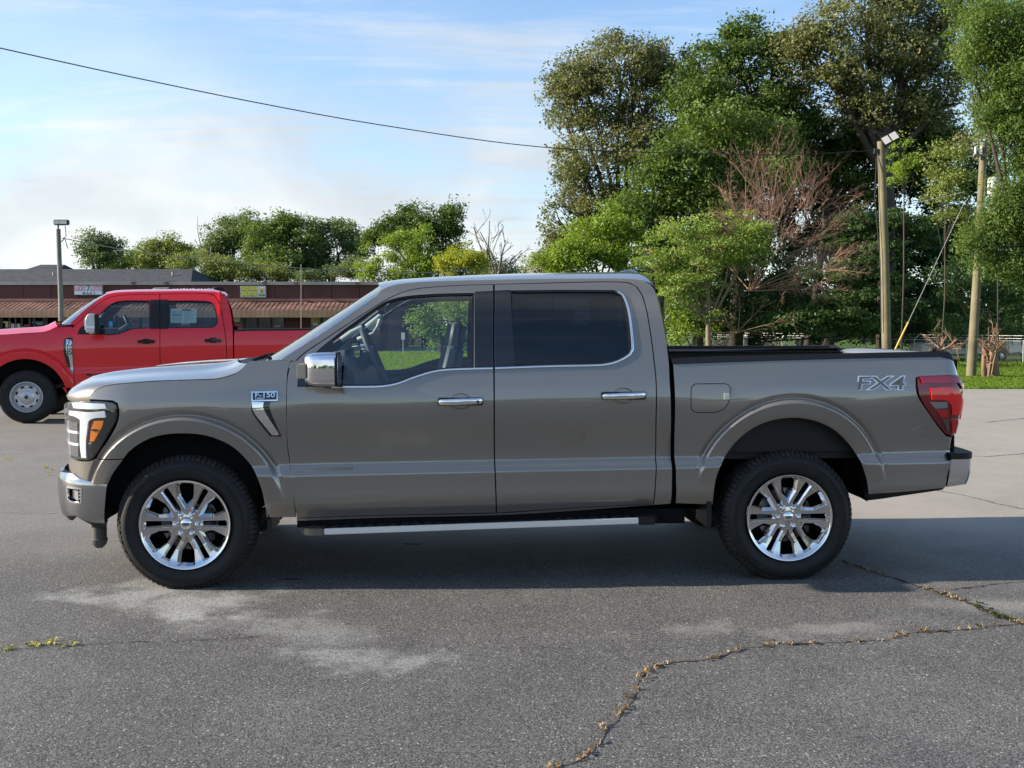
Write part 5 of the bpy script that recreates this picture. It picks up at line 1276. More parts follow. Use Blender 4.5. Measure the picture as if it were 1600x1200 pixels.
MB().grid([[(E2[-1][0] - .1 * (1 - abs(2 * t - 1) ** 2), .05 + 1.94 * t, E2[-1][2] + .0) for t in np.linspace(0, 1, 9)], [(wp_[0][0] - .26 * (1 - abs(2 * t - 1) ** 2), .05 + 1.94 * t, wp_[0][2] - .01) for t in np.linspace(0, 1, 9)]]).build('cowl', M_black, truck2)
for y_ in (.5, 1.2):
    q = MB(); q.tube([(E2[-1][0] - .02, y_, E2[-1][2] + .03), (wp_[0][0] - .12, y_ + .35, wp_[0][2] + .05), (wp_[0][0] - .1, y_ + .5, wp_[0][2] + .06)], .012, 5); q.build('wiper', M_black, truck2)
cb2 = [S2.P(*uzx(*p)) for p in ((346, 458.5), (353, 466), (358, 480), (361.5, 500), (363, 520))]
rows = [[(p[0] + .02, p[1] + (S2.W - 2 * p[1]) * t, p[2] + (.04 * (1 - abs(2 * t - 1) ** 3) if i == 0 else 0)) for t in np.linspace(0, 1, 9)] for i, p in enumerate(cb2)]
# back wall of the cab with its window opening
bt_ = rows[1]; zc0, zc1 = cb2[3][2] - .0, cb2[1][2] - .05
wl_ = MB(); xk = cb2[3][0] - .16
wl_.box((xk, .25, .6), (xk + .03, 1.79, zc0 - .02)); wl_.box((xk - .03, .25, zc1), (xk, 1.79, cb2[0][2] + .03)); wl_.box((xk - .03, .12, zc0 - .02), (xk, .36, zc1)); wl_.box((xk - .03, 1.68, zc0 - .02), (xk, 1.92, zc1)); wl_.build('cab_back', M_red, truck2)
MB().box((xk - .02, .36, zc0 - .02), (xk - .012, 1.68, zc1)).build('rear_window', M_g2, truck2)
p = S2.P(*uzx(340, 456)); fn = MB(); fn.tube([(p[0] - .12, 1.0, p[2] + .05), (p[0] - .06, 1.0, p[2] + .085), (p[0] + .06, 1.0, p[2] + .075), (p[0] + .10, 1.0, p[2] + .03)], [.015, .03, .03, .012], 6); fn.build('antenna_fin', M_black, truck2, smooth=True)
# handles
def handle_b(cx, cy, dd):
    u, z = uzx(cx, cy); p = S2.P(u, z); h = empty('door_handle', tuple(p), 0, dd)
    b = MB(); b.cbox((0, -.04, 0), (.24, .03, .034)); b.build('grip', M_gloss, h, bevel=.012)
    b = MB(); b.cbox((0, -.012, .004), (.27, .03, .052)); b.cbox((0, -.006, .008), (.12, .02, .085)); b.build('backplate', M_gloss, h, bevel=.01)
handle_b(228.6, 534.2, k1); handle_b(333, 532.4, k2)
# vent strip with upright model letters
vq = empty('fender_vent', tuple(S2.P(*uzx(107, 555))), 0, truck2)
def v2(px, ex, m, name):
    a, _ = panel(S2, name, S2.line(px, step=.03), m, truck2, extra=ex, lip=.02, mirror=False); a.parent = vq; a.location = tuple(-np.array(vq.location))
v2([[(100, 531), (104, 527.6), (113.5, 527.5)], [(113.5, 527.5), (114.5, 581.5)], [(114.5, 581.5), (110, 579), (101, 557), (99.5, 545), (100, 531)]], -.006, M_gloss, 'vent_recess')
v2([[(103.5, 530), (112.8, 530)], [(112.8, 530), (113.6, 560), (114.5, 581)], [(114.5, 581), (111, 579), (108, 560), (103.5, 550), (103.5, 530)]], -.014, M_alu, 'vent_blade')
u, z = uzx(108.5, 541); p = S2.P(u, z, -.022)
text('lettering', 'F-250', .105, M_gloss, vq, tuple(np.array(p) - np.array(vq.location)), (R(90), R(90), 0), .002, 1.15)
for k in range(6):
    u, z = uzx(102.5 + k * .9, 549 + k * 4.5); p = S2.P(u, z, -.012); MB().cbox(tuple(p - np.array(vq.location)), (.06, .012, .012)).build('vent_slat', M_black, vq)
u, z = uzx(150, 585.3); p = S2.P(u, z, -.006)
eb = MB(); k = 20; eb.prism([(p[0] - .10 + .055 * math.cos(2 * math.pi * i / k), p[2] + .018 * math.sin(2 * math.pi * i / k)) for i in range(k)], p[1] - .002, p[1] + .01); eb.build('door_emblem', M_gloss, truck2)
MB().box((p[0] - .03, p[1] - .001, p[2] - .012), (p[0] + .30, p[1] + .008, p[2] + .012)).build('emblem_bar', M_iron, truck2)
# mirror
for far in (0, 1):
    q = S2.hit(143, 506, -.20); y_ = q[1] if not far else S2.W - q[1]; sg = -1 if not far else 1
    m = empty('mirror', (q[0], y_, q[2]), 0, truck2)
    b = MB(); b.prism([(-.09, -.12), (-.10, .05), (-.075, .14), (-.03, .165), (.075, .165), (.085, .0), (.07, -.15), (-.05, -.16)], -.11, .11); b.build('housing', mat('silver_mirror_cap', (.55, .55, .53), .4), m, bevel=.03, seg=3)
    b = MB(); b.box((.062, -.10, -.14), (.105, .10, .155)); b.build('bezel', M_black, m, bevel=.01)
    b = MB(); b.box((-.08, -.118 if not far else .098, -.07), (.06, -.098 if not far else .118, -.035)); b.build('marker_lamp', M_drl, m)
    b = MB(); b.tube([(.02, -sg * .09, -.03), (.04, -sg * .26, -.03)], .022, 6); b.build('arm', M_black, m)
    b = MB(); b.tube([(.02, -sg * .09, -.10), (.04, -sg * .26, -.09)], .022, 6); b.build('arm', M_black, m)
# window stickers
q0, q1 = S2.hit(266, 481.5, .16), S2.hit(307, 504.5, .14)
st = empty('window_sticker', (q0[0], .135, q1[2]), 0, truck2, rot=(R(-22), 0, 0))
wS, hS = q1[0] - q0[0], (q0[2] - q1[2]) * 1.06
MB().box((0, 0, 0), (wS, .003, hS)).build('sheet', mat('sticker_paper', (.62, .68, .62), .6), st)
ink = MB()
for i in range(9):
    ink.box((wS * .06, -.002, hS * (.1 + i * .09)), (wS * (.45 if i % 3 else .42), -.0005, hS * (.1 + i * .09) + .008)); ink.box((wS * .52, -.002, hS * (.08 + i * .095)), (wS * (.7 + .22 * ((i * 7) % 3) / 2), -.0005, hS * (.08 + i * .095) + .007))
tag(ink.build('print_lines', mat('grey_ink', (.22, .27, .27), .8), st), kind='stuff')
MB().box((wS * .45, -.002, hS * .85), (wS * .78, -.0005, hS * .95)).build('heading', M_iron, st); MB().box((wS * .05, -.002, hS * .52), (wS * .42, -.0005, hS * .57)).build('heading', M_iron, st)
q0, q1 = S2.hit(170.5, 502, .12), S2.hit(176, 512.5, .10)
MB().box((q0[0], .095, q1[2]), (q1[0], .10, q0[2])).build('blue_tag', mat('blue_tag', (.05, .30, .62), .5), truck2)
# inside
def I2(b, name, m, **k): return b.build(name, m, truck2, **k)
b = MB(); b.box((.95, .15, 1.0), (1.35, 1.89, 1.52)); I2(b, 'dashboard', M_dash, bevel=.05)
b = MB(); V = []
for k in range(25):
    a = 2 * math.pi * k / 24; V.append((1.52 - .19 * math.sin(a) * math.sin(R(24)), .55 + .19 * math.cos(a), 1.56 + .19 * math.sin(a) * math.cos(R(24))))
b.tube(V, .018, 6, cap=False); b.tube([(1.5, .55, 1.56), (1.3, .55, 1.42)], .05, 8); b.tube([(1.51, .37, 1.56), (1.51, .73, 1.56)], .02, 6); I2(b, 'steering_wheel', M_dash)
for y_ in (.55, 1.49):
    b = MB(); M = Matrix.Translation((2.12, y_, 1.28)) @ Matrix.Rotation(R(12), 4, 'Y'); b.box((-.07, -.25, -.3), (.07, .25, .36), M); I2(b, 'seat', M_seat, bevel=.05)
    b = MB(); b.box((2.16, y_ - .14, 1.66), (2.27, y_ + .14, 1.84)); I2(b, 'headrest', M_seat, bevel=.04)
b = MB(); b.box((2.95, .25, .95), (3.1, 1.79, 1.62)); I2(b, 'rear_bench', M_seat, bevel=.05)
b = MB(); b.box((1.62, .3, 2.0), (3.1, 1.74, 2.02)); I2(b, 'roof_liner', M_liner)
b = MB(); p0 = S2.hit(150, 499, 1.75); p1 = S2.hit(162, 488, 1.72); b.tube([p0, S2.hit(158, 494, 1.66), p1], .02, 6); I2(b, 'grab_handle', M_pale)
for x_ in (.35,):
    for far in (0, 1):
        y_a, y_b = (.04, .6) if not far else (2.0, 1.44)
        b = MB(); k = 24; P = []
        for i in range(k + 1):
            a = R(-4) + R(188) * i / k; P.append([(rc[0] + .61 * math.cos(a), y_, rc[1] + .61 * math.sin(a)) for y_ in (y_a, y_b)])
        b.grid(P); c = len(b.V); b.V.append((rc[0], y_b, rc[1]))
        for i in range(k): b.F.append((c, i * 2 + 1, i * 2 + 3))
        b.build('wheel_well', M_void, truck2)
MB().box((-.7, .45, .55), (5.1, .55, .75)).box((-.7, 1.5, .55), (5.1, 1.6, .75)).box((.75, .2, .58), (3.2, 1.85, .7)).box((-.75, .2, .7), (.6, 1.85, zt - .15)).box((.9, .12, .7), (3.2, 1.92, 1.0)).build('chassis', M_void, truck2)
b = MB(); b.box((.74, -.02, .50), (3.3, .13, .55)); b.build('step_bar', M_black, truck2, bevel=.02)
b = MB(); b.tube([(0, .3, .42), (0, 1.75, .42)], .06, 8); b.build('axle', M_iron, truck2)
b = MB(); b.tube([(.08, .35, .5), (.1, .35, 1.1)], .07, 10); b.tube([(.3, .4, .55), (.5, .42, .6), (.72, .4, .6)], .03, 6); b.tube([(-.3, .4, .6), (.1, .35, .62)], .03, 6); b.build('suspension', mat('rusty_iron', (.10, .08, .07), .7), truck2)
MB().grid([[tuple(S2.P(u, z_, .0)) for u in np.linspace(-.95, -1.9, 12)] for z_ in (zb2 - .1, zb2 + .3, zt - .12)]).build('front_fascia', M_black, truck2)
wheel(truck2, (0, .02, .425), 0, Rt=.425, wd=.28, Rr=.247, hubz=.425, style='steel'); wheel(truck2, (4.10, .02, .425), 0, Rt=.425, wd=.28, Rr=.247, hubz=.425, style='steel')
wheel(truck2, (0, 2.02, .425), math.pi, Rt=.425, wd=.28, Rr=.247, hubz=.425, style='steel'); wheel(truck2, (4.10, 2.02, .425), math.pi, Rt=.425, wd=.28, Rr=.247, hubz=.425, style='steel')
# ================================================================== strip mall
BY = 80.0; B0 = -.55
def bx(px, Y=BY): return at(px, 505, Y)[0]
def bz(py, Y=BY): return float(at(800, py, Y)[2])
M_brick = mat('maroon_fascia_board', (.095, .036, .032), .8, var=(.5, .18), bump=(3, .3, .02))
M_wall = mat('maroon_wall', (.08, .032, .028), .85, var=(.6, .2))
M_coping = mat('grey_coping', (.30, .28, .265), .6, var=(.5, .2))
M_band = mat('pink_brown_band', (.30, .15, .12), .7, var=(.6, .15))
M_awn = mat('stained_awning_metal', (.155, .078, .056), .75, .0, var=(.9, .75))
M_val = mat('tan_valance_metal', (.45, .26, .16), .75, .0, var=(.7, .2))
M_shin, nt, bs_ = nt_new('asphalt_shingle'); g = NG(nt)
sh = g.vor(3.2, 'Color', vec=g.scale(g.tc, (0, 0, 0), (1, 1, 2.4))); s_ = nt.nodes.new('ShaderNodeSeparateColor'); nt.links.new(sh, s_.inputs[0])
nt.links.new(g.mix(s_.outputs[0], (.012, .015, .020), (.040, .045, .054)), bs_.inputs['Base Color']); bs_.inputs['Roughness'].default_value = .9
xL, xR = -62.0, bx(606)
mall = empty('strip_mall', (xL, BY, B0), 0); tag(mall, 'long maroon strip mall with tan metal awning and grey shingle roof behind the red pickup', 'building')
def B(b, name, m, parent=None, **k):
    o = b.build(name, m, parent or mall, **k); o.location = (-xL, -BY, -B0) if parent is None else tuple(-np.array(parent_loc(parent))); return o
def parent_loc(p):
    v = np.array(p.location, float)
    while p.parent: p = p.parent; v = v + np.array(p.location, float)
    return v
z_aw0, z_aw1, z_val, z_bd, z_fa, z_cp = 3.30, 2.62, 2.04, 3.52, bz(445.3), bz(440.3)
b = MB(); b.box((xL, BY + .02, B0), (xR, BY + 16, z_fa)); B(b, 'wall', M_wall)
b = MB(); n = 24
w_ = (xR - xL) / n
for i in range(n):
    o = B(MB().box((xL + i * w_ + .015, BY - .06, z_bd), (xL + (i + 1) * w_ - .015, BY + .015, z_fa)), 'fascia_panel', M_brick)
B(MB().box((xL - .1, BY - .22, z_fa + .003), (xR + .1, BY + .3, z_cp)), 'coping', M_coping)
B(MB().box((xL, BY - .16, z_aw0 + .003), (xR, BY - .062, z_bd - .003)), 'band', M_band)
# sloping awning of standing seam sheets and its upright edge
B(MB().add([(xL, BY - .02, z_aw0), (xR, BY - .02, z_aw0), (xR, BY - 2.2, z_aw1), (xL, BY - 2.2, z_aw1)], [(0, 3, 2, 1)]).add([(xL, BY - .02, z_aw0 - .06), (xR, BY - .02, z_aw0 - .06), (xR, BY - 2.2, z_aw1 - .06), (xL, BY - 2.2, z_aw1 - .06)], [(0, 1, 2, 3)]), 'awning', M_awn)
B(MB().box((xL, BY - 2.26, z_val), (xR, BY - 2.205, z_aw1 + .02)), 'valance', M_val)
sm = MB(); k = int((xR - xL) / .36)
for i in range(k):
    x_ = xL + i * .36 + .02
    V = [(x_, BY - .03, z_aw0 + .0), (x_ + .045, BY - .03, z_aw0), (x_ + .045, BY - 2.2, z_aw1), (x_, BY - 2.2, z_aw1)]
    V += [(v[0], v[1], v[2] + .03) for v in V]; sm.add(V, [(4, 7, 6, 5), (0, 4, 5, 1), (1, 5, 6, 2), (2, 6, 7, 3), (3, 7, 4, 0)])
tag(B(sm, 'awning_seams', M_awn), kind='stuff')
sm = MB()
for i in range(k):
    x_ = xL + i * .36 + .02; sm.box((x_, BY - 2.275, z_val), (x_ + .05, BY - 2.262, z_aw1 + .02))
tag(B(sm, 'valance_ribs', mat('dark_tan_rib', (.33, .18, .11), .7)), kind='stuff')
# soffit and posts
B(MB().box((xL, BY - 2.2, z_val + .25), (xR, BY, z_val + .30)), 'soffit', mat('dark_soffit', (.05, .04, .04), .9))
# shop windows
M_pane = mat('shop_glass', (.03, .035, .045), .08, 0, .0, spec=.8); M_fr = mat('shop_frame', (.03, .028, .03), .5)
paper = [mat('paper_%s' % c, col, .7) for c, col in (('cream', (.55, .50, .38)), ('white', (.65, .67, .66)), ('yellow', (.55, .38, .10)), ('red', (.40, .06, .05)), ('blue', (.10, .20, .35)), ('grey', (.25, .28, .30)))]
r_ = np.random.default_rng(21)
spans = [(-60, -44), (-42, -31), (bx(-4), bx(92)), (bx(110), bx(176)), (bx(200), bx(300)), (bx(318), bx(357)), (bx(361), bx(445)), (bx(484), bx(540)), (bx(556), bx(596))]
for x0, x1 in spans:
    n = max(2, int(round((x1 - x0) / 1.05))); w_ = (x1 - x0) / n
    for i in range(n):
        a, c = x0 + i * w_ + .03, x0 + (i + 1) * w_ - .03
        f = MB()
        for q in ((a, c, .0, .07), (a, c, 2.43, 2.5)): f.box((q[0], BY - .05, B0 + .35 + q[2]), (q[1], BY + .018, B0 + .35 + q[3]))
        f.box((a, BY - .05, B0 + .42), (a + .06, BY + .018, B0 + 2.78)); f.box((c - .06, BY - .05, B0 + .42), (c, BY + .018, B0 + 2.78))
        wf_ = B(f, 'window', M_fr); 
        p_ = MB().box((a + .06, BY - .01, B0 + .42), (c - .06, BY + .005, B0 + 2.78)).build('pane', M_pane, wf_)
        for j in range(r_.integers(1, 4)):
            ww, hh = .25 + .5 * r_.random(), .15 + .35 * r_.random(); xx = a + .08 + (c - a - .2 - ww) * r_.random(); zz = B0 + 1.2 + 1.1 * r_.random()
            MB().box((xx, BY - .022 - .002 * j, zz), (xx + ww, BY - .012 - .002 * j, zz + hh)).build('poster', paper[r_.integers(0, 6)], wf_)
# hipped shingle roofs set back on the left
def hip(x0, x1, y0, y1, z0, z1, ins, name='roof'):
    V = [(x0, y0, z0), (x1, y0, z0), (x1, y1, z0), (x0, y1, z0), (x0 + ins, (y0 + y1) / 2, z1), (x1 - ins, (y0 + y1) / 2, z1)]
    return B(MB().add(V, [(0, 1, 5, 4), (1, 2, 5), (2, 3, 4, 5), (3, 0, 4)]), name, M_shin)
hip(xL, at(316, 440, 84)[0], 81, 95, z_cp - .15, bz(420.5, 88), 2.0)
hip(at(2, 440, 86)[0], at(98, 414, 88)[0] + .8, 83, 97, z_cp, bz(413.5, 90), 1.5)
for px_, py_ in ((212, 441), (264, 441.5), (416, 442), (465, 443), (560, 443)):
    x_ = bx(px_); B(MB().box((x_ - .12, BY - .55, z_fa + .05), (x_ + .12, BY - .24, z_fa + .22)), 'fascia_light', M_gloss)
# vents on the roof
for px_ in (276, 92):
    x_ = at(px_, 430, 86)[0]; B(MB().tube([(x_, 85, bz(438, 85)), (x_, 85, bz(425, 85))], .10, 8), 'vent_pipe', M_coping)
# ---- signs
def sign(px0, py0, px1, py1, name, label, m, build):
    x0, x1, z0, z1 = bx(px0, BY - .3), bx(px1, BY - .3), bz(py1, BY - .3), bz(py0, BY - .3)
    s_ = empty(name, (x0, BY - .30, z0)); tag(s_, label, 'sign'); w, h = x1 - x0, z1 - z0
    MB().box((0, 0, 0), (w, .22, h)).build('sign_box', M_coping, s_); MB().box((.05, -.012, .05), (w - .05, -.002, h - .05)).build('face', m, s_)
    build(s_, w, h); return s_
M_face = mat('white_sign_face', (.62, .70, .78), .5); M_rl = mat('red_letter', (.42, .05, .09), .6); M_bl = mat('navy_letter', (.03, .05, .13), .6)
def lotto(s_, w, h):
    text('lettering', 'LUCKY', .50, M_rl, s_, (w * .22, -.02, h * .66), (R(90), 0, 0), .004, .56, 0, .008)
    text('lettering', '7', .58, M_bl, s_, (w * .50, -.02, h * .66), (R(90), 0, 0), .004, .85, 0, .01)
    text('lettering', 'LOTTO', .50, M_rl, s_, (w * .785, -.02, h * .66), (R(90), 0, 0), .004, .56, 0, .008)
    text('lettering', 'M A R T', .22, M_bl, s_, (w * .52, -.02, h * .19), (R(90), 0, 0), .004, 1.3, 0, .004)
sign(117, 446, 161.5, 461, 'shop_sign', 'white sign reading LUCKY 7 LOTTO MART on the maroon fascia', M_face, lotto)
def taq(s_, w, h):
    for k, t_ in enumerate(('TAQUERIA', 'SALSITAS')):
        z0 = h * (.52 - .46 * k) + .03
        MB().box((.06, -.020, z0), (w * .66, -.013, z0 + h * .40)).build('letter_panel', mat('olive_sign_green', (.30, .36, .06), .6), s_)
        text('lettering', t_, .36, mat('yellow_letter', (.85, .72, .10), .6), s_, (w * .355, -.026, z0 + h * .20), (R(90), 0, 0), .004, .80, 0, .004)
    cx = w * .83; b = MB(); b.prism([(cx - .22, .12), (cx + .22, .12), (cx + .27, .30), (cx, .22), (cx - .27, .30)], -.024, -.013); b.build('emblem_leaves', mat('sign_leaf_green', (.06, .20, .10), .6), s_)
    b = MB(); b.prism([(cx + .11 * math.cos(a), h * .50 + .17 * math.sin(a)) for a in np.linspace(0, 6.28, 14, endpoint=False)], -.028, -.014); b.build('emblem_body', mat('sign_orange', (.55, .16, .04), .6), s_)
    b = MB(); b.prism([(cx + .25 * math.cos(a), h * .72 + .06 * math.sin(a)) for a in np.linspace(0, 6.28, 16, endpoint=False)], -.032, -.018); b.build('emblem_hat', mat('sign_straw', (.55, .45, .25), .6), s_)
sign(376, 446.5, 416.5, 465, 'shop_sign', 'pale sign reading TAQUERIA SALSITAS in green and yellow with a small emblem', mat('pale_sign_face', (.55, .66, .60), .5), taq)
x0 = bx(237, BY - .3); s_ = empty('letter_sign', (x0, BY - .12, bz(458))); tag(s_, 'white raised letters reading INSURANCE just over the red pickup roof', 'sign')
for i, ch in enumerate('INSURANCE'):
    text('letter', ch, .52, M_white, s_, (1.85 + i * .38 - .1, 0, .17), (R(90), 0, 0), .03, 1.1, 0, .01)
MB().prism([(0, .30), (.2, .42), (1.35, .44), (1.30, .36), (.35, .34), (.2, .20)], -.03, .03).build('emblem', M_white, s_)

# ================================================================== poles, wires, fence
M_wood = mat('weathered_pole_wood', (.165, .145, .085), .85, var=(1.2, .3), bump=(14, .8, .01))
M_wood_g = mat('grey_pole_wood', (.20, .185, .165), .85, var=(1.2, .3), bump=(14, .8, .01))
M_wire = mat('wire', (.035, .035, .04), .6); M_wirel = mat('pale_wire', (.30, .30, .30), .5)
M_galv = mat('galvanised_steel', (.42, .44, .45), .45, .7)
def pole(pb, pt, Y, r0, r1, name, label, m, cat='utility pole'):
    b0 = at(*pb, Y); b0[2] = float(gz(Y)) - .1; t0 = at(*pt, Y)
    root = empty(name, tuple(b0)); tag(root, label, cat)
    mid = (t0 - b0) * .5 + np.array((.03, 0, 0)); MB().tube([(0, 0, 0), mid, t0 - b0], [r0, (r0 + r1) / 2, r1], 16).build('pole', m, root, smooth=True, angle=50)
    return root, b0, t0
PY1 = 37.0
lp_, b1, t1 = pole((1387, 545), (1376.5, 221), PY1, .17, .13, 'lamp_pole', 'tan wooden pole carrying a twin LED floodlight behind the pickup bed', M_wood, 'light pole')
h_ = empty('floodlight', tuple(t1 - b1 + np.array((.28, -.1, .08))), 0, lp_, rot=(R(-20), R(-28), 0))
MB().cbox((0, 0, 0), (.62, .10, .34)).build('lamp_case', M_black, h_, bevel=.02)
MB().cbox((-.15, -.055, 0), (.24, .02, .28)).build('led_panel', mat('led_lens', (.55, .55, .53), .3), h_); MB().cbox((.15, -.055, 0), (.24, .02, .28)).build('led_panel', mat('led_lens'), h_)
b = MB(); q = t1 - b1; b.tube([q + np.array((.05, 0, -.5)), q + np.array((.16, 0, -.35)), q + np.array((.2, -.05, .0))], .03, 6); b.build('bracket', M_iron, lp_)
b = MB(); b.tube([q + np.array((-.16, -.05, -.3)), q + np.array((-.2, -.05, -2)), q * .5 + np.array((-.17, -.1, 0)), q * .2 + np.array((-.2, -.1, 0))], .015, 5); b.build('conduit', M_iron, lp_)
MB().cbox(tuple(q + np.array((-.2, -.05, -.35))), (.12, .12, .18)).build('junction_box', M_iron, lp_)
up_, b2, t2 = pole((1517, 587), (1537, 223), PY1 - .3, .17, .12, 'utility_pole', 'tan wooden utility pole with a transformer half hidden by the bright tree', M_wood)
q = t2 - b2; c = at(1543, 296, PY1 - .3) - b2
b = MB(); b.lathe([(0, .40), (.12, .40), (.20, .36), (.21, .30), (.21, -.32), (.19, -.38), (0, -.38)], 20, axis='z', c=(c[0] + .1, c[1] - .25, c[2])); b.build('transformer', mat('grey_enamel', (.50, .52, .53), .4), up_, smooth=True, angle=40)
for dx in (-.32, -.12):
    b = MB(); b.lathe([(0, .25), (.03, .25), (.05, .2), (.035, .15), (.055, .1), (.035, .05), (.055, 0), (.03, -.05), (0, -.05)], 10, axis='z', c=(q[0] + dx, -.1, q[2] - .4)); b.build('insulator', mat('white_ceramic', (.6, .6, .58), .3), up_, smooth=True)
MB().box((q[0] - .4, -.16, q[2] - .5), (q[0] + .1, -.06, q[2] - .42)).build('crossarm', M_wood_g, up_)
gp, b3, t3 = pole((95, 500), (91, 358), 48, .125, .10, 'lamp_pole', 'grey wooden pole with two small floodlights beside the strip mall', M_wood_g, 'light pole')
q = t3 - b3
for dx, w_ in ((.02, .30), (.33, .42)):
    f_ = empty('floodlight', tuple(q + np.array((dx, -.1, .30))), 0, gp); MB().cbox((0, 0, 0), (w_, .25, .24)).build('lamp_case', M_iron, f_, bevel=.03); MB().cbox((0, -.13, .0), (w_ * .8, .02, .17)).build('lamp_glass', mat('led_lens'), f_)
b = MB(); b.tube([q + np.array((0, 0, -.1)), q + np.array((0, 0, .3))], .04, 6); b.tube([q + np.array((0, 0, .2)), q + np.array((.35, 0, .2))], .03, 6); b.build('bracket', M_iron, gp)
b = MB(); b.tube([q + np.array((.33, 0, .15)), q + np.array((.36, 0, -.3)), q + np.array((.12, 0, -.6)), q + np.array((.3, 0, -.45)), q + np.array((.42, 0, -.9))], .018, 5); b.build('cable', M_wire, gp)
def wire(px, w, name, label, m):
    pts = [at(*p) for p in px]; c = catmull(pts, .8) + [np.array(pts[-1])]; return tag(MB().tube(c, w, 5).build(name, m), label, 'cable')
wire([(-120, 48, 22.5), (0, 75, 25), (200, 119, 27.5), (400, 160, 29.5), (600, 196, 31.5), (850, 230, 34), (1100, 240, 36), (1250, 241, 36.6), (1376, 234, PY1)], .016, 'overhead_cable', 'thick dark cable sagging across the sky down to the LED lamp pole', M_wire)
wire([(97, 372, 48), (200, 391, 50), (300, 403, 52), (500, 421, 57), (660, 426, 62), (800, 419, 68), (900, 409, 74)], .020, 'overhead_cable', 'thin pale cable running from the grey lamp pole along the left trees', M_wirel)
wire([(1387, 326, PY1), (1440, 315, 36.9), (1507, 300, PY1 - .3)], .012, 'overhead_cable', 'short cable strung between the two tan wooden poles', M_wirel)
g0, g1 = at(1508, 314, PY1 - .3), at(1402, 540, 36); g0_ = g0 + (g1 - g0) * .84; gr_ = g1.copy(); gr_[2] = float(gz(36)) ; gr_ = g0 + (g1 - g0) * ((gr_[2] - g0[2]) / (g1[2] - g0[2]))
gw = empty('guy_wire', tuple(gr_)); tag(gw, 'taut steel guy wire with a yellow guard at its foot', 'guy wire')
MB().tube([g0 - gr_, (0, 0, 0)], .012, 5).build('wire', M_wirel, gw); MB().tube([g0_ - gr_, (0, 0, .05)], .03, 8).build('guard', mat('yellow_guard', (.62, .42, .08), .5), gw)
tp = at(470, 520, 70); tt = at(470.5, 413, 70); tp[2] = float(gz(70)); m_ = empty('thin_mast', tuple(tp)); tag(m_, 'thin grey mast standing in front of the strip mall', 'mast')
MB().tube([(0, 0, 0), tt - tp], .028, 6).build('shaft', mat('mast_grey', (.32, .28, .27), .6), m_)

# chain-link fence running back to the left
FA, FB = np.array((27.8, 49.6)), np.array((-12.0, 103.5)); fl = float(np.linalg.norm(FB - FA)); fd_ = (FB - FA) / fl
fz = float(gz(60)); FH = 1.25
fen = empty('chain_link_fence', (FA[0], FA[1], fz)); tag(fen, 'low galvanised chain-link fence with angled barbed wire arms behind the grass', 'fence')
npst = int(fl / 3.05)
for i in range(npst + 1):
    p = fd_ * i * 3.05; b = MB(); b.tube([(p[0], p[1], -.1), (p[0], p[1], FH + .03)], .032, 8); b.tube([(p[0], p[1], FH), (p[0] + .22, p[1] - .16, FH + .28)], .018, 5); b.build('post', M_galv, fen)
b = MB(); b.tube([(0, 0, FH), tuple(fd_ * fl) + (FH,)], .026, 6); b.build('top_rail', M_galv, fen)
for k in range(2):
    f = .45 + .5 * k; b = MB(); b.tube([(.22 * f, -.16 * f, FH + .28 * f), (fd_[0] * fl + .22 * f, fd_[1] * fl - .16 * f, FH + .28 * f)], .007, 4); b.build('barbed_wire', M_galv, fen)
ms = MB(); st = .11; nn = int(fl / st); V = []; Fm = []
for sgn in (1, -1):
    for i in range(-12, nn):
        u0, u1, z0, z1 = i * st, i * st + FH, .02, FH
        if sgn < 0: u0, u1 = u1, u0
        pts = [(u0, z0), (u1, z1)]
        if max(u0, u1) > fl or min(u0, u1) < 0: continue
        k = len(V); t_ = .0024
        for u, z in pts: V += [(fd_[0] * u, fd_[1] * u, z - t_), (fd_[0] * u, fd_[1] * u, z + t_)]
        Fm.append((k, k + 2, k + 3, k + 1))
tag(mk('wire_mesh', V, Fm, mat('dull_wire', (.20, .21, .21), .6, .3), fen), kind='stuff')

# white pickup beyond the fence
wx = at(1564, 562, 58); wz = float(gz(58)) - .05
wp = empty('pickup_truck', (wx[0] - 3.6, 58, wz)); tag(wp, 'old white pickup parked beyond the chain-link fence at the right edge', 'pickup truck')
ol = [(-.85, .55), (-.95, .95), (-.85, 1.05), (.35, 1.18), (.75, 1.25), (1.25, 1.72), (2.15, 1.76), (2.40, 1.28), (4.72, 1.24), (4.78, 1.18), (4.80, .62)]
def arc(cx, r): return [(cx + r * math.cos(a), .40 + r * math.sin(a)) for a in np.linspace(R(18), R(162), 9)]
body = ol + [(4.10, .5)] + arc(3.6, .48) + [(3.1, .46)] + [(.52, .46)] + arc(0, .48) + [(-.55, .5)]
b = MB(); b.prism(body, .0, 1.85); b.build('body', M_white, wp, bevel=.04)
MB().prism([(.98, 1.30), (1.32, 1.64), (1.62, 1.67), (1.62, 1.30)], -.006, .02).build('window', M_gloss, wp); MB().prism([(1.68, 1.30), (1.68, 1.67), (2.06, 1.68), (2.20, 1.34)], -.006, .02).build('window', M_gloss, wp)
MB().box((2.5, .1, 1.18), (4.7, 1.75, 1.262)).build('bed', M_void, wp)
MB().box((4.70, -.012, .98), (4.815, .25, 1.18)).build('tail_light', M_rlens, wp)
MB().box((4.70, .0, .52), (4.95, 1.85, .66)).build('bumper', M_alu, wp, bevel=.02); MB().box((-.3, .1, .42), (4.3, 1.7, .60)).build('chassis', M_void, wp)
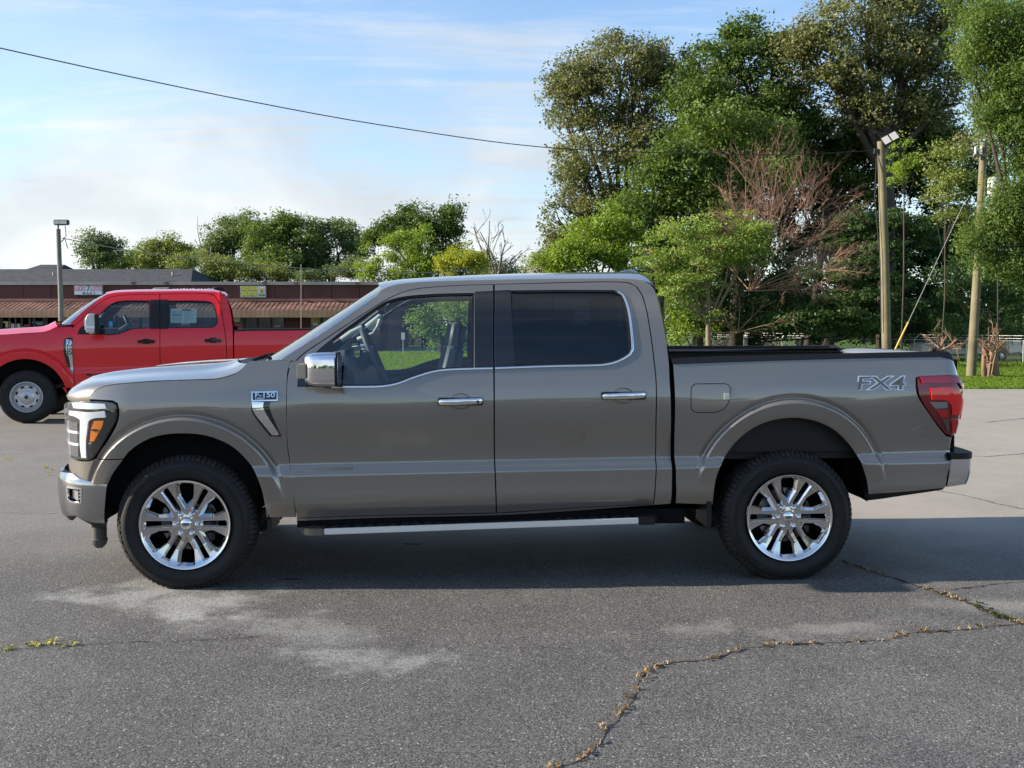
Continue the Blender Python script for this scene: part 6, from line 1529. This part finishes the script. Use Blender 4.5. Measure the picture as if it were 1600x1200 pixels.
for x_ in (0, 3.6):
    for y_, rz in ((.0, 0), (1.85, math.pi)):
        w_ = empty('wheel', (x_, y_, .36), rz, wp)
        MB().lathe([(.19, .02), (.24, .0), (.34, .01), (.365, .05), (.365, .2), (.2, .22)], 28).build('tyre', M_rubber, w_, smooth=True, angle=40)
        MB().lathe([(0, .02), (.06, .0), (.07, .04), (.16, .06), (.195, .01), (.2, .06)], 24).build('rim', M_alu, w_, smooth=True, angle=40)
# small white box trailer seen through the front window
c = at(586, 528, 88); tr_ = empty('box_trailer', (c[0] - 1.3, 88, float(gz(88)))); tag(tr_, 'small white trailer seen through the open-glass cab far beyond', 'trailer')
MB().box((0, 0, .75), (1.9, 1.2, 1.75)).build('body', M_white, tr_, bevel=.03); MB().box((.3, -.02, .85), (1.6, .0, 1.15)).build('side_panel', M_black, tr_)
for x_ in (.5, 1.4): MB().lathe([(0, 0), (.3, 0), (.32, .05), (.32, .18)], 16, c=(x_, .05, .33)).build('wheel', M_rubber, tr_)
MB().box((.2, .1, .35), (1.7, 1.1, .74)).build('chassis', M_void, tr_)
c = at(630, 545, 72); sg_ = empty('sign_post', (c[0], 72, float(gz(72)))); tag(sg_, 'small pale notice on a thin post seen through the cab', 'sign')
MB().tube([(0, 0, 0), (0, 0, 1.5)], .03, 6).build('post', M_galv, sg_); MB().box((-.13, -.05, 1.0), (.13, -.03, 1.5)).build('notice', M_white, sg_)
# ================================================================== trees
def quads(name, V, tint, m, parent):
    n = len(V) // 4; me = bpy.data.meshes.new(name); me.vertices.add(n * 4); me.vertices.foreach_set('co', V.astype(np.float32).ravel())
    me.loops.add(n * 4); me.loops.foreach_set('vertex_index', np.arange(n * 4, dtype=np.int32)); me.polygons.add(n)
    me.polygons.foreach_set('loop_start', np.arange(n, dtype=np.int32) * 4); me.polygons.foreach_set('loop_total', np.full(n, 4, np.int32))
    a = me.attributes.new('tint', 'FLOAT', 'POINT'); a.data.foreach_set('value', np.repeat(tint, 4).astype(np.float32)); me.update(); me.materials.append(m)
    return link(name, me, parent)
def rnd_unit(r_, n): v = r_.normal(0, 1, (n, 3)); return v / np.linalg.norm(v, axis=1, keepdims=True)
NLEAF = [0]; DM, PM, LMUL = 3.3, 2.7, .41
def foliage(lobes, r_, dens, leaf, per, spread, flat=.6, asp=.55, shell=.55, droop=0., ctint=.5, sub=16, gap=-.55):
    """twig-sized clumps of leaves through the outer part of each lobe"""
    SL = []
    for l in lobes:                         # every lobe is itself a crowd of boughs
        l = np.array(l); k = sub
        d_ = rnd_unit(r_, k); d_[:, 2] = d_[:, 2] * .9 + .08; q = .55 + .52 * r_.random(k)
        cc_ = l[:3] + d_ * l[3:6] * q[:, None]; s0 = (.20 + .34 * r_.random(k))[:, None] * l[3:6].mean() * np.array((1.12, 1.12, .82))
        SL += [tuple(a_) + tuple(b_) for a_, b_ in zip(cc_, s0)]
    dens = dens * DM; per = int(per * PM); leaf = leaf * LMUL; spread = spread * .72
    L = np.array(SL); w = (L[:, 3] * L[:, 4] + L[:, 3] * L[:, 5] + L[:, 4] * L[:, 5]); tot = int(dens * w.sum())
    pick = r_.choice(len(L), tot, p=w / w.sum()); d = rnd_unit(r_, tot)
    rad = shell + (1.05 - shell) * r_.random(tot) ** .6
    # ragged outline: the shell bulges and sinks
    ph = pick * 1.7
    rag = 1 + .13 * np.sin(d[:, 0] * 5 + ph) * np.cos(d[:, 2] * 6 + ph * 2) + .09 * np.sin(d[:, 1] * 9 + d[:, 2] * 11 + ph)
    c = L[pick, :3] + d * L[pick, 3:6] * (rad * rag)[:, None]
    # ragged gaps: thin the boughs out by a wavy field a metre or so across
    f_ = np.zeros(tot)
    for sc_, am in ((2.2, .5), (4.1, .35), (7.5, .3)):
        a_, b_, p_ = rnd_unit(r_, 3), rnd_unit(r_, 3), r_.random(3) * 6.28
        for q in range(3): f_ += am * np.sin(c @ a_[q] * sc_ + p_[q] + 1.3 * np.sin(c @ b_[q] * sc_ * .7))
    keep_ = f_ > gap; c, d, pick = c[keep_], d[keep_], pick[keep_]; tot = len(c)
    ct = r_.random(tot); cs = .6 + .8 * r_.random(tot)
    C_ = np.repeat(c, per, 0); D = np.repeat(d, per, 0); n = len(C_)
    o = np.clip(r_.normal(0, spread, (n, 3)), -1.5 * spread, 1.5 * spread); o[:, 2] *= flat; o[:, 2] -= droop * np.abs(r_.normal(0, spread, n)); P = C_ + o * np.repeat(cs, per)[:, None]
    nm = D * .55 + rnd_unit(r_, n) * .75 + np.array((0, 0, .45)); nm /= np.linalg.norm(nm, axis=1, keepdims=True)
    t = rnd_unit(r_, n); t[:, 2] -= droop; t -= nm * (t * nm).sum(1)[:, None]; t /= np.linalg.norm(t, axis=1, keepdims=True) + 1e-9; b = np.cross(nm, t)
    s_ = leaf * (.6 + .8 * r_.random(n)); t *= s_[:, None]; b *= (s_ * asp)[:, None]
    V = np.stack([P - t, P - b * .9 + t * .1, P + t, P + b * .9 + t * .1], 1).reshape(-1, 3)
    tint = np.clip(ctint * np.repeat(ct, per) + (1 - ctint) * r_.random(n), 0, 1); NLEAF[0] += n
    return V, tint, c
def tree(label, cat, bpx, Y, lobes_px, mt, dens=2.2, leaf=.20, per=14, spread=.42, seed=1, trunk=.35, group=None, name='tree', limbs=True, M_bark=None, sy=1.0, twigs=0, **kw):
    """lobes_px: (px, py, rx_px, ry_px, dY) measured in the photo at distance Y"""
    r_ = np.random.default_rng(seed); z0 = float(gz(Y)); base = at(bpx, 560, Y); base[2] = z0
    root = empty(name, tuple(base)); tag(root, label, cat, group)
    L = []
    for l in lobes_px:
        yy = Y + (l[4] if len(l) > 4 else 0); c = at(l[0], l[1], yy) - base; k = yy / 1600; L.append((c[0], c[1], c[2], l[2] * k * 1.08, (l[2] + l[3]) / 2 * k * sy, l[3] * k * 1.08))
    V, tint, cc = foliage(L, r_, dens, leaf, per, spread, **kw); quads('crown', V, tint, mt, root)
    M_bark = M_bark or M_bark_d
    if limbs:
        b = MB(); La = np.array(L); top = La[:, :3].mean(0); hz = max(.3, (La[:, 2] - La[:, 5]).min()); fork = np.array((top[0] * .3, top[1] * .3, max(hz, top[2] * .45)))
        b.tube([(0, 0, -.1), fork * .5 + r_.normal(0, .08, 3) * np.array((1, 1, 0)), fork, fork + (top - fork) * .6 + r_.normal(0, .2, 3)], [trunk, trunk * .8, trunk * .62, trunk * .3], 9)
        for l in L:
            e = np.array(l[:3]); m1 = fork + (e - fork) * .45 + r_.normal(0, .35, 3) - np.array((0, 0, .1)); b.tube([fork * (.75 + .2 * r_.random()), m1, e], [trunk * .42, trunk * .26, trunk * .10], 6)
            for _ in range(4 + twigs):
                d = rnd_unit(r_, 1)[0]; t1 = e + d * np.array(l[3:6]) * .75; s0 = m1 + (e - m1) * (.3 + .6 * r_.random()); b.tube([s0, (s0 + t1) / 2 + r_.normal(0, .12, 3), t1], [trunk * .13, trunk * .08, trunk * .03], 5, cap=False)
        b.build('trunk', M_bark, root, smooth=True)
    return root
M_bark_d = mat('dark_bark', (.055, .045, .035), .9, bump=(9, .8, .03)); M_bark_p = mat('pale_bark', (.20, .15, .10), .9, bump=(9, .8, .03))
lm = leaf_mat
m_oak = lm('oak_leaf', (.080, .105, .036), (.215, .225, .085), .30, (.33, .27, .15))
m_green = lm('maple_leaf', (.046, .088, .018), (.125, .190, .040), .32)
m_mid = lm('hedgerow_leaf', (.060, .110, .022), (.155, .225, .050), .34)
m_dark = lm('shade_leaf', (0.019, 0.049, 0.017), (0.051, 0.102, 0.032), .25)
m_lime = lm('lime_leaf', (.115, .195, .030), (.28, .38, .065), .38)
m_yel = lm('yellow_green_leaf', (.20, .27, .030), (.42, .44, .07), .38)
m_vine = lm('vine_leaf', (.080, .150, .035), (.26, .36, .085), .38)
m_mim = lm('mimosa_leaf', (0.102, 0.174, 0.041), (0.290, 0.392, 0.087), .36, (.50, .26, .20))
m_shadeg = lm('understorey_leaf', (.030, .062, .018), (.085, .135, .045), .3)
m_near = lm('bright_leaf', (.060, .115, .024), (.175, .250, .060), .40)
m_pale = lm('olive_leaf', (0.123, 0.174, 0.043), (0.275, 0.319, 0.094), .36)
m_far = lm('far_leaf', (.080, .130, .050), (.190, .245, .090), .34)
m_layer = lm('layered_leaf', (.045, .095, .026), (.125, .200, .065), .32)

big = dict(per=16, spread=.55, leaf=.27)
tree('tall oak with brownish foliage and open limbs at the left end of the wood', 'tree', 985, 70, [(970, 105, 62, 48), (920, 150, 50, 50, 2), (1010, 150, 52, 62), (885, 190, 30, 60), (905, 250, 44, 44, -1), (960, 225, 66, 54), (1015, 235, 45, 55, 2), (890, 310, 36, 46), (945, 320, 48, 42), (872, 345, 22, 34), (1000, 80, 36, 26), (880, 120, 26, 28), (925, 370, 40, 30)],
     m_oak, 1.25, seed=3, trunk=.5, twigs=3, shell=.45, **big)
tree('full green broadleaf tree with a pointed top between the two oaks', 'tree', 1150, 66, [(1155, 80, 52, 42), (1120, 130, 62, 50), (1185, 140, 55, 60), (1210, 100, 22, 40), (1080, 130, 32, 40, 2), (1130, 190, 74, 44, -1), (1200, 210, 50, 40), (1085, 180, 42, 42, 1), (1150, 52, 20, 16), (1230, 170, 22, 30)],
     m_green, 1.6, seed=4, trunk=.5, twigs=2, **big)
tree('towering oak with sky gaps rising out of frame behind the LED lamp pole', 'tree', 1385, 64, [(1300, 60, 62, 44), (1265, 95, 40, 40), (1350, 20, 60, 46), (1420, 30, 60, 52), (1340, 100, 60, 44, -1), (1405, 110, 62, 42), (1460, 100, 44, 50), (1480, 160, 34, 40), (1370, 165, 52, 34), (1300, 150, 44, 30, 1), (1430, 165, 46, 36), (1385, -30, 80, 40), (1465, 40, 36, 44), (1330, 185, 42, 24), (1245, 70, 22, 26)],
     m_oak, 1.15, seed=5, trunk=.65, twigs=4, shell=.5, **big)
tree('green tree whose crown slopes down from the wood towards the pickup cab', 'tree', 1090, 60, [(1140, 215, 62, 44), (1080, 260, 56, 50), (1180, 260, 62, 46), (1035, 305, 50, 46), (1110, 315, 66, 50), (1000, 345, 44, 38), (1060, 365, 60, 40), (1200, 220, 36, 30)],
     m_mid, 1.9, seed=6, trunk=.35, **big)
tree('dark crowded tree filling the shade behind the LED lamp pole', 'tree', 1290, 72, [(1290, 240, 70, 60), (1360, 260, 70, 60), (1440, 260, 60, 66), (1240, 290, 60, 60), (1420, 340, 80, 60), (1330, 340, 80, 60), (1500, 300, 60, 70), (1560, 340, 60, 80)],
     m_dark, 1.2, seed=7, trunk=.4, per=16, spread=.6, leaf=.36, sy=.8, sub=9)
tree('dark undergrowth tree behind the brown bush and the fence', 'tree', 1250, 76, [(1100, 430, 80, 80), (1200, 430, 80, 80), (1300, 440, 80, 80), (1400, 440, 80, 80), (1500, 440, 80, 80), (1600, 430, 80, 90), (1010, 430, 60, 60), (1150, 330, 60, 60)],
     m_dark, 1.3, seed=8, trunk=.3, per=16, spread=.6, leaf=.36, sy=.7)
tree('small dark oak leaning over the pickup roof at the wood edge', 'tree', 862, 78, [(862, 400, 24, 24), (845, 412, 18, 16), (882, 385, 20, 24), (868, 425, 26, 14)], m_oak, 1.6, seed=9, trunk=.2, **big)
tree('lime green feathery shrub above the pickup cab roof', 'shrub', 935, 58, [(955, 350, 32, 24), (925, 375, 40, 28), (890, 395, 34, 24), (960, 385, 44, 32), (915, 410, 60, 24), (1000, 380, 26, 30), (860, 410, 18, 14)], m_lime, 2.6, seed=10, trunk=.15, name='shrub', per=16, spread=.42, leaf=.20)
tree('spreading mimosa tree with pinkish blossom beside the cab roof', 'tree', 1110, 54, [(1150, 350, 46, 26), (1100, 365, 50, 26), (1050, 390, 46, 26), (1120, 400, 60, 28), (1020, 420, 36, 22), (1075, 435, 50, 22), (1165, 395, 34, 24), (1050, 465, 28, 22), (1100, 480, 30, 20), (1185, 365, 26, 20), (1060, 355, 30, 18)], m_mim, 2.0, seed=11, trunk=.18, M_bark=M_bark_p, per=18, spread=.42, leaf=.17, flat=.35)
tree('low leafy sapling in front of the fence shade beside the cab', 'sapling', 1085, 56, [(1088, 508, 26, 12), (1070, 520, 20, 12), (1055, 500, 16, 14), (1060, 535, 14, 10)], m_lime, 1.5, seed=12, trunk=.06, name='sapling', per=16, spread=.35, leaf=.2)
tree('layered green tree with flat tiers of leaves right of the brown bush', 'tree', 1380, 58, [(1360, 345, 56, 12), (1420, 350, 44, 14), (1330, 375, 40, 12), (1440, 372, 30, 10), (1350, 400, 52, 14), (1395, 385, 34, 10), (1310, 430, 46, 14), (1370, 440, 50, 12), (1340, 465, 56, 14), (1300, 490, 50, 14), (1400, 480, 40, 14), (1450, 500, 44, 16), (1360, 505, 60, 14), (1250, 505, 50, 14), (1480, 470, 28, 14)],
     m_layer, 3.4, seed=13, trunk=.14, per=16, spread=.40, leaf=.20, flat=.3)
tree('olive toned small tree hanging between the two wooden poles', 'tree', 1470, 52, [(1480, 255, 30, 26), (1500, 290, 34, 26), (1470, 300, 26, 18), (1500, 335, 26, 20), (1465, 272, 16, 16)], m_pale, 2.4, seed=14, trunk=.05, per=14, spread=.36, leaf=.19)
tree('bright green vine mass glowing below the LED lamp head', 'vine', 1408, 50, [(1408, 240, 16, 24), (1400, 270, 14, 18), (1420, 255, 12, 16), (1412, 222, 10, 10)], m_lime, 3.5, seed=15, trunk=.05, name='vine', per=12, spread=.22, leaf=.16)
tree('dark green bushes massed behind the fence at the right edge', 'bush', 1560, 56, [(1540, 460, 60, 40), (1600, 440, 50, 50), (1480, 440, 40, 40), (1580, 500, 60, 30), (1500, 510, 50, 24)], m_layer, 1.6, seed=16, trunk=.12, name='bush', per=14, spread=.4, leaf=.2)
tree('near bright green tree with drooping leaves at the right edge', 'tree', 1700, 33, [(1560, 40, 50, 54), (1600, 110, 60, 60), (1640, 20, 70, 60), (1555, 150, 30, 40), (1592, 200, 44, 46), (1615, 270, 50, 50), (1580, 325, 36, 34), (1540, 360, 34, 34), (1600, 370, 52, 44), (1525, 385, 22, 28), (1560, 405, 36, 28), (1620, 200, 60, 60), (1530, 60, 24, 40), (1610, 420, 40, 24), (1680, 100, 60, 80), (1700, 250, 70, 90), (1520, 100, 16, 30), (1575, 150, 50, 50), (1600, 330, 50, 50), (1590, 60, 50, 50)],
     m_near, 8.5, seed=17, trunk=.24, per=16, spread=.30, leaf=.135, gap=-1.1, droop=.7, twigs=2, asp=.38, sy=.7)
tree('pale green tree rising out of frame at the top right corner', 'tree', 1640, 48, [(1560, 20, 50, 60), (1500, 20, 24, 40), (1610, 90, 60, 60), (1540, 100, 40, 40), (1650, 20, 60, 60), (1590, 180, 50, 50)], m_mid, 2.0, seed=18, trunk=.12, per=14, spread=.4, leaf=.2)
tree('brownish oak twigs drooping between the tall oak and the near tree', 'tree', 1560, 46, [(1525, 215, 22, 22), (1548, 235, 22, 18), (1515, 60, 14, 30)], m_oak, 2.4, seed=19, trunk=.04, per=14, spread=.35, leaf=.18)

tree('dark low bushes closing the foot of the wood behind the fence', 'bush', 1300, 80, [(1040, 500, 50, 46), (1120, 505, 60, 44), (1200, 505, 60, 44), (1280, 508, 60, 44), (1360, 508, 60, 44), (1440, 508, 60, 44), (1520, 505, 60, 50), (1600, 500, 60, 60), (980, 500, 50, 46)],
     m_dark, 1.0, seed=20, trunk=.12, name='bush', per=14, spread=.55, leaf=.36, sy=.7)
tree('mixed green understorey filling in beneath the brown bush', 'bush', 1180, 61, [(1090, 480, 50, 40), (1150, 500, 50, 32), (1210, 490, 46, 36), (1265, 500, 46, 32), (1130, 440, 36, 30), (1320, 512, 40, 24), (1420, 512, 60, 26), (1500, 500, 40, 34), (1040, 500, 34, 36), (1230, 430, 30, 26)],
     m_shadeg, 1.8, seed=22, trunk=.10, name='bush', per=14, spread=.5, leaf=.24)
tree('green middle storey closing the gap between the two oaks', 'tree', 1260, 68, [(1455, 250, 44, 40), (1340, 272, 50, 40), (1385, 255, 40, 36), (1430, 190, 40, 34), (1240, 200, 50, 46), (1280, 225, 50, 40), (1235, 260, 46, 40), (1330, 215, 50, 34), (1400, 215, 50, 36), (1450, 225, 40, 36), (1480, 215, 34, 30)],
     m_green, 1.8, seed=23, trunk=.3, **big)
# dead brown bush: bare fanning twigs
def bare(label, cat, name, base, Y, tips, seed, m, r0=.07, n1=9, n2=7, n3=5, group=None):
    r_ = np.random.default_rng(seed); b0 = at(*base, Y); root = empty(name, (b0[0], b0[1], float(gz(Y)))); tag(root, label, cat, group); o = np.array(root.location); b = MB()
    def grow_(p, q, r, lvl):
        mid = (p + q) / 2 + r_.normal(0, .05 * np.linalg.norm(q - p), 3); b.tube([p, mid, q], [r, r * .75, r * .45], 4 if lvl else 5, cap=False)
        if lvl < 3:
            for _ in range((n2, n3, 4)[lvl]):
                f = .35 + .65 * r_.random(); s = p + (q - p) * f; d = (q - p) / np.linalg.norm(q - p) + r_.normal(0, .45, 3); d /= np.linalg.norm(d)
                grow_(s, s + d * np.linalg.norm(q - p) * (.20 + .26 * r_.random()), r * .46, lvl + 1)
    st = b0 - o
    for t in tips: grow_(st + r_.normal(0, .12, 3) * np.array((1, 1, 0)), at(t[0], t[1], Y + r_.normal(0, 1)) - o, r0, 0)
    b.build('branches', m, root); return root
m_dead = mat('dead_twig', (.30, .175, .125), .85, var=(1., .3)); m_deadg = mat('grey_twig', (.22, .19, .16), .85)
bare('dead brown bush fanning bare twigs in the middle of the wood', 'dead bush', 'dead_bush', (1175, 455), 55, [(1140, 300), (1165, 275), (1190, 268), (1215, 265), (1245, 275), (1270, 290), (1295, 310), (1310, 345), (1320, 385), (1300, 420), (1130, 340), (1120, 380), (1260, 330), (1225, 320), (1180, 320), (1330, 410), (1240, 440), (1290, 450)], 31, m_dead, .032, 9, 12, 8)
bare('bare dead vines hanging over the fence shade below the mimosa', 'dead bush', 'dead_bush', (1150, 520), 57, [(1080, 490), (1110, 470), (1150, 440), (1200, 470), (1230, 500), (1130, 500), (1060, 515), (1190, 515), (1100, 520)], 32, mat('dead_vine', (.22, .15, .09), .9), .03, 9, 7, 4)
bare('leafless grey tree standing right of the left tree line', 'bare tree', 'bare_tree', (775, 440), 95, [(765, 345), (750, 362), (790, 375), (740, 355), (805, 400), (760, 390), (785, 395), (815, 395)], 33, m_deadg, .10, 9, 4, 3)
bare('leafless snag poking out above the left tree line', 'bare tree', 'bare_tree', (322, 440), 100, [(311, 372), (330, 385), (318, 392)], 34, m_deadg, .10, 9, 3, 2)
bare('pile of pulled up dead brush against the chain-link fence', 'brush pile', 'brush_pile', (1475, 545), 50, [(1445, 525), (1460, 515), (1480, 520), (1495, 530), (1510, 535), (1450, 540), (1500, 545), (1470, 528)], 35, m_dead, .03, 9, 6, 4)
st_ = bare('shaggy dead stump wrapped in brown vines beside the transformer pole', 'stump', 'dead_stump', (1550, 588), 36, [(1537, 540), (1545, 528), (1552, 522), (1560, 535), (1563, 545), (1557, 525)], 36, mat('shaggy_bark', (.26, .17, .11), .95, bump=(20, 1, .05)), .05, 9, 7, 4)
c = at(1548, 588, 36); b = MB(); b.tube([(0, 0, -.1), (.05, 0, .5), (-.02, 0, 1.0), (.04, 0, 1.25)], [.26, .17, .15, .07], 9).tube([(-.28, 0, -.1), (-.30, .02, .6), (-.33, 0, 1.2)], [.09, .07, .04], 7).build('stump', mat('shaggy_bark'), st_, smooth=True)

# ---- tree line beyond the strip mall
fr = dict(per=14, spread=.6, leaf=.30)
tree('dark leafy tree with spiky top alone above the left roof', 'tree', 155, 105, [(155, 378, 20, 16), (140, 392, 18, 12), (168, 390, 20, 16), (152, 405, 24, 16)], m_far, 1.7, seed=41, trunk=.3, **fr)
tree('pale green rounded tree right of the dark spiky one', 'tree', 205, 110, [(200, 405, 26, 16), (180, 410, 18, 14), (225, 410, 24, 14)], m_mid, 1.7, seed=42, trunk=.3, **fr)
tree('olive green domed tree above the shingle roof ridge', 'tree', 260, 108, [(245, 390, 24, 18), (270, 388, 26, 18), (288, 398, 20, 16), (255, 410, 44, 16)], m_pale, 1.7, seed=43, trunk=.3, **fr)
tree('large dark tree at the left of the central clump', 'tree', 360, 106, [(345, 372, 24, 22), (365, 362, 26, 22), (385, 352, 22, 18), (355, 395, 36, 24), (335, 385, 18, 16), (390, 385, 30, 34)], m_far, 1.7, seed=44, trunk=.4, **fr)
tree('tallest light green tree in the central clump above the taqueria sign', 'tree', 435, 100, [(440, 352, 28, 18), (420, 370, 36, 26), (462, 375, 30, 28), (440, 400, 50, 28), (445, 340, 14, 10)], m_mid, 1.7, seed=45, trunk=.4, **fr)
tree('broad dark tree at the right of the central clump', 'tree', 520, 102, [(520, 358, 30, 16), (545, 372, 24, 22), (495, 380, 30, 30), (530, 400, 44, 28), (505, 425, 40, 20), (485, 410, 30, 30)], m_far, 1.8, seed=46, trunk=.4, **fr)
tree('low light green bushes fringing the flat roof', 'bush', 340, 92, [(285, 412, 24, 12), (320, 410, 28, 14), (355, 415, 30, 14), (390, 420, 30, 14), (310, 430, 36, 10), (430, 428, 34, 10), (370, 432, 40, 8)], m_pale, 2.0, seed=47, trunk=.15, name='bush', per=14, spread=.45, leaf=.24)
tree('small dark bush row behind the flat roof coping', 'bush', 520, 90, [(520, 428, 30, 10), (475, 432, 26, 8), (555, 420, 16, 16)], m_far, 2.0, seed=48, trunk=.12, name='bush', per=14, spread=.4, leaf=.22)
tree('dark evergreen crown draped in ivy left of the pickup roof', 'tree', 665, 92, [(645, 345, 26, 22), (680, 345, 30, 24), (705, 340, 16, 22), (660, 375, 44, 30), (700, 375, 24, 26), (600, 362, 24, 16), (585, 372, 16, 16), (620, 355, 22, 16)], m_green, 2.0, seed=49, trunk=.4, **fr)
tree('bright ivy curtain on the front of the evergreen', 'vine', 620, 88, [(650, 375, 20, 26), (620, 392, 26, 26), (605, 420, 26, 22), (655, 410, 32, 26), (580, 405, 20, 24), (570, 425, 18, 16), (640, 435, 40, 14), (680, 425, 20, 16)], m_lime, 1.9, seed=50, trunk=.15, name='vine', per=14, spread=.45, leaf=.22)
tree('round yellow green bush just above the pickup roof', 'bush', 720, 84, [(720, 400, 30, 20), (700, 412, 20, 16), (742, 412, 20, 18), (722, 420, 34, 14)], m_yel, 2.6, seed=51, trunk=.12, name='bush', per=14, spread=.35, leaf=.20)
tree('thin olive saplings right of the yellow green bush', 'sapling', 800, 96, [(765, 408, 16, 12), (770, 425, 24, 12), (825, 418, 16, 12), (810, 425, 18, 10), (835, 408, 10, 10)], m_pale, 1.4, seed=52, trunk=.1, name='sapling', per=12, spread=.4, leaf=.2)
# trees seen through the cab
tree('vine covered tree seen through the front side glass', 'tree', 690, 73, [(690, 490, 34, 22), (720, 500, 26, 40), (668, 505, 20, 20), (740, 480, 40, 40), (700, 525, 30, 22), (760, 520, 40, 40), (655, 495, 14, 12)], m_vine, 2.6, seed=53, trunk=.3, per=14, spread=.4, leaf=.2)
tree('dark shaded tree seen through the cab behind the vines', 'tree', 640, 104, [(620, 490, 34, 30), (660, 480, 30, 40), (700, 470, 60, 60), (650, 515, 40, 26), (780, 480, 60, 60)], m_dark, 2.0, seed=54, trunk=.3, **fr)
# unseen tree line added behind the camera for its dark band in reflections
tl = tree('low unseen tree line added behind the photographer for reflections', 'tree', 800, 60, [(560, 470, 120, 60), (800, 450, 120, 80), (1040, 475, 120, 60)], m_far, .7, seed=60, trunk=.4, per=10, spread=.9, leaf=.6, group='trees behind the photographer')
def copy_tree(o, parent=None):
    c = o.copy(); COL.objects.link(c); c.parent = parent
    for ch in list(o.children): copy_tree(ch, c)
    return c
spots_ = [(-60, -62), (-38, -66), (-14, -64), (12, -68), (36, -62), (62, -66)]
alt_ = ['rounded', 'broad', 'taller', 'lower', 'narrow', 'sparse']
for i, (x_, y_) in enumerate(spots_):
    o = tl if i == 0 else copy_tree(tl)
    o['label'] = alt_[i] + ' tree crown added far behind the photographer, met only in the paint reflections'
    o.location = (x_, y_, -.1); o.rotation_euler = (0, 0, i * 1.3); k_ = .8 + .08 * (i % 4); o.scale = (k_, k_, k_ * (1 if i % 2 else .85))
for o in bpy.data.objects:
    if o.type == 'MESH' and o.name.startswith('crown'): o.data.update()
